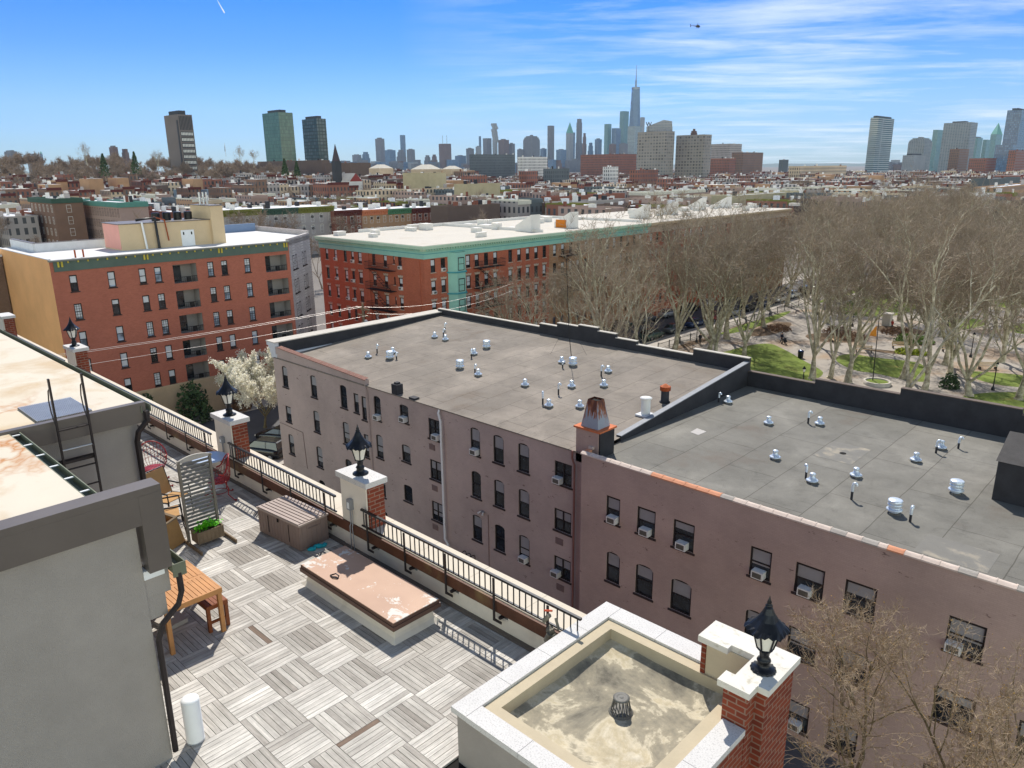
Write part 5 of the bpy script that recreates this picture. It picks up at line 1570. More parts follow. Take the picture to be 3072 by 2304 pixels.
b = MB(); cornice(b, CX0, SY, EX, NY); b.build('cornice', ['verdigris_pale', 'verdigris', 'verdigris_shade'], cb)
b = MB(); b.box(CX0, EX + 0.6, SY - 0.6, NY, 16.101, 16.16); b.build('roof', 'roof_cream', cb)
for w in SW: window(cb, 'Y', SY, *w, 'f', blind=rr.choice([0, 0.46, 0.48, 0.5, 0.8]), sm='stone_lintel')
for w in EW: window(cb, 'X', EX, *w, 'f', blind=rr.choice([0, 0.46, 0.48, 0.5, 0.8]), sm='stone_lintel')
lm = MB(); lm.add([(-0.4, -0.05, 0.02), (0.4, -0.05, 0.02), (0.5, -0.05, 0.3), (0.12, -0.05, 0.26), (0, -0.05, 0.36), (-0.12, -0.05, 0.26), (-0.5, -0.05, 0.3), (-0.4, 0.02, 0.02), (0.4, 0.02, 0.02), (0.5, 0.02, 0.3), (0, 0.02, 0.36), (-0.5, 0.02, 0.3)], [(0, 1, 2, 3, 4, 5, 6), (2, 9, 10, 4), (4, 10, 11, 6), (1, 8, 9, 2), (0, 6, 11, 7), (0, 7, 8, 1)])
lme = lm.mesh('lintel', 'stone_lintel')
for w in SW:
    if w[3] < 14 and w[1] - w[0] > .4: put(lme, 'lintel', cb, loc=Vector(((w[0] + w[1]) / 2, SY, w[3])) - cb.location)
for w in EW:
    if w[3] < 14: put(lme, 'lintel', cb, loc=Vector((EX, (w[0] + w[1]) / 2, w[3])) - cb.location, rot=math.pi / 2)
b = MB(); pol = [(EX, 57.2), (EX + 0.9, 57.9), (EX + 0.9, 59.3), (EX, 60.0)]
b.prism(pol, -0.5, 15.0, 0)
for z in (12.55, 9.95, 7.35): b.prism([(EX, 57.0), (EX + 1.05, 57.8), (EX + 1.05, 59.4), (EX, 60.2)], z, z + 0.16, 1)
bay = b.build('bay_front', ['verdigris', 'verdigris_shade'], cb)
for zt in (14.42, 11.85, 9.3):
    f, gl_, sl2, bl2 = window_parts(1.0, 1.6, 'f', 'win_frame', 'verdigris', 'glass', 0.46, 0)
    o = put(f, 'window', bay, loc=Vector((EX + 0.98, 58.6, zt - 1.6)) - cb.location - bay.location, rot=math.pi / 2); put(gl_, 'pane', o, local=True); put(bl2, 'blind', o, local=True)
b_ = None
def fire_escape(parent, ax, c, u0, u1, zs):
    for i, z in enumerate(zs):
        b = MB()
        def B(a0, a1, d0, d1, z0, z1):
            if ax == 'Y': b.box(a0, a1, c - d1, c - d0, z0, z1)
            else: b.box(c + d0, c + d1, a0, a1, z0, z1)
        for k in range(8): B(u0, u1, 0.08 + k * 0.13, 0.15 + k * 0.13, z - 0.05, z)
        for h in (0.45, 0.9): B(u0, u1, 1.1, 1.13, z + h - 0.02, z + h + 0.02)
        n = int((u1 - u0) / 0.22)
        for k in range(n + 1):
            u = u0 + (u1 - u0) * k / n
            B(u - 0.012, u + 0.012, 1.1, 1.125, z, z + 0.9)
        B(u0, u0 + 0.02, 0.05, 1.1, z + 0.88, z + 0.92); B(u1 - 0.02, u1, 0.05, 1.1, z + 0.88, z + 0.92)
        fe = b.build('fire_escape', 'escape_iron', parent)
        if i + 1 < len(zs):
            b = MB(); zl = zs[i + 1]
            for dd in (0.35, 0.85):
                pts = [((u0 + 0.6 if k == 0 else u1 - 0.7), z - 0.05 if k == 0 else zl) for k in (0, 1)]
                b.tube([(p[0], c - dd, p[1]) if ax == 'Y' else (c + dd, p[0], p[1]) for p in pts], 0.04, 4)
            for k in range(9):
                t_ = (k + 0.5) / 9; u = u0 + 0.6 + (u1 - u0 - 1.3) * t_; zz_ = z - 0.05 + (zl - z) * t_
                B(u - 0.1, u + 0.1, 0.36, 0.84, zz_ - 0.02, zz_ + 0.02)
            b.build('escape_stair', 'escape_iron', parent)


fire_escape(cb, 'Y', SY, -70.7, -65.6, [12.75, 10.2, 7.65, 5.1])
fire_escape(cb, 'X', EX, 61.4, 66.2, [12.75, 10.2, 7.65, 5.1])
for i, (u, z, ax) in enumerate(((-78.6, 13.1, 'Y'), (-74.7, 13.1, 'Y'), (-78.6, 10.5, 'Y'), (-74.9, 10.5, 'Y'), (-76.3, 8.0, 'Y'), (-74.8, 8.0, 'Y'), (-64.7, 13.05, 'Y'), (-64.7, 10.5, 'Y'), (56.4, 12.9, 'X'), (54.85, 10.3, 'X'))):
    o = put(acM, 'air_conditioner', loc=(u, SY, z) if ax == 'Y' else (EX, u, z), rot=0 if ax == 'Y' else math.pi / 2)
    tag(o, 'white window air conditioner on the red corner building, %s counting along the green-corniced front' % ORD[i], 'air conditioner', 'window air conditioners on the red corner building')
    put(acG, 'grille', o, local=True)
# the rest of the terrace along the park: three more fronts with the same cornice
brickmat('brick_buff', C(176, 132, 96), C(156, 112, 80), C(170, 140, 112), 0.22, 0.08, 0.012, 0.12, 0.1)
for i, (y0, y1, mt, lb) in enumerate(((76.01, 100, 'brick_buff', 'buff brick apartment front next to the red corner building, behind the street trees'), (100.01, 128, 'brick_corner', 'red apartment front with white roof, middle of the park-side terrace'), (128.01, 152, 'brick_buff', 'far buff apartment front of the park-side terrace with white roof'))):
    t_ = thing('apartment_building', lb, 'building', (-70, (y0 + y1) / 2, 0))
    Wd = []
    u = y0 + 1.2
    while u < y1 - 1:
        for zt in (14.45, 11.88, 9.36, 6.8, 4.2): Wd.append([u - 0.36, u + 0.36, zt - 1.58, zt])
        u += 1.75
    b = MB(); wallgrid(b, 'X', EX, y0, y1, -0.5, 14.9, Wd, dep=0.12); b.box(CX0, EX - 0.3, y1 - 0.3, y1, 0, 15); b.build('wall', mt, t_)
    b = MB(); cornice(b, None, y0, EX, y1); b.build('cornice', ['verdigris_pale', 'verdigris', 'verdigris_shade'] if i == 0 else ['stone_buff', 'stone_lintel', 'stone_lintel'], t_)
    b = MB(); b.box(CX0, EX + 0.6, y0, y1, 16.101 - 0.02 * i, 16.16 - 0.02 * i); b.build('roof', 'roof_cream', t_)
    for w in Wd:
        if w[3] > 9 and y0 < 120: window(t_, 'X', EX, *w, 'f', blind=rr.choice([0, 0.46, 0.8]), sm='stone_lintel')
    if i == 0: fire_escape(t_, 'X', EX, 78, 83, [12.75, 10.2, 7.65])
# roof furniture: skylight bulkheads and low boxes
M('bulk_white', C(224, 220, 214), 0.8, 0.05, 0.8)
for i, (x, y, orange) in enumerate(((-64.4, 76.3, 0), (-64.2, 84.6, 1), (-67.5, 108.5, 0), (-69.6, 121, 0), (-73.5, 138, 0), (-72.6, 147, 0))):
    t_ = thing('roof_skylight', '%s white wedge skylight along the long white roof from the left%s' % (ORD[i], ', with orange door' if orange else ''), 'skylight', (x, y, 16.16), group='wedge skylights on the park-side roofs')
    b = MB(); x0, x1, y0, y1 = x - 1.6, x + 1.4, y - 1.0, y + 1.0
    b.add([(x0, y0, 16.1), (x1, y0, 16.1), (x1, y1, 16.1), (x0, y1, 16.1), (x0, y0, 16.9), (x1, y0, 18.5), (x1, y1, 18.5), (x0, y1, 16.9)], [(0, 1, 5, 4), (1, 2, 6, 5), (2, 3, 7, 6), (3, 0, 4, 7), (4, 5, 6, 7)])
    b.build('housing', 'bulk_white', t_)
    b = MB(); b.add([(x0 + .5, y0 + .5, 17.2), (x1 - .7, y0 + .5, 18.16), (x1 - .7, y1 - .5, 18.16), (x0 + .5, y1 - .5, 17.2), (x0 + .5, y0 + .5, 17.16), (x1 - .7, y0 + .5, 18.1), (x1 - .7, y1 - .5, 18.1), (x0 + .5, y1 - .5, 17.16)], [(0, 1, 2, 3), (4, 5, 1, 0), (1, 5, 6, 2), (2, 6, 7, 3), (3, 7, 4, 0)]); b.build('glazing', 'glass_pale', t_)
    if orange:
        b = MB(); b.box(x0 + 0.3, x1 - 0.7, y0 - 0.03, y0 - 0.002, 16.2, 17.35); b.build('door', M('door_orange', C(206, 120, 24), 0.6), t_)
rk = random.Random(31)
for k in range(44):
    x, y = rk.uniform(-80.5, -63), rk.uniform(55.5, 165)
    if any(abs(x - a) < 2.4 and abs(y - c) < 2.4 for a, c in ((-64.4, 76.3), (-64.2, 84.6), (-67.5, 108.5), (-69.6, 121), (-73.5, 148), (-72.6, 163))): continue
    b = MB(); lx, ly, h = rk.uniform(0.5, 2.0), rk.uniform(0.5, 1.6), rk.uniform(0.35, 0.9)
    b.box(x - lx / 2, x + lx / 2, y - ly / 2, y + ly / 2, 16.12, 16.16 + h); b.box(x - lx / 2 - 0.06, x + lx / 2 + 0.06, y - ly / 2 - 0.06, y + ly / 2 + 0.06, 16.161 + h, 16.2 + h)
    o = b.build('roof_box', 'bulk_white'); tag(o, 'low white equipment box on the cream roof of the park-side terrace', 'roof box', 'low boxes on the park-side roofs')
for k, (y0, y1) in enumerate(((60, 76), (76, 100))):
    b = MB(); b.box(CX0, EX - 1.2, y1 - 0.12, y1 + 0.12, 16.1, 16.55); b.box(CX0, CX0 + 0.25, y0, y1 - 0.13, 16.1, 16.6)
    tag(b.build('parapet_wall', 'bulk_white'), 'low white party wall across the cream roofs, %s from the corner' % ORD[k], 'parapet')

# ================================================================ STREET: utility pole, wires, cars, flowering tree
t_ = thing('utility_pole', 'wooden utility pole with crossarm in front of the red corner building', 'utility pole', (-58, 42.9, 0))
b = MB(); b.tube([(-58, 42.9, 0), (-58, 42.9, 11.0)], [0.17, 0.12], 8); b.build('pole', 'old_wood', t_)
b = MB(); b.box(-59.2, -56.8, 42.84, 42.96, 10.3, 10.45); b.box(-59.0, -57.0, 42.84, 42.96, 9.6, 9.72); b.tube([(-58.0, 42.9, 9.4), (-57.2, 43.2, 10.3)], 0.05, 5); b.build('crossarm', 'old_wood', t_)
b = MB(); b.lathe(-57.6, 42.9, 8.3, [(0.22, 0), (0.24, 0.1), (0.24, 0.8), (0.15, 0.9)], 10); b.build('transformer', 'conduit', t_)
for k, (a, c_, z0, z1) in enumerate((((-59.1, 42.9), (-66, -20), 10.5, 11.3), ((-58.4, 42.9), (-65.5, -20), 10.5, 11.3), ((-57.2, 42.9), (-64.6, -20), 9.75, 10.3), ((-59.1, 42.9), (-50, 58), 10.5, 12.2), ((-57.2, 42.9), (-49, 57), 10.0, 11.6))):
    b = MB(); pts = []
    for i in range(13):
        q = i / 12
        pts.append((a[0] + (c_[0] - a[0]) * q, a[1] + (c_[1] - a[1]) * q, z0 + (z1 - z0) * q - 1.0 * 4 * q * (1 - q)))
    b.tube(pts, 0.013, 4); tag(b.build('overhead_wire', M('wire_grey', C(206, 200, 196), 0.4, 0.05, metal=0.4) if k == 0 else 'wire_grey'), 'thin pale overhead wire strung from the utility pole across the street', 'wire', 'overhead wires on the utility pole')

M('car_glass', C(30, 34, 40), 0.08, 0.1, 1.0, spec=0.8)
M('tyre', C(28, 28, 30), 0.85, 0.1)
M('rim', C(170, 172, 176), 0.3, 0.05, metal=0.8)
M('car_light', C(220, 214, 200), 0.2, 0.05)
for nm, c in (('black', C(24, 25, 28)), ('silver', C(170, 174, 178)), ('white', C(226, 228, 228)), ('grey', C(96, 100, 104)), ('green', C(70, 92, 82)), ('blue', C(46, 66, 104)), ('red', C(130, 34, 30))):
    M('carpaint_' + nm, c, 0.18, 0.03, 1.0, metal=0.35, spec=0.7)


def car_meshes(suv):
    """length along x (front = +x); lower body lofted with rounded shoulders, greenhouse on top"""
    L, Wd, H = (4.6, 1.85, 1.68) if suv else (4.5, 1.78, 1.44)
    st = [(-L / 2, 0.42, 0.78, 0.80), (-L / 2 + 0.12, 0.26, 0.96, 0.93), (-L * 0.25, 0.22, 1.0, 1.0), (L * 0.12, 0.22, 0.97, 1.0), (L * 0.33, 0.24, 0.86, 0.97), (L / 2 - 0.15, 0.27, 0.74, 0.88), (L / 2, 0.38, 0.62, 0.74)]
    if suv: st = [(x, a, min(b_ + 0.1, 1.08), w) for x, a, b_, w in st]
    b = MB(); n = 8; vs = []
    for x, z0, z1, w in st:
        hw = Wd / 2 * w
        for y, z in ((-hw * 0.92, z0), (-hw, z0 + 0.12), (-hw, z1 - 0.14), (-hw * 0.86, z1), (hw * 0.86, z1), (hw, z1 - 0.14), (hw, z0 + 0.12), (hw * 0.92, z0)):
            vs.append((x, y, z))
    fs = [(i * n + k, i * n + (k + 1) % n, (i + 1) * n + (k + 1) % n, (i + 1) * n + k) for i in range(len(st) - 1) for k in range(n)]
    fs = [f[::-1] for f in fs] + [tuple(range(n)), tuple(range((len(st) - 1) * n + n - 1, (len(st) - 1) * n - 1, -1))]
    b.add(vs, fs, 0, True); body = b
    zb = 1.06 if suv else 0.97
    x0, x1, x2, x3 = (-2.15, -1.95, 0.35, 1.1) if suv else (-1.85, -1.15, 0.25, 1.1)
    lo, hi = Wd / 2 * 0.86, Wd / 2 * 0.66
    g = MB(); v = [(x0, -lo, zb - .05), (x3, -lo, zb - .08), (x3, lo, zb - .08), (x0, lo, zb - .05), (x1, -hi, H - .04), (x2, -hi, H - .04), (x2, hi, H - .04), (x1, hi, H - .04)]
    g.add(v, [(0, 1, 5, 4), (1, 2, 6, 5), (2, 3, 7, 6), (3, 0, 4, 7)])
    r = MB(); v = [(x1 - .05, -hi - .02, H - .05), (x2 + .05, -hi - .02, H - .05), (x2 + .05, hi + .02, H - .05), (x1 - .05, hi + .02, H - .05), (x1 + .1, -hi * .8, H), (x2 - .1, -hi * .8, H), (x2 - .1, hi * .8, H), (x1 + .1, hi * .8, H)]
    r.add(v, [(0, 1, 5, 4), (1, 2, 6, 5), (2, 3, 7, 6), (3, 0, 4, 7), (4, 5, 6, 7)])
    for s in (-1, 1):
        for xa, xb_ in ((x3, x2), (x0, x1), ((x1 + x2) / 2 - 0.1, (x1 + x2) / 2 - 0.05)):
            r.tube([(xa, s * lo, zb - .04), (xb_, s * hi, H - .04)], 0.04, 4, smooth=False)
    wv = MB(); wv.tube([(0, -0.1, 0), (0, 0.1, 0)], 0.32, 18)
    rm = MB(); rm.tube([(0, -0.112, 0), (0, 0.112, 0)], 0.19, 12)
    return L, Wd, body, g, r, wv, rm


CARM = {}
def make_car(loc, rot, col, label, suv=False, group=None):
    k = suv
    if k not in CARM:
        L, Wd, body, g, r, wv, rm = car_meshes(suv)
        CARM[k] = (L, Wd, {}, g.mesh('window_glass', 'car_glass'), {}, wv.mesh('wheel', 'tyre'), rm.mesh('rim', 'rim'), body, r)
    L, Wd, bm, gm, rmm, wm, rim_, body, r = CARM[k]
    if col not in bm: bm[col] = body.mesh('body', 'carpaint_' + col); rmm[col] = r.mesh('car_roof', 'carpaint_' + col)
    t_ = thing('parked_car', label, 'car', loc, rot, group)
    put(bm[col], 'body', t_, local=True); put(gm, 'window_glass', t_, local=True); put(rmm[col], 'car_roof', t_, local=True)
    for x in (-L * 0.3, L * 0.31):
        for y in (-Wd / 2 + 0.1, Wd / 2 - 0.1):
            w = put(wm, 'wheel', t_, loc=(x, y, 0.32)); put(rim_, 'rim', w, local=True)
    for y in (-0.6, 0.6):
        b = MB(); b.box(L / 2 - 0.14, L / 2 - 0.02, y - 0.16, y + 0.16, 0.56, 0.66); b.build('headlight', 'car_light', t_, local=True)
    return t_


make_car((-53.6, 29.4, 0.02), R(205), 'black', 'black saloon with pale bonnet parked behind the brick lantern pillar beside the mauve building')
make_car((-51.2, 26.4, 0.02), R(205), 'black', 'black estate parked nearest the mauve building, mostly hidden by the railing', True)
cols = ['grey', 'silver', 'black', 'blue', 'white', 'green', 'black', 'silver', 'red', 'white', 'grey', 'blue']
for k in range(13):
    make_car((-52.0, 84.0 + k * 6.1, 0.02), R(90), cols[(k * 5) % 12], '%s %s in the row parked along the park kerb, %s from the roof parapet' % (cols[(k * 5) % 12], 'estate' if k % 3 == 1 else 'saloon', ORD[k]), k % 3 == 1, 'cars parked along the park')
for k in range(7):
    make_car((-59.6 + (0 if True else 0), 80.0 + k * 6.6, 0.02), R(90), cols[(k * 7 + 3) % 12], '%s %s parked on the terrace side of the street, %s from the corner' % (cols[(k * 7 + 3) % 12], 'estate' if k % 2 else 'saloon', ORD[k]), bool(k % 2), 'cars parked by the terrace')
# ================================================================ MIDDLE DISTANCE: named blocks, then the mass of row houses
FOOT = []          # footprints already taken (x0, x1, y0, y1)
FOOT += [(-90, -60, -40, 175), (-52, 20, -20, 60), (-64, 40, 55, 262)]
WALLC = {'brown': C(128, 100, 84), 'red': C(140, 92, 76), 'tan': C(196, 176, 150), 'grey': C(168, 160, 156), 'dark': C(104, 88, 80), 'buff': C(176, 140, 108), 'olive': C(176, 166, 136), 'pink': C(164, 140, 130), 'white': C(214, 212, 208), 'blue': C(140, 160, 176), 'slate': C(96, 104, 108)}
for k, c in WALLC.items():
    M('wall_' + k, c, 0.9, 0.1, 0.25)
    facade('front_' + k, c, C(36, 38, 42), 2.2, 3.2, 0.62, grough=0.3, glass2=C(70, 74, 80))
M('roof_silver', C(204, 206, 210), 0.7, 0.06, 0.2)
M('roof_dim', C(150, 148, 146), 0.85, 0.1, 0.2)
M('roof_dark', C(84, 82, 82), 0.85, 0.12, 0.2)
M('corn_dkgreen', C(58, 84, 70), 0.8, 0.1, 1.0)
M('corn_olive', C(112, 112, 48), 0.8, 0.1, 1.0)
M('corn_maroon', C(92, 44, 38), 0.8, 0.1, 1.0)
M('corn_salmon', C(196, 120, 84), 0.8, 0.1, 1.0)
M('corn_green', C(76, 120, 86), 0.8, 0.1, 1.0)
M('corn_teal', C(86, 136, 124), 0.8, 0.1, 1.0)
M('corn_cream', C(210, 206, 190), 0.8, 0.08, 1.0)
M('chimney_brick', C(120, 74, 60), 0.9, 0.15, 2.0)


def gridbox(xl, xm, xr, y, z):
    """near corner from the photo at roof height z; west end on ray xl, north end on ray xr"""
    P = onD(xm, y, z) if z >= 100 else onZ(xm, y, z)
    dl, dr_ = ray(xl, y), ray(xr, y)
    X0 = CAM.x + dl.x * (P.y - CAM.y) / dl.y
    Y1 = CAM.y + dr_.y * (P.x - CAM.x) / dr_.x
    return X0, P.x, P.y, Y1, P.z


def roof_kit(b, x0, x1, y0, y1, z, rng, n):
    for k in range(n):
        x, y = rng.uniform(x0 + 0.8, x1 - 0.8), rng.uniform(y0 + 0.8, y1 - 0.8)
        s = rng.random()
        if s < 0.4: b.box(x - 0.3, x + 0.3, y - 0.4, y + 0.4, z, z + rng.uniform(1.0, 1.9), 2)
        elif s < 0.75: b.box(x - rng.uniform(.7, 1.4), x + 1.0, y - 0.9, y + 0.9, z, z + rng.uniform(0.8, 2.4), 1)
        else: b.box(x - .5, x + .5, y - .5, y + .5, z, z + .7, 3)


def block(label, xl, xm, xr, y, z, wall, roof='roof_silver', cat='building', front=True, corn=None, kit=6, seed=0, minx=8, miny=8, win=None, name='town_block', group=None):
    x0, x1, y0, y1, z = gridbox(xl, xm, xr, y, z)
    z = max(z, 9.0)
    x0 = min(x0, x1 - minx); y1 = max(y1, y0 + miny)
    FOOT.append((x0 - 2, x1 + 2, y0 - 2, y1 + 2))
    t_ = thing(name, label, cat, ((x0 + x1) / 2, (y0 + y1) / 2, 0), group=group)
    b = MB(); b.box(x0, x1, y0, y1, -1, z - 0.001, bot=False)
    b.build('wall', ('front_' if front else 'wall_') + wall, t_)
    b = MB(); b.box(x0 + 0.3, x1 - 0.3, y0 + 0.3, y1 - 0.3, z, z + 0.03); b.build('roof', roof, t_)
    b = MB(); ring(b, x0 - 0.05, x1 + 0.05, y0 - 0.05, y1 + 0.05, 0.34, z, z + 0.5); b.build('parapet', 'wall_' + wall if not corn else corn, t_)
    if corn:
        b = MB()
        b.box(x1 + 0.051, x1 + 0.5, y0 - 0.5, y1, z - 0.9, z + 0.3); b.box(x0, x1 + 0.05, y0 - 0.5, y0 - 0.051, z - 0.9, z + 0.3)
        b.build('cornice', corn, t_)
    if kit:
        r_ = random.Random(seed + int(xm)); 
        for j in range(kit):
            b = MB(); px, py = r_.uniform(x0 + 1, x1 - 1), r_.uniform(y0 + 1, y1 - 1)
            h = r_.uniform(0.8, 2.4); lx, ly = r_.uniform(0.5, 1.6), r_.uniform(0.5, 1.6)
            nm = r_.choice(['chimney', 'roof_hut', 'roof_hut', 'vent_box'])
            b.box(px - lx / 2, px + lx / 2, py - ly / 2, py + ly / 2, z + 0.03, z + h)
            b.build(nm, {'chimney': 'chimney_brick', 'roof_hut': r_.choice(['bulk_white', 'wall_grey', 'wall_white']), 'vent_box': 'tar_black'}[nm], t_)
    if win:
        for ax, rows, sp, w, h, fm in win:
            u0, u1 = (x0, x1) if ax == 'Y' else (y0, y1)
            n = max(1, int((u1 - u0 - 1) / sp))
            for zt in rows:
                for k in range(n):
                    u = u0 + (u1 - u0) * (k + 0.5) / n
                    f, gl_, s_, bl2 = window_parts(w, h, 'f', fm, 'corn_cream', 'glass', 0, 0)
                    o = put(f, 'window', t_, loc=Vector((u, y0 - 0.1, zt - h) if ax == 'Y' else (x1 + 0.1, u, zt - h)) - t_.location, rot=0 if ax == 'Y' else math.pi / 2)
                    put(gl_, 'pane', o, local=True)
    return t_


m1 = lambda x, y: (x / 3.6867, 540 + y / 3.6867)
# left: brown corner house and its brown-pink neighbour, both with green cornices
block('brown brick corner tenement with green cornice and pale window surrounds at the left', 88, 157, 230, 601, 17, 'brown', corn='corn_dkgreen', kit=7, front=False, win=[('X', (15.6, 12.2, 8.8, 5.4), 9, 1.3, 2.2, 'win_white'), ('Y', (15.6, 12.2, 8.8, 5.4), 3.6, 1.1, 2.1, 'win_white')])
block('pinkish tenement row with narrow dark windows and green bracketed cornice at the left', 207, 355, 400, 613, 16, 'pink', corn='corn_teal', kit=6, front=False, win=[('Y', (14.6, 11.3, 8.0, 4.7), 1.9, 0.95, 2.2, 'win_frame')])
block('low building with long red fascia behind the beige roof bulkhead', 388, 560, 600, 645, 12.5, 'red', roof='roof_silver', kit=10, front=False)
block('grey block with flat white roof at the far left edge of town', -60, 20, 60, 655, 12, 'grey', kit=7)
block('low red-brown house row at the left edge', 30, 90, 98, 642, 12.5, 'red', kit=5)
# grey arched row and brown row, houses one by one, all facing the same street
def front_house(label, Ya, Yb, X, z, wall, corn, nw, arched, wc, zt):
    t_ = thing('row_house', label, 'house', (X - 6, (Ya + Yb) / 2, 0), group='row houses facing the camera behind the white roofs')
    b = MB(); b.box(X - 14, X, Ya, Yb - 0.02, -1, z - 0.001, bot=False); b.build('wall', 'wall_' + wall, t_)
    b = MB(); b.box(X - 13.9, X - 0.2, Ya + 0.1, Yb - 0.12, z, z + 0.04); b.build('roof', 'roof_silver', t_)
    b = MB(); b.box(X + 0.01, X + 0.55, Ya, Yb - 0.03, z - 0.5, z + 0.1); b.box(X + 0.01, X + 0.25, Ya, Yb - 0.03, z - 1.7, z - 0.501)
    k = Ya + 0.3
    while k < Yb - 0.3: b.box(X + 0.251, X + 0.5, k, k + 0.22, z - 1.2, z - 0.501); k += 0.9
    b.build('cornice', corn, t_)
    for ro in range(3):
        for k in range(nw):
            u = Ya + (Yb - Ya) * (k + 0.5) / nw
            f, gl_, s_, bl2 = window_parts(1.15, 2.1, 'f', wc, 'corn_cream', 'glass', 0.45 if (k + ro) % 3 else 0, 0)
            o = put(f, 'window', t_, loc=Vector((X + 0.1, u, zt - 2.1 - ro * 3.4)) - t_.location, rot=math.pi / 2)
            put(gl_, 'pane', o, local=True)
            if bl2: put(bl2, 'blind', o, local=True)
            if arched:
                bb = MB(); bb.add([(0.02, 0.68 * math.cos(R(a)), 0.62 * math.sin(R(a))) for a in range(0, 181, 20)] + [(0.02, 0.5 * math.cos(R(a)), 0.45 * math.sin(R(a))) for a in range(180, -1, -20)], [tuple(range(20))])
                if 'ARCH' not in WIN: WIN['ARCH'] = bb.mesh('arch_hood', 'corn_cream')
                put(WIN['ARCH'], 'arch_hood', o, loc=(0, 0.0, 2.1), rot=-math.pi / 2)
    r_ = random.Random(int(Ya * 10))
    for k in range(3):
        b = MB(); y = r_.uniform(Ya + 1, Yb - 1); x = X - r_.uniform(2, 12); b.box(x - .5, x + .5, y - .5, y + .5, z + 0.04, z + r_.uniform(1, 2.2)); b.build(r_.choice(['chimney', 'roof_hut']), r_.choice(['tar_black', 'bulk_white', 'bulk_white']), t_)


m2 = lambda x, y: (600 + x / 2.4578, 480 + y / 2.4578)
GX = -195.0
ys = [onX(*m2(x, y), GX) for x, y in ((150, 372), (450, 362), (720, 352), (985, 338))]
for k in range(3):
    front_house('pale grey row house with arched windows and %s cornice' % ('olive', 'dark green', 'olive-green right-hand')[k], ys[k].y, ys[k + 1].y, GX, (ys[k].z + ys[k + 1].z) / 2, 'grey', ('corn_olive', 'corn_dkgreen', 'corn_olive')[k], 4, True, 'win_white', ys[1].z - 2.4)
ys = [onX(*m2(x, y), GX + 2) for x, y in ((987, 372), (1190, 370), (1380, 362), (1555, 355), (1725, 350), (1815, 348))]
for k in range(5):
    front_house('orange-brown row house with %s cornice' % ('maroon', 'salmon', 'green', 'dark maroon second', 'narrow green')[k], ys[k].y, ys[k + 1].y, GX + 2, (ys[k].z + ys[k + 1].z) / 2, 'buff' if k in (1, 2, 4) else 'red', ('corn_maroon', 'corn_salmon', 'corn_green', 'corn_maroon', 'corn_teal')[k], 4 if k < 4 else 2, k in (0, 3, 4), 'win_white', ys[k].z - 2.1)
FOOT.append((GX - 16, GX + 4, ys[0].y - 45, ys[-1].y + 4))
block('long tan building with a flat dark roof terrace and bands of windows', 1068, 1098, 1464, 575, 15, 'tan', 'roof_dark', kit=14, win=[('X', (13.2,), 4.2, 1.6, 2.2, 'win_white')])
block('olive stucco stair tower rising above the tan building', 1208, 1288, 1338, 521, 420, 'olive', kit=3, front=False)
block('olive lower block beside the stair tower', 1375, 1400, 1500, 556, 330, 'olive', 'roof_dim', kit=3, front=False)
block('dark brick blank-sided building with white roof behind the cream roofs', 1336, 1342, 1500, 624, 13, 'dark', 'roof_cream', kit=9, front=False)
block('brick-red flat block with black chimneys behind the white skylights', 1640, 1672, 1874, 594, 14, 'red', kit=12, front=False)
block('grey concrete block with dim roof and tall brick chimney', 1677, 1690, 1884, 612, 13, 'grey', 'roof_dim', kit=10, front=False)
block('long cream-corniced building across the middle of town', 1925, 1936, 2114, 580, 14, 'pink', kit=8, corn='corn_cream')
block('pale yellow stucco block with white roof above the park trees', 2192, 2196, 2405, 592, 14, 'olive', kit=8, front=False)
block('white modern block with glassy roof terrace at the right edge', 2816, 2928, 2986, 590, 14, 'white', kit=7, win=[('Y', (12.6,), 1.6, 0.8, 1.6, 'win_frame'), ('X', (12.6,), 1.6, 0.8, 1.6, 'win_frame')])
block('row of brick-orange houses at the right edge behind the park', 2984, 2990, 3110, 566, 15, 'buff', kit=4)
block('teal-grey flat industrial block near the right edge', 2960, 2972, 3060, 540, 430, 'slate', 'roof_dim', kit=5, front=False)
block('tan institutional building on the right, low under the skyline', 2366, 2400, 2540, 500, 800, 'tan', 'roof_dim', kit=5)
block('small dark office block against the far hills', 2338, 2350, 2366, 480, 1500, 'slate', kit=2)
block('blue-grey corrugated shed roofed building left of centre', 520, 545, 592, 572, 14, 'blue', kit=3, front=False)
block('second blue-grey flat-roofed building next to the corrugated one', 610, 622, 684, 572, 14, 'blue', kit=3, front=False)
block('red gabled brick block right of the centre rooftops', 1560, 1580, 1614, 516, 560, 'red', kit=4)
block('slate-roofed long building with dormers in the middle distance', 1630, 1655, 1708, 508, 620, 'slate', 'roof_dark', kit=6)
block('white balconied apartment house in the middle distance', 1815, 1830, 1855, 502, 700, 'white', kit=3)
block('red brick factory block below the pale twin slabs', 1900, 1915, 1975, 512, 600, 'red', kit=6)
block('pale green school building on the left of the skyline', 1558, 1568, 1642, 472, 900, 'white', 'roof_dim', kit=4)
block('long grey-green institutional building at the foot of the skyline', 1408, 1426, 1545, 464, 950, 'slate', 'roof_dim', kit=6)
block('maroon brick waterfront warehouse at the foot of the skyline', 1742, 1856, 1910, 463, 1050, 'red', kit=8, group=None)
block('maroon brick hotel block right of the twin slabs', 2132, 2190, 2208, 476, 1000, 'red', kit=4)
block('stepped brown brick block right of the twin slabs', 2196, 2230, 2290, 458, 1100, 'brown', kit=6)
block('grey classical building with pediment right of the twin slabs', 2134, 2190, 2226, 432, 1250, 'grey', kit=3)
block('brown brick slab low on the right', 2908, 2960, 2990, 476, 1100, 'red', 'roof_silver', kit=2)
block('dark red brick tower at the right edge', 3030, 3050, 3090, 452, 1100, 'red', kit=2)
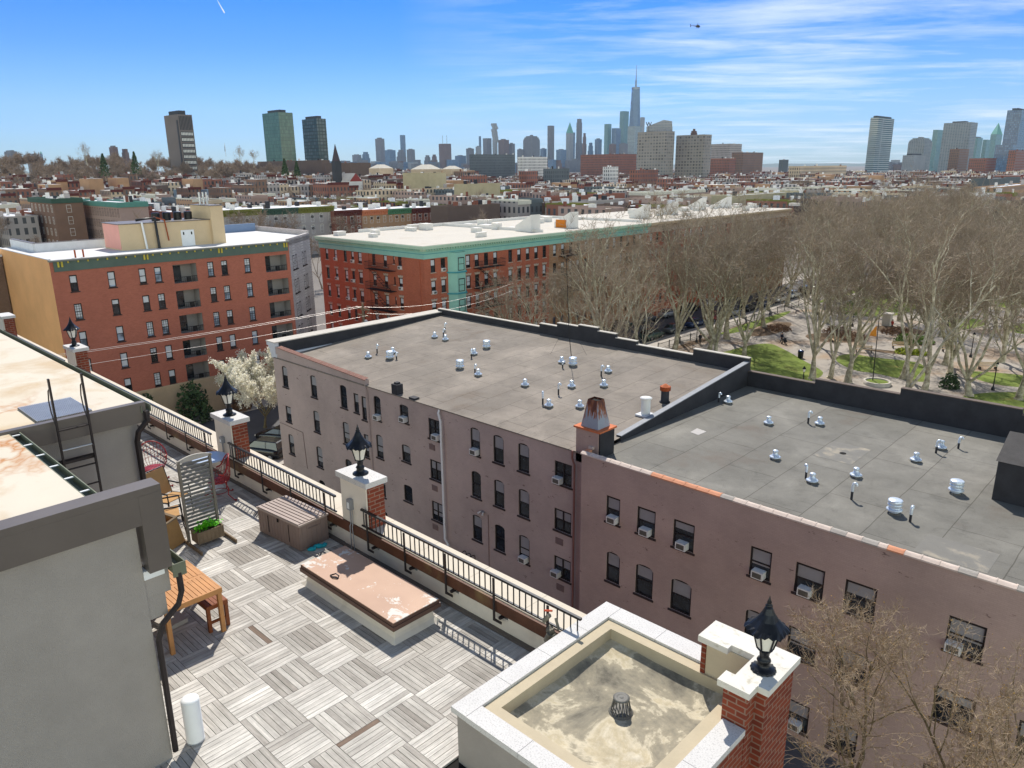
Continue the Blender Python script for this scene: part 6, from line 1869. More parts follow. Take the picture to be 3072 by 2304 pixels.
block('brown pair of brick towers before the right skyline', 2850, 2880, 2908, 448, 1200, 'brown', kit=3)
block('long dark gymnasium hall under the green glass towers', 772, 965, 985, 482, 700, 'dark', 'roof_dark', kit=8, front=False)
block('white-roofed long hall right of the church spire', 975, 1050, 1112, 490, 640, 'dark', 'roof_bright', kit=2, front=False)

# ---------------------------------------------------------------- row houses: prototypes
HP = []
rh = random.Random(77)
for k in range(14):
    wl = ['brown', 'red', 'tan', 'grey', 'dark', 'buff', 'pink', 'brown', 'red', 'white', 'slate', 'tan', 'red', 'dark'][k]
    Wd, Dp, H = rh.choice([6.0, 6.6, 7.4]), rh.choice([12, 13.5, 15]), rh.choice([10.2, 11, 12.2, 13.2])
    ms = {}
    b = MB(); b.box(-Dp / 2, Dp / 2, -Wd / 2, Wd / 2, -1, H, bot=False); ms['wall'] = b.mesh('row_house', 'front_' + wl)
    b = MB(); b.box(-Dp / 2 + .15, Dp / 2 - .15, -Wd / 2 + .2, Wd / 2 - .2, H + .002, H + .05); ms['roof'] = b.mesh('roof', rh.choice(['roof_silver', 'roof_silver', 'roof_bright', 'roof_cream', 'roof_dim']))
    b = MB(); b.box(Dp / 2 + .005, Dp / 2 + .5, -Wd / 2, Wd / 2, H - 0.9, H + .3); b.box(-Dp / 2, Dp / 2, -Wd / 2, -Wd / 2 + .18, H + .003, H + .45); b.box(-Dp / 2, Dp / 2, Wd / 2 - .18, Wd / 2, H + .003, H + .45)
    ms['cornice'] = b.mesh('cornice', rh.choice(['corn_dkgreen', 'corn_maroon', 'corn_cream', 'corn_olive', 'wall_' + wl, 'wall_' + wl, 'corn_cream', 'wall_dark']))
    b = MB(); hx0 = rh.uniform(-4, 3); b.box(hx0, hx0 + rh.uniform(.9, 1.8), -1.0, rh.uniform(-.2, .6), H + .05, H + rh.uniform(0.7, 1.7)); ms['roof_hut'] = b.mesh('roof_hut', rh.choice(['bulk_white', 'wall_grey', 'wall_white', 'roof_silver']))
    for j in range(2):
        b = MB(); x = rh.uniform(-Dp / 2 + 1, Dp / 2 - 1); s = rh.choice([-1, 1]); b.box(x - .35, x + .35, s * (Wd / 2 - .7), s * (Wd / 2 - .1), H, H + rh.uniform(1.0, 1.8)); ms['chimney%d' % j] = b.mesh('chimney', rh.choice(['chimney_brick', 'tar_black', 'wall_brown', 'bulk_white']))
    HP.append((Wd, Dp, H, wl, ms))
WALLN = {'brown': 'brown brick', 'red': 'red brick', 'tan': 'tan', 'grey': 'grey', 'dark': 'dark brick', 'buff': 'buff', 'pink': 'dusky pink', 'white': 'white', 'slate': 'slate grey'}


def taken(x0, x1, y0, y1):
    return any(x0 < f[1] and x1 > f[0] and y0 < f[3] and y1 > f[2] for f in FOOT)


def inview(x, y, m=0.0):
    v = Vector((x, y, 8)) - CAM
    d = v.dot(FW)
    if d < 30: return False
    px = 1536 + FPX * v.dot(RT) / d
    return -120 - m < px < 3190 + m


cand = []
for m in range(0, 17):
    for (dx, face) in ((0, 1), (-34, -1)):
        X = -112 - 62 * m + dx
        y = -60.0
        while y < 1100:
            if (y % 88) > 74: y += 14; continue
            k = rh.randrange(14)
            Wd = HP[k][0]
            yc_ = y + Wd / 2
            if inview(X, yc_) and not taken(X - 7, X + 7, y, y + Wd): cand.append((math.hypot(X - CAM.x, yc_ - CAM.y), X, yc_, k, face))
            y += Wd + 0.02
for m in range(-3, 12):           # south-east of the park: rows beyond its far street
    for dx, face in ((0, 1), (-34, -1)):
        X = 60 - 62 * (m + 1) + dx
        if X < -100: continue
        y = 272.0
        while y < 1150:
            if (y % 88) > 74: y += 14; continue
            k = rh.randrange(14); Wd = HP[k][0]; yc_ = y + Wd / 2
            if inview(X, yc_) and not taken(X - 7, X + 7, y, y + Wd): cand.append((math.hypot(X - CAM.x, yc_ - CAM.y), X, yc_, k, face))
            y += Wd + 0.02
def front_gap(c):       # the photo looks straight over the street at the named tenements: nothing stands before them
    v = Vector((c[1], c[2], 8)) - CAM
    return c[0] < 255 and 1536 + FPX * v.dot(RT) / v.dot(FW) < 1640


cand = [c for c in cand if not front_gap(c)]
cand.sort()
HGRP = 'row houses in the middle distance'
stuffb = MB()
SM = ['wall_brown', 'wall_red', 'wall_tan', 'wall_grey', 'wall_dark', 'wall_buff', 'roof_silver', 'roof_bright', 'roof_dim', 'bulk_white', 'tar_black', 'chimney_brick', 'corn_maroon', 'front_brown', 'front_red', 'front_grey', 'front_tan']
for i, (dd, X, Y, k, face) in enumerate(cand):
    Wd, Dp, H, wl, ms = HP[k]
    zs_ = rh.uniform(0.9, 1.12)
    if i < 290:
        o = put(ms['wall'], 'row_house', loc=(X, Y, 0), rot=0 if face > 0 else math.pi); o.scale.z = zs_
        tag(o, WALLN[wl] + ' flat-roofed row house in the sea of roofs beyond the terrace', 'house', HGRP)
        for nm in ms:
            if nm != 'wall': put(ms[nm], 'chimney' if nm.startswith('chim') else nm, o, local=True)
    else:
        if rh.random() < 0.14: continue
        h = H * zs_ * rh.choice([1, 1, 1, 1.15]) + (7.5 * min(1, max(0, (dd - 330) / 240)) if (Y - CAM.y) < -0.95 * (X - CAM.x) else 0)
        mi = rh.choice([13, 14, 15, 16, 13, 14, 4, 5])
        stuffb.box(X - Dp / 2, X + Dp / 2, Y - Wd / 2, Y + Wd / 2, -1, h, mi, top=rh.choice([6, 6, 7, 7, 8, 9]), bot=False)
        stuffb.box(X + Dp / 2 * face, X + Dp / 2 * face + 0.5 * face if face > 0 else X - Dp / 2, Y - Wd / 2, Y + Wd / 2, h - 0.9, h + .4, 12) if face > 0 else None
        hx0 = X + rh.uniform(-4, 3); stuffb.box(hx0, hx0 + rh.uniform(.8, 2), Y - 1.0, Y + rh.uniform(-.2, .8), h, h + rh.uniform(0.7, 2.0), rh.choice([9, 9, 3, 8]), bot=False)
        if rh.random() < 0.8:
            x = X + rh.uniform(-5, 5); stuffb.box(x - .4, x + .4, Y - Wd / 2, Y - Wd / 2 + 1, h, h + rh.uniform(1, 1.8), rh.choice([10, 11, 11]), bot=False)
tag(stuffb.build('far_houses', SM), 'mass of far row houses with white roofs spreading to the waterfront', 'houses', kind='stuff')
# ================================================================ SKYLINE
r3 = lambda x, y: (x / 2.765, 300 + y / 2.765)
r4 = lambda x, y: (700 + x / 2.765, 300 + y / 2.765)
r5 = lambda x, y: (1400 + x / 2.4578, 150 + y / 2.4578)
r6 = lambda x, y: (2250 + x / 2.691, 300 + y / 2.691)
_fac = facade
def facade(name, wall, glass, *a, **k):
    if 'glass2' in k: k['glass2'] = tuple(c * 0.8 for c in k['glass2'])
    return _fac(name, tuple(c * 0.62 for c in wall), tuple(c * 0.8 for c in glass), *a, **k)


facade('tw_concrete', C(148, 140, 134), C(30, 34, 40), 5.2, 3.6, 1.0, grough=0.3, glass2=C(150, 150, 150))
facade('tw_slab', C(178, 172, 164), C(60, 62, 66), 3.4, 3.0, 0.75, grough=0.3, glass2=C(140, 140, 140))
facade('tw_green', C(30, 62, 58), C(70, 110, 100), 1.6, 3.7, 0.12, grough=0.08, glass2=C(92, 130, 118))
facade('tw_grid', C(40, 62, 64), C(96, 112, 116), 4.0, 3.7, 0.45, grough=0.15, glass2=C(54, 82, 84))
facade('tw_blue', C(96, 122, 150), C(70, 104, 140), 3.0, 4.0, 0.5, grough=0.1, glass2=C(110, 150, 190))
facade('tw_grey', C(132, 132, 138), C(66, 74, 86), 3.2, 4.0, 1.0, grough=0.3)
facade('tw_brown', C(128, 100, 92), C(60, 52, 54), 3.4, 3.6, 1.1, grough=0.4)
facade('tw_pale', C(176, 180, 184), C(96, 108, 122), 3.0, 3.6, 0.9, grough=0.3)
facade('tw_bands', C(206, 212, 214), C(70, 100, 110), 60.0, 3.3, 0.7, grough=0.1, glass2=C(96, 130, 140))
facade('tw_teal', C(120, 160, 164), C(70, 124, 130), 3.0, 3.8, 0.6, grough=0.15)
facade('tw_balc', C(170, 176, 178), C(60, 84, 92), 5.0, 3.2, 1.0, grough=0.2, glass2=C(110, 136, 146))
M('tw_copper', C(96, 160, 146), 0.7, 0.1, 0.05)
M('tw_steel', C(120, 132, 146), 0.4, 0.1, 0.05, metal=0.4)
M('tw_lightpane', C(206, 206, 200), 0.5, 0.1, 0.2)
M('tw_dark', C(60, 62, 66), 0.7, 0.1, 0.05)


def dbox(xl, xm, xr, y, D):
    P = onD(xm, y, D)
    dl, dr_ = ray(xl, y), ray(xr, y)
    X0 = CAM.x + dl.x * (P.y - CAM.y) / dl.y
    Y1 = CAM.y + dr_.y * (P.x - CAM.x) / dr_.x
    return X0, P.x, P.y, Y1, P.z


def tower(label, xl, xr, y, D, mat, xm=None, crown=None, name='skyscraper', lean=None, cat='skyscraper'):
    xm = xl + (xr - xl) * 0.5 if xm is None else xm
    x0, x1, y0, y1, z = dbox(xl, xm, xr, y, D)
    t_ = thing(name, label, cat, ((x0 + x1) / 2, (y0 + y1) / 2, 0))
    w = min(x1 - x0, y1 - y0)
    cx, cy = (x0 + x1) / 2, (y0 + y1) / 2
    b = MB()
    if crown == 'step':
        b.box(x0, x1, y0, y1, 0, z * 0.72, bot=False); b.box(x0 + w * .12, x1 - w * .12, y0 + w * .12, y1 - w * .12, z * .72, z * .9, bot=False); b.box(x0 + w * .25, x1 - w * .25, y0 + w * .25, y1 - w * .25, z * .9, z, bot=False)
    elif crown == 'slim':
        b.box(x0 - w * .12, x1 + w * .12, y0 - w * .12, y1 + w * .12, 0, z * 0.55, bot=False); b.box(x0, x1, y0, y1, z * .55, z * .93, bot=False); b.box(x0 + w * .1, x1 - w * .1, y0 + w * .1, y1 - w * .1, z * .93, z, bot=False)
    elif crown == 'jenga':
        r_ = random.Random(5); h = z * 0.62
        b.box(x0 + w * .08, x1 - w * .08, y0 + w * .08, y1 - w * .08, 0, h, bot=False)
        while h < z - 3:
            k = r_.uniform(6, 14); dx, dy = r_.uniform(-.14, .14) * w, r_.uniform(-.14, .14) * w
            b.box(x0 + dx, x1 + dx, y0 + dy, y1 + dy, h, min(z, h + k)); h += k
    elif crown == 'dome':
        b.box(x0, x1, y0, y1, 0, z * 0.84, bot=False)
        for k in range(5):
            a0, a1 = k / 5, (k + 1) / 5
            i0 = w * 0.42 * (1 - math.sqrt(max(0, 1 - a1 * a1)))
            b.box(x0 + i0, x1 - i0, y0 + i0, y1 - i0, z * (0.84 + 0.16 * a0), z * (0.84 + 0.16 * a1), bot=False)
    else:
        b.box(x0, x1, y0, y1, 0, z, bot=False)
    b.build('shaft', mat, t_)
    if crown in ('spire', 'pyramid'):
        h = (0.34 if crown == 'spire' else 0.16) * z if isinstance(crown, str) else 0
        b = MB(); b.add([(x0, y0, z), (x1, y0, z), (x1, y1, z), (x0, y1, z), (cx, cy, z + w * (2.2 if crown == 'spire' else 1.1))], [(0, 1, 4), (1, 2, 4), (2, 3, 4), (3, 0, 4)]); b.build('crown', 'tw_copper', t_)
    elif crown == 'mast':
        for s in (-.18, .18):
            b = MB(); b.tube([(cx + s * w, cy + s * w, z), (cx + s * w, cy + s * w, z * 1.28)], w * .02, 5); b.build('mast', 'tw_dark', t_)
    elif crown is None or crown == 'hut':
        b = MB(); b.box(x0 + w * .25, x1 - w * .3, y0 + w * .25, y1 - w * .3, z, z + max(3, z * 0.03)); b.build('roof_plant', 'tw_grey' if crown is None else 'tw_dark', t_)
    return t_


def T(label, f, x0, x1, y, D, mat, **k):
    a, b_ = f(x0, y), f(x1, y)
    if 'xm' in k: k['xm'] = f(k['xm'], y)[0]
    return tower(label, a[0], b_[0], a[1], D, mat, **k)


# --- the three campus towers on the ridge, left
t_ = T('concrete office tower with banded white windows on the wooded ridge', r3, 1357, 1590, 118, 640, M('tw_plain', C(118, 110, 106), 0.85, 0.08, 0.06), xm=1470, crown='hut', name='office_tower', cat='tower')
a_, b_ = r3(1357, 118), r3(1590, 118)
x0, x1, y0, y1, z = dbox(a_[0], r3(1470, 118)[0], b_[0], a_[1], 640)
b = MB(); b.box(x1 - 2.6, x1 - 0.4, y0 - 0.35, y0 - 0.02, 10, z - 4); b.build('dark_slot', 'tw_dark', t_)
L_ = y1 - y0
b = MB()
for k in range(9): b.box(x1 + 0.02, x1 + 0.3, y0 + L_ * (0.1 + 0.1 * k) - 0.25, y0 + L_ * (0.1 + 0.1 * k) + 0.25, z - 11, z - 1)
b.build('crown_fins', 'tw_dark', t_)
for k in range(11):
    zk = z - 14 - k * 4.1
    b = MB(); b.box(x1 + 0.02, x1 + 0.2, y0 + L_ * 0.08, y1 - L_ * 0.06, zk - 1.5, zk + 1.9); fr = b.build('window_band', 'tw_dark', t_)
    b = MB()
    for j in range(8): b.box(x1 + 0.21, x1 + 0.3, y0 + L_ * (0.11 + 0.103 * j), y0 + L_ * (0.11 + 0.103 * j + 0.075), zk - 0.7, zk + 1.3)
    b.build('panes', 'tw_lightpane', fr)
T('left green glass tower on the ridge, the wider of the pair', r4, 237, 490, 100, 900, 'tw_green', xm=372, crown='hut', name='glass_tower', cat='tower')
T('right green glass tower on the ridge with roof plant', r4, 567, 766, 152, 930, 'tw_grid', xm=690, crown='hut', name='glass_tower', cat='tower')
# --- lower Manhattan, left to right
Dm = 3900
T('small squarish tower with castellated top, leftmost across the river', r4, 1175, 1252, 320, 4200, 'tw_grey')
T('slender dark blue tower left of centre', r4, 1381, 1425, 290, 4300, 'tw_blue', crown='flat')
T('low wide office block left of the slender blue tower', r4, 1255, 1345, 415, 4000, 'tw_blue')
T('stepped grey block beside the slender blue tower', r4, 1350, 1432, 412, 4100, 'tw_grey', crown='step')
T('dark flat-topped block right of the slender blue tower', r4, 1437, 1505, 410, 4000, 'tw_grey')
T('brown art deco tower with twin masts', r4, 1703, 1806, 362, 3700, 'tw_brown', crown='mast')
T('low grey cluster block far left across the river', r4, 985, 1062, 455, 4200, 'tw_grey')
T('low blue-grey cluster block second from the left', r4, 1060, 1132, 430, 4200, 'tw_blue', crown='step')
T('low block with domed lantern left of the brown twin-mast tower', r4, 1580, 1640, 458, 3900, 'tw_grey', crown='step')
T('small dark stepped block beside the brown twin-mast tower', r4, 1640, 1692, 452, 3900, 'tw_brown', crown='step')
T('pale low block right of the brown twin-mast tower', r4, 1838, 1930, 462, 3900, 'tw_blue')
T('grey slab before the stacked-box tower', r4, 1930, 1996, 402, 3800, 'tw_grey')
T('small pale slab left of the stacked-box tower', r5, 66, 104, 712, 3800, 'tw_pale')
T('thin dark tower left of the stacked-box tower', r5, 89, 106, 636, 4100, 'tw_blue', crown='flat')
T('broad grey tower behind the stacked-box tower', r5, 119, 183, 650, 4000, 'tw_grey', crown='flat')
T('tall pale tower of jumbled stacked boxes', r5, 184, 228, 540, 3900, 'tw_pale', crown='jenga')
T('brown-grey bulky block right of the stacked-box tower', r5, 232, 312, 662, 3900, 'tw_brown')
T('lower brown-grey block right of the stacked-box tower', r5, 308, 356, 690, 3950, 'tw_grey')
T('grey tower with curved green crown', r5, 416, 540, 624, 3700, 'tw_grey', crown='dome')
T('low block in front of the curved-crown tower', r5, 372, 418, 732, 3700, 'tw_grey')
T('lone tall grey ribbed tower', r5, 596, 646, 557, 3900, 'tw_grey', crown='flat')
T('low blue block left of the ribbed tower', r5, 542, 590, 728, 3900, 'tw_blue')
T('low wide block at the foot of the ribbed tower', r5, 660, 735, 735, 3700, 'tw_blue')
T('gothic tower with green pointed crown', r5, 733, 788, 612, 3900, 'tw_pale', crown='spire')
T('flat blue tower right behind the pointed tower', r5, 776, 800, 608, 4100, 'tw_blue', crown='flat')
T('tall slim tower with stepped top right of the pointed tower', r5, 810, 852, 507, 4000, 'tw_grey', crown='slim')
T('brown stepped tower beside the tall slim one', r5, 853, 886, 612, 3800, 'tw_brown', crown='step')
T('small teal block right of the brown stepped tower', r5, 893, 937, 683, 3800, 'tw_blue', crown='step')
T('dark squarish block left of the curved glass tower', r5, 945, 997, 658, 3900, 'tw_blue')
T('curved pale glass tower left of the supertall', r5, 1016, 1068, 545, 3700, 'tw_teal', crown='flat')
T('blue glass slab between the curved tower and the supertall', r5, 1070, 1137, 576, 3700, 'tw_blue', crown='flat')
T('tall glass tower just left of the supertall', r5, 1130, 1197, 450, 3950, 'tw_teal', crown='flat')
T('pale glass tower peeping out right of the supertall', r5, 1280, 1314, 495, 4200, 'tw_pale', crown='flat')
T('banded glass office tower in front of the supertall', r5, 1188, 1292, 560, 3600, 'tw_bands', crown='flat')
T('small brown block in front of the blue slab', r5, 1050, 1102, 695, 3500, 'tw_brown')
T('small grey block in front of the glass towers', r5, 1125, 1190, 690, 3500, 'tw_grey')
T('hazy low block at the left skyline end, flat roof', r3, 32, 138, 425, 2600, 'tw_grey')
T('hazy low stepped block at the left skyline end', r3, 215, 292, 445, 2800, 'tw_grey', crown='step')
T('hazy small tower at the left skyline end', r3, 330, 352, 445, 2800, 'tw_blue', crown='spire')
T('violet-grey apartment tower beyond the wooded ridge', r3, 902, 975, 390, 1900, 'tw_brown')
T('violet-grey lower apartment block beyond the wooded ridge', r3, 998, 1070, 405, 1900, 'tw_brown', crown='step')
# supertall: square base, chamfered to a rotated square top
P = onD(*r5(1240, 500), 3850)
zt = onD(*r5(1240, 292), 3850).z
hw = 3850 / FPX * (1283 - 1197) / 2 / 2.4578 * 0.78
t_ = thing('supertall', 'tapering blue glass supertall with tall spire', 'skyscraper', (P.x, P.y, 0))
b = MB()
bs_ = [(P.x + sx_ * hw, P.y + sy_ * hw) for sx_, sy_ in ((-1, -1), (1, -1), (1, 1), (-1, 1))]
tp = [(P.x, P.y - hw), (P.x + hw, P.y), (P.x, P.y + hw), (P.x - hw, P.y)]
b.add([(x, y, 0) for x, y in bs_] + [(x, y, 60) for x, y in bs_] + [(x, y, zt) for x, y in tp],
      [(0, 1, 5, 4), (1, 2, 6, 5), (2, 3, 7, 6), (3, 0, 4, 7), (4, 5, 8), (5, 6, 9), (6, 7, 10), (7, 4, 11), (8, 5, 9), (9, 6, 10), (10, 7, 11), (11, 4, 8), (8, 9, 10, 11)])
b.build('shaft', 'tw_blue', t_)
b = MB(); b.lathe(P.x, P.y, zt, [(hw * .85, 0), (hw * .85, 10)], 16); b.build('parapet_ring', 'tw_steel', t_)
zs = onD(*r5(1250, 108), 3850).z
b = MB(); b.tube([(P.x, P.y, zt), (P.x, P.y, zt + (zs - zt) * .35), (P.x, P.y, zt + (zs - zt) * .4), (P.x, P.y, zs)], [5, 4, 2.6, 0.8], 8); b.build('spire', 'tw_steel', t_)
# --- twin concrete slabs and the slanted hotel behind
T('left pale concrete apartment slab, the taller of the twins', r5, 1262, 1535, 597, 800, 'tw_slab', xm=1475, crown='flat', name='apartment_slab', cat='tower')
T('right pale concrete apartment slab with tank house on top', r5, 1547, 1808, 622, 820, 'tw_slab', xm=1756, crown='flat', name='apartment_slab', cat='tower')
T('brown tank house on the right pale slab', r5, 1650, 1706, 580, 835, 'tw_brown', crown='dome', name='tank_house', cat='roof house')
t_ = T('white hotel block rising behind the left slab, bearing a letter sign', r5, 1326, 1518, 575, 1150, 'tw_pale', xm=1470, crown='flat', name='hotel', cat='building')
P = onD(*r5(1326, 575), 1160); Q = onD(*r5(1518, 575), 1160)
v = (Q - P); v.z = 0; n_ = Vector((-v.y, v.x, 0)).normalized() * 18
zt1, zt2 = onD(*r5(1480, 515), 1160).z, onD(*r5(1330, 565), 1160).z
b = MB(); a = P.copy(); k = [P, P + v * 0.65, P + v * 0.97, Q]
zz_ = [zt2, zt1, zt1 - 2, zt1 - 12]
vs = [(p.x, p.y, P.z - 4) for p in k] + [(p.x, p.y, z) for p, z in zip(k, zz_)] + [(p.x + n_.x, p.y + n_.y, P.z - 4) for p in k] + [(p.x + n_.x, p.y + n_.y, z) for p, z in zip(k, zz_)]
b.add(vs, [(0, 1, 5, 4), (1, 2, 6, 5), (2, 3, 7, 6), (4, 5, 13, 12), (5, 6, 14, 13), (6, 7, 15, 14), (3, 11, 15, 7), (8, 0, 4, 12), (11, 10, 14, 15), (10, 9, 13, 14), (9, 8, 12, 13)])
b.build('slanted_top', 'tw_pale', t_)
P = onD(*r5(1343, 545), 1150); u_ = v.normalized()
b = MB(); H = 5.0
for c0, c1 in ((-3.6, -1.8), (-1.8, 0), (0, 1.8), (1.8, 3.6)):
    hi0 = c0 in (-3.6, 0); a = P + u_ * c0; e = P + u_ * c1
    a.z += H / 2 if hi0 else -H / 2; e.z += -H / 2 if hi0 else H / 2
    b.tube([a, e], 0.7, 4, smooth=False)
b.tube([P - Vector((0, 0, 2)), P - Vector((0, 0, 9))], 0.3, 4)
b.build('letter_sign', 'tw_dark', t_)
# --- right-hand skyline (downriver shore)
T('leaning blue-green glass apartment tower with balconies, alone on the right', r6, 975, 1168, 140, 1500, 'tw_bands', xm=1040, crown='hut', cat='tower')
T('grey balconied block left in the right-hand group', r6, 1285, 1480, 295, 2100, 'tw_balc', xm=1420, crown='dome', cat='tower')
T('white low apartment block at the foot of the right-hand group', r6, 1235, 1420, 445, 1700, 'tw_pale', crown='hut', cat='tower')
T('turquoise glass tower behind the wide red-trimmed tower', r6, 1480, 1562, 240, 2500, 'tw_teal', crown='flat', cat='tower')
T('wide grey apartment tower with dark roof house in the right-hand group', r6, 1568, 1842, 178, 2000, 'tw_balc', xm=1790, crown='hut', cat='tower')
T('teal glass block right of the wide grey tower', r6, 1800, 1882, 305, 2500, 'tw_teal', cat='tower')
T('pale teal block second right of the wide grey tower', r6, 1882, 1945, 320, 2600, 'tw_teal', crown='flat', cat='tower')
T('distant turquoise tower with pointed top on the right', r6, 1945, 2040, 275, 3000, 'tw_teal', crown='spire', cat='tower')
T('tall grey tower cut by the right photo edge', r6, 2080, 2290, 78, 1800, 'tw_blue', xm=2200, crown='hut', cat='tower')
T('broad blue-grey podium block before the tall right-edge tower', r6, 1985, 2260, 360, 1750, 'tw_blue', crown='flat', cat='tower')
# --- church spire and red gabled house
P = onD(*r4(862, 640), 470)
zt = onD(*r4(851, 365), 470).z
t_ = thing('church', 'dark slate church spire rising from the roofs before the white hall', 'church', (P.x, P.y, 0))
b = MB(); b.box(P.x - 2, P.x + 2, P.y - 2, P.y + 2, -1, P.z + 9); b.build('tower', 'tw_dark', t_)
b = MB(); b.lathe(P.x, P.y, P.z + 9, [(2.4, 0), (1.3, (zt - P.z - 9) * .45), (0.1, zt - P.z - 9)], 8, smooth=False, ang=R(22)); b.build('spire', M('spire_slate', C(70, 60, 64), 0.7, 0.15, 0.3), t_)
P = onD(*r4(960, 660), 470); h = 10
t_ = thing('gabled_house', 'white and red gabled roof house beside the church spire', 'house', (P.x, P.y, 0))
b = MB(); b.box(P.x - 11, P.x + 7, P.y - 4.5, P.y + 4.5, -1, P.z - 1); b.build('wall', 'wall_white', t_)
b = MB(); z = P.z - 1; b.add([(P.x - 11, P.y - 4.5, z), (P.x + 7, P.y - 4.5, z), (P.x + 7, P.y + 4.5, z), (P.x - 11, P.y + 4.5, z), (P.x - 11, P.y, z + 4.6), (P.x + 7, P.y, z + 4.6)], [(0, 1, 5, 4), (3, 4, 5, 2), (0, 4, 3)], 0); b.add([(P.x + 7, P.y - 4.5, z), (P.x + 7, P.y + 4.5, z), (P.x + 7, P.y, z + 4.6)], [(0, 1, 2)], 1)
b.build('roof', ['roof_dim', M('gable_red', C(140, 60, 54), 0.8, 0.1)], t_)
for i, (x, y, w, lb) in enumerate(((1600, 574, 66, 'broad pale pyramid-roofed hall, left of two'), (1815, 572, 44, 'smaller pale pyramid-roofed hall, right of two'), (1225, 566, 52, 'pale hip-roofed hall beside the long white roof'))):
    P = onD(*r4(x, y), 560); w *= 560 / FPX / 2.765 * 1.3
    t_ = thing('hall', lb, 'hall', (P.x, P.y, 0))
    b = MB(); b.box(P.x - w, P.x + w, P.y - w, P.y + w, -1, P.z); b.build('wall', 'wall_tan', t_)
    b = MB(); b.add([(P.x - w, P.y - w, P.z), (P.x + w, P.y - w, P.z), (P.x + w, P.y + w, P.z), (P.x - w, P.y + w, P.z), (P.x - w * .3, P.y - w * .3, P.z + w * .42), (P.x + w * .3, P.y - w * .3, P.z + w * .42), (P.x + w * .3, P.y + w * .3, P.z + w * .42), (P.x - w * .3, P.y + w * .3, P.z + w * .42)], [(0, 1, 5, 4), (1, 2, 6, 5), (2, 3, 7, 6), (3, 0, 4, 7), (4, 5, 6, 7)]); b.build('roof', 'roof_cream', t_)
# --- low city haze line across the river, wooded ridge and the far hills
def ridge(name, pxs, D, hfun, mat, depth=600):
    b = MB(); n = len(pxs); vs = []
    for x in pxs:
        P = onD(x, 480, D); d = Vector((P.x - CAM.x, P.y - CAM.y, 0)).normalized(); h = hfun(x)
        for k, (a, q) in enumerate(((0, 0), (0.25, 0.75), (0.5, 1), (1.0, 0))):
            vs.append((P.x + d.x * depth * a, P.y + d.y * depth * a, h * q - 0.5))
    b.add(vs, [(i * 4 + k, (i + 1) * 4 + k, (i + 1) * 4 + k + 1, i * 4 + k + 1) for i in range(n - 1) for k in range(3)], 0, True)
    o = b.build(name, mat); o['kind'] = 'structure'
    return o


M('hill_far', C(96, 110, 104), 0.95, 0.15, 0.002)
M('hill_wood', C(112, 98, 80), 0.95, 0.25, 0.04)
ridge('hills', [1500 + 60 * k for k in range(34)], 9000, lambda x: 34 + 22 * mnoise.noise(Vector((x * 0.011, 2, 0))) + 9 * mnoise.noise(Vector((x * 0.06, 5, 0))), 'hill_far', 2500)
ridge('hills', [-800 + 60 * k for k in range(40)], 7000, lambda x: 30 + 14 * mnoise.noise(Vector((x * 0.013, 9, 0))), 'hill_far', 2500)
hillz = lambda x: 26 * max(0.0, min(1, (900 - x) / 300.0)) ** 0.7 * (0.85 + 0.2 * mnoise.noise(Vector((x * 0.008, 1, 0)))) + 6 * max(0, 1 - abs(x - 860) / 200)
ridge('wooded_ridge', [-500 + 40 * k for k in range(40)], 560, hillz, 'hill_wood', 420)
b = MB()
rq = random.Random(44)
for k in range(420):
    x = rq.uniform(980, 1950) if k < 330 else rq.uniform(2640, 3150)
    D = rq.uniform(3300, 4200); P = onD(x, 480, D)
    w, h = rq.uniform(14, 34), rq.uniform(18, 62) * (1 if k < 330 else 0.8)
    b.rbox(P.x, P.y, 0, w, w * rq.uniform(.7, 1.3), h, 0, rq.randrange(5))
tag(b.build('far_blocks', ['tw_grey', 'tw_brown', 'tw_blue', 'tw_pale', 'tw_grey']), 'mass of low hazy city blocks along the far shore under the skyscrapers', 'buildings', kind='stuff')
# --- helicopter
P = onD(2093, 79, 420)
hx = thing('helicopter', 'small dark helicopter flying above the skyline in the upper right sky', 'helicopter', P, math.atan2(RT.y, RT.x))
sc_ = 420 / FPX * 30 / 10.6        # nose-to-tail about 30 native pixels
b = MB(); b.tube([(-1.6, 0, 0.1), (-1.1, 0, 0.05), (-0.3, 0, 0.05), (0.8, 0, 0.0), (1.6, 0, -0.2), (2.1, 0, -0.45)], [0.35, 0.7, 0.95, 0.95, 0.65, 0.12], 12); b.tube([(-0.9, 0, 0.85), (0.5, 0, 0.9)], [0.25, 0.3], 8); b.build('fuselage', 'tw_dark', hx, local=True)
b = MB(); b.tube([(-1.4, 0, 0.25), (-5.6, 0, 0.55)], [0.36, 0.14], 8); b.build('tail_boom', 'tw_dark', hx, local=True)
b = MB(); b.add([(-5.4, -0.05, 0.5), (-5.9, -0.05, 0.5), (-6.5, -0.05, 1.9), (-6.0, -0.05, 1.9), (-5.4, 0.05, 0.5), (-5.9, 0.05, 0.5), (-6.5, 0.05, 1.9), (-6.0, 0.05, 1.9)], [(0, 1, 2, 3), (7, 6, 5, 4), (0, 4, 5, 1), (1, 5, 6, 2), (2, 6, 7, 3), (3, 7, 4, 0)]); b.box(-6.1, -5.5, -0.04, 0.04, -0.5, 0.5); b.build('tail_fin', 'tw_dark', hx, local=True)
b = MB(); b.tube([(0, 0, 1.0), (0, 0, 1.55)], 0.12, 6)
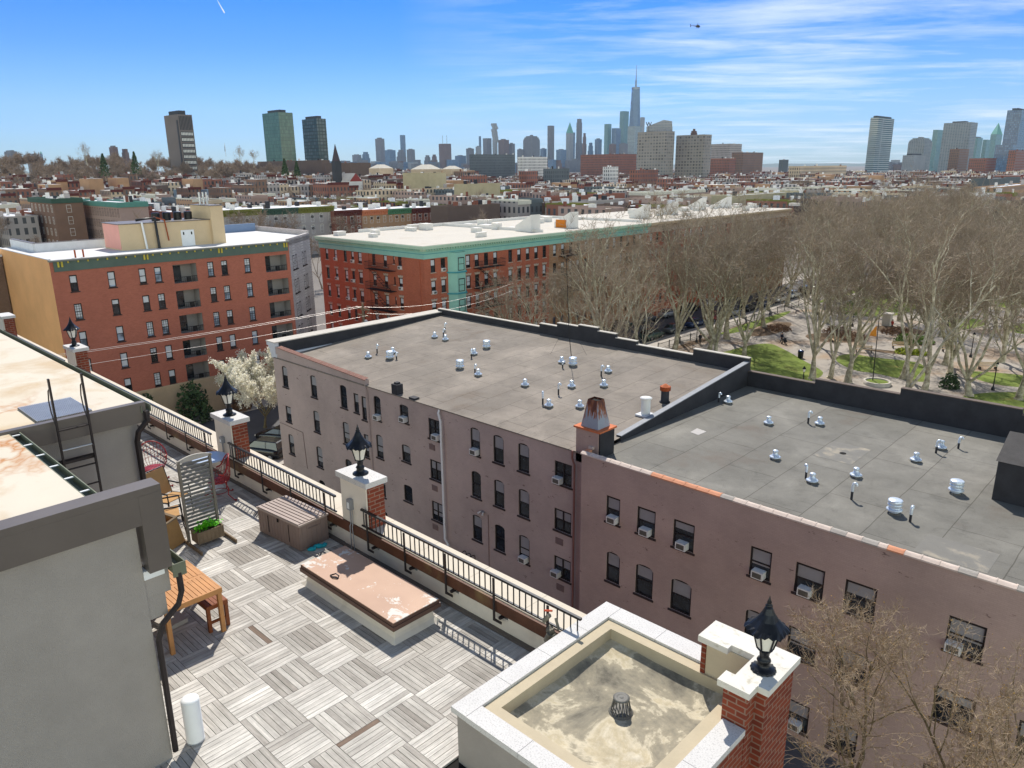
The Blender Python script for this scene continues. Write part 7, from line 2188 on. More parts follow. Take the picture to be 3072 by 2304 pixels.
for a in (15, 135, 255): b.add([Vector((0, 0, 1.5)) + Vector((math.cos(R(a)) * r_ - math.sin(R(a)) * s, math.sin(R(a)) * r_ + math.cos(R(a)) * s, 0.03 * r_ + dz_)) for r_ in (0.1, 5.2) for s in (-.14, .14) for dz_ in (0, .04)], [(0, 2, 6, 4), (1, 5, 7, 3), (0, 4, 5, 1), (2, 3, 7, 6), (4, 6, 7, 5)])
b.build('main_rotor', 'tw_dark', hx, local=True)
for s in (-0.75, 0.75):
    b = MB(); b.tube([(-1.6, s, -1.3), (1.3, s, -1.3), (1.6, s, -1.15)], 0.06, 5); b.tube([(-0.8, s, -1.3), (-0.7, s * .6, -0.7)], 0.05, 5); b.tube([(0.7, s, -1.3), (0.7, s * .6, -0.7)], 0.05, 5); b.build('skid', 'tw_dark', hx, local=True)
hx.scale = (sc_ * 1.15,) * 3
# flag on the ridge
P = onD(*r3(1875, 470), 680)
t_ = thing('flagpole', 'flagpole with a limp dark flag on the ridge right of the concrete tower', 'flagpole', P)
zt = onD(*r3(1865, 360), 680).z - P.z
b = MB(); b.tube([(0, 0, 0), (0, 0, zt)], 0.18, 6); b.build('pole', 'galv', t_, local=True)
b = MB(); b.add([(0.1, 0, zt), (-1.9, 0.5, zt - 2.5), (-2.2, 0.4, zt - 6.5), (0.1, 0, zt - 4.5), (0.1, 0.1, zt), (-1.9, 0.6, zt - 2.5), (-2.2, 0.5, zt - 6.5), (0.1, 0.1, zt - 4.5)], [(0, 1, 2, 3), (7, 6, 5, 4), (0, 4, 5, 1), (1, 5, 6, 2), (2, 6, 7, 3)]); b.build('flag', M('flag_dark', C(60, 60, 96), 0.9), t_, local=True)

# aircraft trail, high and far behind the haze
P, Q = onD(648, -6, 9800), onD(673, 38, 9600)
b = MB(); b.tube([P, P.lerp(Q, 0.5), Q], [0.8, 4.0, 7.0], 8)
tag(b.build('contrail', M('trail_white', C(250, 250, 252), 0.9, 0.02)), 'short white aircraft trail in the upper left sky', 'contrail')
# ================================================================ TREES
m, t, bs = newmat('plane_bark')
g = NN(t, 'ShaderNodeNewGeometry')
n = NN(t, 'ShaderNodeTexVoronoi', i_Scale=2.2); LK(t, g.outputs['Position'], n.inputs['Vector'])
n2 = NN(t, 'ShaderNodeTexNoise', i_Scale=1.7, i_Detail=5.0, i_Roughness=0.7); LK(t, g.outputs['Position'], n2.inputs['Vector'])
LK(t, mixc(t, 0.0, ramp(t, n2.outputs[0], [(0.35, C(124, 116, 96)), (0.5, C(170, 162, 138)), (0.65, C(216, 208, 186))]), n.outputs['Color'], 'SOFT_LIGHT'), bs.inputs['Base Color'])
bs.inputs['Roughness'].default_value = 0.85
M('twig', C(150, 134, 115), 0.85, 0.18, 0.6)
M('twig_grey', C(146, 128, 112), 0.85, 0.18, 0.3)
M('twig_yard', C(160, 142, 118), 0.85, 0.2, 2.0)
M('bark_yard', C(108, 98, 72), 0.85, 0.25, 4.0)
M('bud', C(176, 140, 62), 0.8, 0.25, 9.0)
m, t, bs = newmat('blossom')
df, tl, mx = NN(t, 'ShaderNodeBsdfDiffuse'), NN(t, 'ShaderNodeBsdfTranslucent'), NN(t, 'ShaderNodeMixShader')
df.inputs[0].default_value = (0.86, 0.84, 0.74, 1); tl.inputs[0].default_value = (0.86, 0.84, 0.72, 1); mx.inputs[0].default_value = 0.5
LK(t, df.outputs[0], mx.inputs[1]); LK(t, tl.outputs[0], mx.inputs[2]); LK(t, mx.outputs[0], t.nodes['Material Output'].inputs[0])
M('evergreen', C(64, 84, 52), 0.85, 0.3, 0.8)
M('hedge_green', C(92, 116, 52), 0.85, 0.3, 3.0)
M('hedge_yellow', C(150, 160, 48), 0.85, 0.25, 3.0)
M('dry_brush', C(128, 100, 78), 0.9, 0.25, 3.0)


def rvec(rng):
    return Vector((rng.gauss(0, 1), rng.gauss(0, 1), rng.gauss(0, 1))).normalized()


def grow(seed, H, trunk, nlimb, spread, r0, lv=(6, 6, 6, 4), twig_w=0.035, lean=0.0, up=0.25, crooked=0.16, twig_len=0.9, lowlev=1, rmin=0.012):
    """trunk mesh (bole and limbs) and crown mesh (branches, twigs) of a bare tree"""
    rng = random.Random(seed)
    tk, cr = MB(), MB()

    def limb(p, d, L, r, lev, mb, n=4):
        pts, rs, dirs = [p.copy()], [r], [d.copy()]
        for i in range(n):
            d = (d + rvec(rng) * crooked * (1.0 + 0.35 * lev) + Vector((0, 0, up * 0.35))).normalized()
            p = p + d * (L / n)
            pts.append(p.copy()); dirs.append(d.copy()); rs.append(max(rmin * 0.6, r * (1 - 0.62 * (i + 1) / n)))
        sides = (8, 6, 5, 3, 3)[min(lev, 4)]
        mb.tube(pts, rs, sides, cap=(lev < 2))
        return pts, rs, dirs

    def twigs(pts, dirs, n, L):
        for _ in range(n):
            i = rng.randrange(1, len(pts)); p = pts[i - 1].lerp(pts[i], rng.random())
            d = (dirs[i] * 0.7 + rvec(rng) * 0.9 + Vector((0, 0, 0.25))).normalized()
            l = L * rng.uniform(0.5, 1.25)
            mid = p + d * l * 0.5 + rvec(rng) * l * 0.08
            e = p + d * l + rvec(rng) * l * 0.18
            w = rvec(rng).cross(d).normalized() * twig_w * 0.5
            cr.add([p - w, p + w, mid + w * 0.8, mid - w * 0.8, e], [(0, 1, 2, 3), (3, 2, 4)])

    def rec(p, d, L, r, lev):
        mb = tk if lev <= lowlev else cr
        pts, rs, dirs = limb(p, d, L, r, lev, mb)
        if lev >= len(lv) - 1:
            twigs(pts, dirs, lv[-1], twig_len)
            return
        k = lv[lev]
        for i in range(k):
            f = (i + 0.6 + rng.uniform(-.3, .3)) / k
            f = (0.4 + 0.6 * f) if lev == 1 else (0.22 + 0.78 * f)
            q = f * (len(pts) - 1); a = min(int(q), len(pts) - 2)
            pp = pts[a].lerp(pts[a + 1], q - a)
            side = rvec(rng).cross(dirs[a]).normalized()
            ang = R(rng.uniform(24, 62)) * (0.9 if lev < 2 else 1.1)
            dd = (dirs[a] * math.cos(ang) + side * math.sin(ang) + Vector((0, 0, up))).normalized()
            rec(pp, dd, L * rng.uniform(0.42, 0.66) * (1.08 - 0.3 * f), max(rmin, rs[a] * 0.55), lev + 1)
        twigs(pts[-2:], dirs[-2:], lv[-1], twig_len)

    base = Vector((0, 0, -0.3)); d0 = Vector((lean, 0, 1)).normalized()
    pts, rs, dirs = limb(base, d0, trunk + 0.3, r0, 0, tk)
    tk.tube([base, base + Vector((0, 0, 0.5))], [r0 * 1.35, r0 * 1.0], 8)
    for i in range(nlimb):
        a = 2 * math.pi * (i + rng.uniform(-.25, .25)) / nlimb
        th = R(rng.uniform(0.35, 1.0) * spread)
        d = Vector((math.cos(a) * math.sin(th), math.sin(a) * math.sin(th), math.cos(th)))
        pp = pts[-1] if i % 3 else pts[-2]
        rec(pp, d, (H - trunk) * rng.uniform(0.62, 0.86), rs[-1] * 0.95, 0 + 1)
    return tk, cr


PT = []
for s in range(6):
    tk, cr = grow(100 + s, (18.5, 19.5, 17.5, 20, 18, 19)[s], (2.6, 3.4, 2.2, 3.0, 4.2, 3.6)[s], (5, 4, 6, 5, 4, 5)[s], (34, 30, 40, 36, 32, 44)[s], 0.5, (1, 6, 5, 5, 3), 0.042, up=0.22, crooked=0.2, twig_len=1.2, lowlev=3)
    PT.append((tk.mesh('trunk', 'plane_bark'), cr.mesh('crown', 'twig')))


def tree(protos, k, x, y, z, rot, sc, label, group, name='plane_tree', crown=None):
    t_ = thing(name, label, 'tree', (x, y, z), rot, group)
    t_.scale = (sc, sc, sc) if not isinstance(sc, tuple) else sc
    put(protos[k][0], 'trunk', t_, local=True); put(protos[k][1], 'crown', t_, local=True)
    return t_


rt2 = random.Random(9)
PG = 'bare plane trees in the park'
front = [(-51.3, 85.1, 'leaning plane tree beside the parked cars at the left end of the park front'), (-44.9, 85.0, 'plane tree left of the walker on the park path'), (-40.7, 86.8, 'thick-boled plane tree just right of the walker, above the roof parapet'),
         (-25.1, 83.9, 'many-stemmed plane tree beside the small park lamp'), (-23.7, 85.6, 'slim plane tree close right of the many-stemmed one by the park lamp'), (-21.4, 85.2, 'leaning plane tree left of the ring planter and orange sail'),
         (-13.7, 87.0, 'massive many-limbed plane tree right of the ring planter'), (-29.0, 127.6, 'dark single-boled plane tree standing alone on the far lawn'), (-9.5, 88.5, 'plane tree with low sweeping white limbs near the right edge'), (-36.2, 88.5, 'slender plane tree on the sunlit front lawn'),
         (-17.2, 91.0, 'plane tree on the middle lawn behind the ring planter'), (-5.2, 90.5, 'plane tree with pale upper limbs close to the right photo edge'), (-38.3, 84.2, 'twin-stemmed plane tree just behind the stepped roof parapet'), (-31.8, 101.0, 'plane tree beside the stroller on the curving path'), (-27.2, 105.5, 'plane tree between the stroller path and the orange sail'), (-15.4, 101.5, 'plane tree at the end of the middle lawn, right of the benches'), (-20.6, 119.0, 'tall plane tree behind the dark green shrub bed'), (-10.4, 107.5, 'spreading plane tree behind the right-hand bench'), (-37.0, 118.0, 'plane tree among the brown shrub beds near the parked cars'), (-1.5, 99.5, 'plane tree on the right far lawn')]
placed = []
for i, (x, y, lb) in enumerate(front):
    s = 0.95 if i != 4 else 0.75
    if i == 9: s = 0.8
    if i > 9: s = 0.84 + 0.03 * (i % 5)
    tree(PT, i % 6, x, y, 0.1, rt2.uniform(0, 6), s, lb, PG); placed.append((x, y))
rows = []
# street trees by the terrace and along the park kerb
for y in range(58, 250, 9): rows.append((-49.0 + rt2.uniform(-.6, .6), y + rt2.uniform(-2, 2)))
for y in range(112, 200, 13): rows.append((-62.3, y + rt2.uniform(-2, 2)))
for x in range(-44, 16, 9): rows.append((x + rt2.uniform(-2, 2), 58.2 + rt2.uniform(-0.5, 0.5)))
for gx in range(-43, 34, 8):
    for gy in range(66, 240, 11):
        x, y = gx + rt2.uniform(-3, 3), gy + rt2.uniform(-3.6, 3.6)
        if -41 < x < 4 and y < 126:        # the open lawns and paths in front: fewer trees
            if rt2.random() < 0.72: continue
        if -40 < x < -22 and 62 < y < 100: continue
        rows.append((x, y))
n_ = 0
for x, y in rows:
    if any((x - a) ** 2 + (y - c) ** 2 < 18 for a, c in placed): continue
    if not inview(x, y, 350): continue
    if 55 < y < 62 and x > -30: continue
    placed.append((x, y))
    lb = 'bare twiggy plane tree among the brown crowns of the park' if y > 62 else 'bare street tree along the near park edge behind the mauve roofs'
    if x < -47: lb = 'bare street tree in the row between the parked cars and the park' if x > -55 else 'bare street tree in front of the terrace facades'
    tree(PT, rt2.randrange(6), x, y, 0.1, rt2.uniform(0, 6.28), rt2.uniform(0.86, 1.06) * (0.95 if x < -47 and y > 100 else 1) * (1 - (0.22 if x > -40 else 0.0) * min(1, max(0, (y - 110) / 90))) if (y > 100 or (x > -45 and y > 62)) else rt2.uniform(0.7, 0.78) + (0.1 if y > 75 else 0), lb, PG if (y > 62 and x >= -47) else ('bare street trees by the kerb' if x < -47 else 'bare street trees')); n_ += 1
# yard and garden trees between the row houses
YT = []
for s in range(4):
    tk, cr = grow(300 + s, 11.5, 3.0, 4, 44, 0.2, (1, 5, 5, 8), 0.075, up=0.2, crooked=0.2, twig_len=1.5)
    YT.append((tk.mesh('trunk', 'twig_grey'), cr.mesh('crown', 'twig_grey')))
n_ = 0
for m in range(0, 13):
    X = -112 - 62 * m - 17
    y = -60
    while y < 900:
        y += rt2.uniform(9, 26)
        x = X + rt2.uniform(-5, 5)
        if rt2.random() < 0.25: x = X + 31 + rt2.choice([-5, 5])
        if taken(x - 1, x + 1, y - 1, y + 1) or not inview(x, y): continue
        dd = math.hypot(x - CAM.x, y - CAM.y)
        if dd > 720 or n_ > 235: continue
        tree(YT, rt2.randrange(4), x, y, 0, rt2.uniform(0, 6.28), rt2.uniform(0.9, 1.45), 'bare backyard tree showing between the row-house roofs', 'bare backyard trees', name='bare_tree'); n_ += 1
# evergreens on the ridge and in gardens
def evergreen(x, y, z, h, label):
    rg = random.Random(int(x * 7 + y))
    t_ = thing('evergreen_tree', label, 'tree', (x, y, z), 0, 'dark evergreens on the ridge')
    b = MB(); b.tube([(0, 0, -1), (0, 0, h * .9)], [0.3, 0.05], 6); b.build('trunk', 'twig_grey', t_, local=True)
    b = MB()
    for k in range(700):
        f = rg.random() ** 0.7; zz_ = h * (0.12 + 0.88 * f); r_ = h * 0.24 * (1 - f) * rg.uniform(.35, 1.05) + 0.15; a = rg.uniform(0, 6.28)
        p = Vector((r_ * math.cos(a), r_ * math.sin(a), zz_)); q = rvec(rg) * 0.55; w = rvec(rg) * 0.45
        b.add([p - q, p + w, p + q, p - w], [(0, 1, 2, 3)])
    b.build('crown', 'evergreen', t_, local=True)


for i, (x, y, D, h, lb) in enumerate(((865, 530, 520, 17, 'dark evergreen left of the concrete campus tower'), (1125, 520, 540, 18, 'dark evergreen below the concrete campus tower'))):
    P = onD(*r3(x, y + 40), D); evergreen(P.x, P.y, P.z - 6, h * 0.85, lb)
for i, (x, y, D, h, lb) in enumerate(((430, 600, 480, 15, 'pale green conifer pair left of the dark hall'), (530, 600, 480, 13, 'small dark conifer before the dark hall'))):
    P = onD(*r4(x, y), D); evergreen(P.x, P.y, P.z - 3, h * 0.7, lb)
# wood on the ridge: one mass, with the two crisp crowns against the sky kept as trees
RW_ = []
for s in range(2):
    tk, cr = grow(500 + s, 12.0, 2.6, 6, 38, 0.22, (1, 6, 5, 8), 0.12, up=0.26, crooked=0.2, twig_len=1.7)
    RW_.append((tk, cr))
wood = MB()
rq = random.Random(3)
for k in range(250):
    x = rq.uniform(-60, 900) if k < 215 else rq.uniform(1180, 1330)
    D = rq.uniform(520, 780)
    P = onD(x, 480, D); z = hillz(x) * (0.25 + 0.75 * min(1, max(0, (D - 540) / 140.0))) if D < 860 else 0
    tk, cr = RW_[k % 2]; s = rq.uniform(0.8, 1.25); a = rq.uniform(0, 6.28); c_, s_ = math.cos(a) * s, math.sin(a) * s
    for mbx in (tk, cr):
        step = 1
        o = len(wood.v)
        wood.v += [(P.x + v[0] * c_ - v[1] * s_, P.y + v[0] * s_ + v[1] * c_, z + v[2] * s) for v in mbx.v]
        wood.f += [tuple(i + o for i in f) for f in mbx.f]; wood.m += [0] * len(mbx.f)
tag(wood.build('ridge_wood', 'twig_grey'), 'far brown bare wood covering the ridge under the campus towers', 'wood', kind='stuff')
RT_ = YT
for x, y, D, w_, lb in ((695, 352, 600, 130, 'round bare tree standing up against the sky on the left ridge'), (1290, 395, 620, 100, 'small bare tree left of the concrete campus tower'), (1985, 380, 640, 170, 'wide bare tree between the concrete tower and green towers'), (2090, 400, 650, 110, 'lower bare tree beside the wide one, left of the green towers')):
    q = r3(x, y); P = onD(q[0], q[1], D); zb = P.z - 14.5; sz = 14.5 / 11.0; sw = w_ / 2.765 * D / FPX / 9.0
    tree(PT, (x // 5) % 6, P.x, P.y, zb, 1.0, (min(sw, 0.62), min(sw, 0.62), 0.7), lb, None, name='bare_tree')
# ---------------------------------------------------------------- the two yard trees close below the camera, right
for i, (x, y, H, seed, lb) in enumerate(((5.0, 16.0, 13.6, 11, 'bare budding yard tree in front of the mauve wall, left of two'), (6.7, 16.2, 13.4, 23, 'bare budding yard tree at the right edge in front of the mauve wall'))):
    tk, cr = grow(seed, H, 7.6, 5, 30, 0.16, (1, 7, 6, 5, 7), 0.010, up=0.16, crooked=0.15, twig_len=0.3, lowlev=2, rmin=0.006)
    t_ = thing('yard_tree', lb, 'tree', (x, y, 0))
    tk.build('trunk', 'bark_yard', t_, local=True); c_ = cr.build('crown', 'twig_yard', t_, local=True)
    rb2 = random.Random(seed); b = MB()
    for k in range(1500):
        p = Vector(cr.v[rb2.randrange(len(cr.v))]); q = rvec(rb2) * 0.022; w = rvec(rb2) * 0.018
        b.add([p - q, p + w, p + q, p - w], [(0, 1, 2, 3)])
    b.build('buds', 'bud', t_, local=True)['kind'] = 'stuff'
# ---------------------------------------------------------------- white flowering street tree
rb2 = random.Random(6)
tk, cr = grow(71, 7.4, 1.5, 7, 56, 0.17, (1, 6, 5, 5), 0.03, up=0.18, crooked=0.16, twig_len=0.5)
t_ = thing('flowering_tree', 'white blossoming street tree between the red brick block and the mauve building', 'tree', (-58.2, 30.4, 0))
t_.scale = (0.98, 0.98, 1.06)
tk.build('trunk', 'bark_yard', t_, local=True); cr.build('crown', 'twig_yard', t_, local=True)
b = MB()
pts = [Vector(v) for v in cr.v]
for k in range(60000):
    p = pts[rb2.randrange(len(pts))] + rvec(rb2) * rb2.uniform(0, 0.3)
    if p.z < 1.5: continue
    q = rvec(rb2) * rb2.uniform(0.04, 0.09); w = rvec(rb2).cross(q).normalized() * q.length
    b.add([p - q, p + w, p + q, p - w], [(0, 1, 2, 3)])
b.build('blossom', 'blossom', t_, local=True)['kind'] = 'stuff'
# shrubs at the foot of the red brick block
def shrub(x, y, z, rx, rz_, mat, label, n=500, name='shrub', group=None, leaf=0.16):
    rg = random.Random(int(x * 31 + y * 17)); t_ = MB()
    for k in range(n):
        v = rvec(rg); v.z = abs(v.z); r_ = rg.uniform(0.55, 1.0)
        p = Vector((x + v.x * rx * r_, y + v.y * rx * r_, z + v.z * rz_ * r_)); q = rvec(rg) * leaf; w = rvec(rg) * leaf
        t_.add([p - q, p + w, p + q, p - w], [(0, 1, 2, 3)])
    o = t_.build(name, mat); tag(o, label, 'shrub', group, kind=None)
    return o


for i, (x, y, r_, h, mt) in enumerate(((-65.6, 22.0, 1.3, 4.2, 'evergreen'), (-65.4, 26.6, 1.8, 4.6, 'evergreen'), (-65.5, 31.5, 1.2, 2.0, 'dry_brush'))):
    shrub(x, y, 0, r_, h, mt, ('tall dark conifer-like shrub against the stone base, left', 'spreading dark shrub against the stone base, middle', 'brown shrub against the stone base, right')[i], 700, leaf=0.22)
# ================================================================ PARK FURNITURE AND PEOPLE
for i, (x, y, rx, h, mt, lb) in enumerate(((-23.1, 111.3, 1.7, 1.5, 'hedge_green', 'rounded green shrub behind the park bench'), (-21.0, 104.9, 1.6, 0.7, 'hedge_yellow', 'low yellow-green hedge in front of the park bench'), (-19.6, 105.4, 1.4, 0.6, 'hedge_yellow', 'second clump of the low yellow-green hedge'),
        (-26, 117, 2.4, 1.1, 'dry_brush', 'brown bare shrub bed behind the orange sail'), (-30, 109, 2.6, 1.0, 'dry_brush', 'brown bare shrubs beside the stroller path'), (-33, 112, 2.4, 1.0, 'dry_brush', 'brown bare shrubs left of the stroller path'), (-21.5, 113, 1.8, 1.2, 'hedge_green', 'dark green shrub among the brown beds'), (-40.5, 108, 2.0, 0.9, 'dry_brush', 'brown bare shrubs near the parked cars'), (-12, 90.5, 1.1, 1.8, 'evergreen', 'dark clipped shrub at the foot of the massive plane tree'))):
    shrub(x, y, 0.1, rx, h, mt, lb, 420, leaf=0.15)
b = MB(); b.lathe(-18.6, 86.6, 0.1, [(1.5, 0.0), (1.5, 0.42), (1.25, 0.42), (1.25, 0.25)], 28)
rp = thing('ring_planter', 'round pale stone ring planter with grass at its middle', 'planter', (-18.6, 86.6, 0.1)); b.build('ring', 'coping_stone', rp)
b = MB(); b.lathe(-18.6, 86.6, 0.1, [(1.24, 0.28), (0.6, 0.36), (0.0, 0.4)], 24); b.build('turf', 'lawn', rp)


def park_lamp(x, y, label):
    t_ = thing('park_lamp', label, 'lamp post', (x, y, 0.1), group='black park lamp posts')
    b = MB(); b.lathe(0, 0, 0, [(0.2, 0), (0.2, 0.25), (0.1, 0.4), (0.06, 0.7), (0.05, 2.7), (0.09, 2.75)], 10); b.build('post', 'black_metal', t_, local=True)
    b = MB(); b.lathe(0, 0, 2.76, [(0.1, 0), (0.17, 0.32)], 8); b.build('glass', 'frost_glass', t_, local=True)
    b = MB(); b.lathe(0, 0, 3.08, [(0.22, 0), (0.12, 0.16), (0.02, 0.3)], 8); b.build('cap', 'black_metal', t_, local=True)
    return t_


P = onZ(*(2300 + 325 / 2.865, 800 + 862 / 2.865), 3.4)
pl_ = park_lamp(P.x, P.y, 'black park lamp on the front lawn just above the roof parapet')
for x, y, lb in ((-8.1, 92.6, 'black park lamp by the right-hand path, in front of the far lawn'), (-33, 118, 'black park lamp deeper in the park, left of the lone dark plane tree'), (-22, 128, 'black park lamp beside the lone dark plane tree'), (-45.6, 92, 'black park lamp by the kerb fence'), (-14, 108, 'black park lamp behind the massive plane tree'), (-41, 124, 'black park lamp on the lawn edge near the parked cars'), (-30, 146, 'black park lamp at the far end of the lawn')):
    dup(pl_, (x, y, 0.1), 0, lb)


def bench(x, y, rot, label):
    t_ = thing('park_bench', label, 'bench', (x, y, 0.1), rot, 'wooden park benches')
    b = MB()
    for k in range(4): b.box(-1.1, 1.1, -0.25 + k * 0.13, -0.15 + k * 0.13, 0.42, 0.46)
    b.build('seat', 'stone_buff', t_, local=True)
    b = MB()
    for k in range(3): b.box(-1.1, 1.1, 0.27, 0.31, 0.55 + k * 0.13, 0.64 + k * 0.13)
    b.build('backrest', 'stone_buff', t_, local=True)
    for s in (-0.95, 0.95):
        b = MB(); b.box(s - 0.04, s + 0.04, -0.25, 0.31, 0, 0.41); b.box(s - 0.04, s + 0.04, 0.31, 0.35, 0.3, 0.93); b.build('leg', 'black_metal', t_, local=True)
    return t_


bn = bench(-22.5, 107.2, R(35), 'pale park bench in front of the rounded green shrub')
for x, y, rot, lb in ((-25.4, 101.5, R(30), 'pale park bench on the path below the orange sail'), (-10.8, 102.4, R(40), 'pale park bench at the right beside the low hedge'), (-30.5, 104.5, R(-40), 'pale park bench beside the stroller path'), (-16.8, 109.5, R(35), 'pale park bench half hidden behind the massive plane tree')):
    dup(bn, (x, y, 0.1), rot, lb)
t_ = thing('shade_sail', 'pointed orange sail tied to a tall thin mast in the park', 'sail', (-19.2, 86.6, 0.1))
b = MB(); b.tube([(-19.1, 86.6, 0.1), (-19.25, 86.5, 8.2)], [0.06, 0.04], 6); b.build('mast', 'black_metal', t_)
b = MB(); vs = [(-19.4, 86.4, 6.95), (-19.3, 86.5, 5.7), (-20.15, 86.2, 5.75)]; vs += [(x + 0.02, y + 0.03, z) for x, y, z in vs]; b.add(vs + [(-19.7, 86.1, 6.0)], [(0, 1, 6), (1, 2, 6), (2, 0, 6), (5, 4, 3)]); b.build('sail', M('sail_orange', C(228, 150, 56), 0.8, 0.1, 2.0), t_)
t_ = thing('litter_bin', 'dark litter bin with blue lid beside the curving path', 'bin', (-30.5, 92.9, 0.1))
b = MB(); b.lathe(-30.5, 92.9, 0.1, [(0.32, 0), (0.38, 0.9)], 12); b.build('drum', 'black_metal', t_)
b = MB(); b.lathe(-30.5, 92.9, 1.0, [(0.4, 0), (0.36, 0.12), (0.1, 0.2)], 12); b.build('lid', 'carpaint_blue', t_)
t_ = thing('gate_pier', 'square pale stone pier with cap beside the far path', 'pier', (-29.3, 122.4, 0.1))
b = MB(); b.box(-29.9, -28.7, 121.8, 123.0, 0.1, 1.9); b.build('shaft', 'coping_stone', t_)
b = MB(); b.box(-30.1, -28.5, 121.6, 123.2, 1.9, 2.1); b.build('cap', 'coping_stone', t_)
t_ = thing('fence', 'low black iron fence along the park kerb by the parked cars', 'fence', (-47, 105, 0.1))
b = MB(); b.box(-47.02, -46.98, 84, 130, 0.95, 1.0); b.box(-47.02, -46.98, 84, 130, 0.3, 0.34)
for k in range(160): b.box(-47.012, -46.988, 84.1 + k * 0.2875, 84.125 + k * 0.2875, 0.1, 0.949)
b.build('bars', 'black_metal', t_)
for k in range(17):
    b = MB(); b.box(-47.05, -46.95, 84 + k * 2.87, 84.1 + k * 2.87, 0.1, 1.15); b.build('post', 'black_metal', t_)


def person(x, y, rot, label, coat, legs, arms_fwd=False, hold=None):
    """one continuous skinned body in mid-stride"""
    bm_ = bpy.data.meshes.new('body')
    V = [(0, 0, 0.92), (0.0, 0, 1.15), (0.01, 0, 1.36), (0.01, 0, 1.46), (0.03, 0, 1.56), (0.02, 0, 1.68),
         (0, 0.1, 0.88), (0.12, 0.1, 0.48), (0.05, 0.1, 0.08), (0.2, 0.1, 0.04),
         (0, -0.1, 0.88), (0.06, -0.1, 0.48), (-0.22, -0.1, 0.12), (-0.09, -0.1, 0.05),
         (0, 0.19, 1.36), (0.05 if arms_fwd else -0.05, 0.23, 1.1), (0.32 if arms_fwd else 0.08, 0.2, 0.98), (0.40 if arms_fwd else 0.12, 0.19, 0.95),
         (0, -0.19, 1.36), (0.05, -0.23, 1.1), (0.32 if arms_fwd else -0.02, -0.2, 0.98), (0.40 if arms_fwd else -0.05, -0.19, 0.92)]
    E = [(0, 1), (1, 2), (2, 3), (3, 4), (4, 5), (0, 6), (6, 7), (7, 8), (8, 9), (0, 10), (10, 11), (11, 12), (12, 13), (2, 14), (14, 15), (15, 16), (16, 17), (2, 18), (18, 19), (19, 20), (20, 21)]
    rad = [.15, .15, .15, .06, .095, .08, .1, .075, .05, .04, .1, .075, .05, .04, .075, .055, .04, .035, .075, .055, .04, .035]
    bm_.from_pydata([(a, b_, c_) for a, b_, c_ in V], E, [])
    for mm in ('coat', 'legs', 'skin'): pass
    bm_.materials.append(MATS[coat]); bm_.materials.append(MATS[legs]); bm_.materials.append(MATS['skin'])
    o = bpy.data.objects.new('person', bm_); SC.collection.objects.link(o); o.location = (x, y, 0.1); o.rotation_euler = (0, 0, rot); o.scale = (0.93,) * 3
    bpy.context.view_layer.objects.active = o
    md = o.modifiers.new('Skin', 'SKIN'); md.use_smooth_shade = True
    for i, r_ in enumerate(rad): bm_.skin_vertices[0].data[i].radius = (r_, r_ * (1.25 if i in (0, 1, 2) else 1))
    bm_.skin_vertices[0].data[0].use_root = True
    o.modifiers.new('Sub', 'SUBSURF').render_levels = 1
    dg = bpy.context.evaluated_depsgraph_get(); me = bpy.data.meshes.new_from_object(o.evaluated_get(dg))
    o.modifiers.clear(); o.data = me
    for p in me.polygons:
        z = p.center.z; p.material_index = 2 if z > 1.45 or (abs(p.center.y) > .16 and p.center.z < 1.0 and p.center.z > .85) else (0 if z > 0.82 else 1)
    b = MB(); b.lathe(0.015, 0, 1.58, [(0.1, 0), (0.108, 0.06), (0.09, 0.13), (0.03, 0.165)], 12); b.build('hair', 'hair_dark', o, local=True)
    b = MB()
    b.lathe(0.112, 0, 1.6, [(0.006, 0), (0.016, -0.0), (0.003, 0.045)], 6)
    for s in (-.036, .036): b.lathe(0.102, s, 1.64, [(0.008, 0), (0.008, 0.01)], 6)
    b.box(0.098, 0.106, -0.025, 0.025, 1.558, 1.566); b.build('face', 'skin', o, local=True)
    for s, ax_ in ((1, 17), (-1, 21)):
        b = MB(); q = Vector(V[ax_])
        for f in range(4): b.tube([q + Vector((0, -.024 + f * .016, 0)), q + Vector((.03, -.024 + f * .016, -.04 - .006 * (f in (1, 2)))), q + Vector((.03, -.022 + f * .015, -.075))], [.009, .008, .006], 5)
        b.tube([q, q + Vector((.02, s * -.04, -.03)), q + Vector((.035, s * -.045, -.05))], [.01, .009, .007], 5); b.build('hand', 'skin', o, local=True)
    return tag(o, label, 'person')


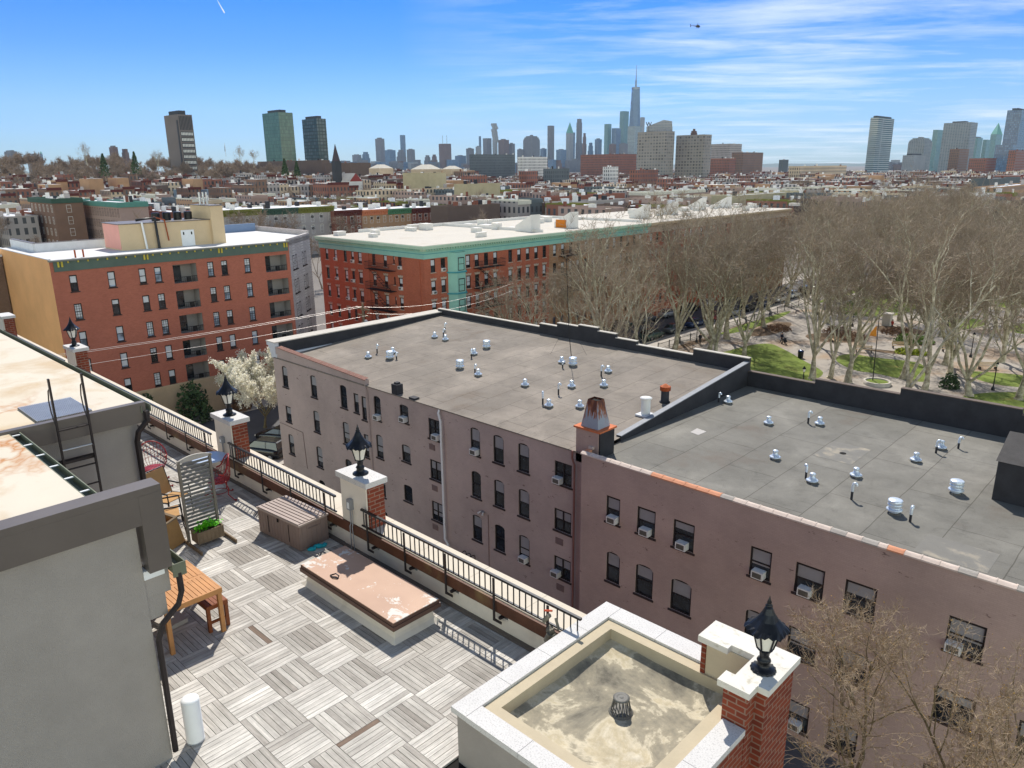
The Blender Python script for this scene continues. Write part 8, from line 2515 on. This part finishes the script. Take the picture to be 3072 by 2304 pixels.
M('skin', C(190, 140, 112), 0.6); M('hair_dark', C(40, 32, 28), 0.7); M('cloth_dark', C(40, 42, 50), 0.9, 0.15, 6.0); M('cloth_navy', C(34, 38, 56), 0.9, 0.15, 6.0); M('cloth_red', C(170, 60, 50), 0.9, 0.15, 6.0); M('denim', C(58, 66, 84), 0.9, 0.15, 6.0)
person(-44.7, 91.4, R(120), 'person in dark jacket and trousers walking on the park path near the kerb fence', 'cloth_dark', 'cloth_dark')
person(-36.2, 99.5, R(-30), 'person in dark clothes pushing a black stroller along the curving park path', 'cloth_navy', 'cloth_dark', arms_fwd=True)
person(-27.6, 119.5, R(60), 'person in a red top sitting out by the pale stone pier in the park', 'cloth_red', 'denim')
st_ = thing('stroller', 'black stroller pushed along the curving park path', 'stroller', (-35.45, 99.05, 0.1), R(-30))
b = MB(); b.tube([(0.3, 0, 0.55), (-0.05, 0, 0.45), (-0.25, 0, 0.75)], [0.16, 0.22, 0.2], 8); b.build('seat', 'cloth_dark', st_, local=True)
b = MB(); b.lathe(-0.1, 0, 0.72, [(0.26, 0), (0.22, 0.16), (0.08, 0.25)], 10); b.build('hood', 'cloth_dark', st_, local=True)
b = MB()
for s in (-.22, .22): b.tube([(-0.42, s, 0.98), (0.25, s, 0.2)], 0.018, 5); b.tube([(0.1, s, 0.5), (-0.35, s, 0.16)], 0.018, 5)
b.tube([(-0.42, -.22, 0.98), (-0.42, .22, 0.98)], 0.02, 5); b.build('frame', 'black_metal', st_, local=True)
for xx, s, r_ in ((0.28, 0, 0.12), (-0.36, -.24, 0.17), (-0.36, .24, 0.17)):
    b = MB(); b.tube([(xx, s - .02, r_), (xx, s + .02, r_)], r_, 14); b.build('wheel', 'tyre', st_, local=True)
# ================================================================ AIR: spring haze between here and the far shore
hb = MB(); hb.box(-9000, 4000, -2000, 9500, -2.0, 700)
hz = hb.build('haze', [])
hz['kind'] = 'stuff'; hz['label'] = 'thin bluish spring haze over the city'
m = bpy.data.materials.new('haze_air'); m.use_nodes = True; t = m.node_tree; t.nodes.clear()
v = NN(t, 'ShaderNodeVolumePrincipled'); v.inputs['Color'].default_value = (0.62, 0.78, 1.0, 1); v.inputs['Density'].default_value = 0.00005; v.inputs['Anisotropy'].default_value = 0.0
o_ = NN(t, 'ShaderNodeOutputMaterial'); LK(t, v.outputs[0], o_.inputs['Volume'])
hz.data.materials.append(m)
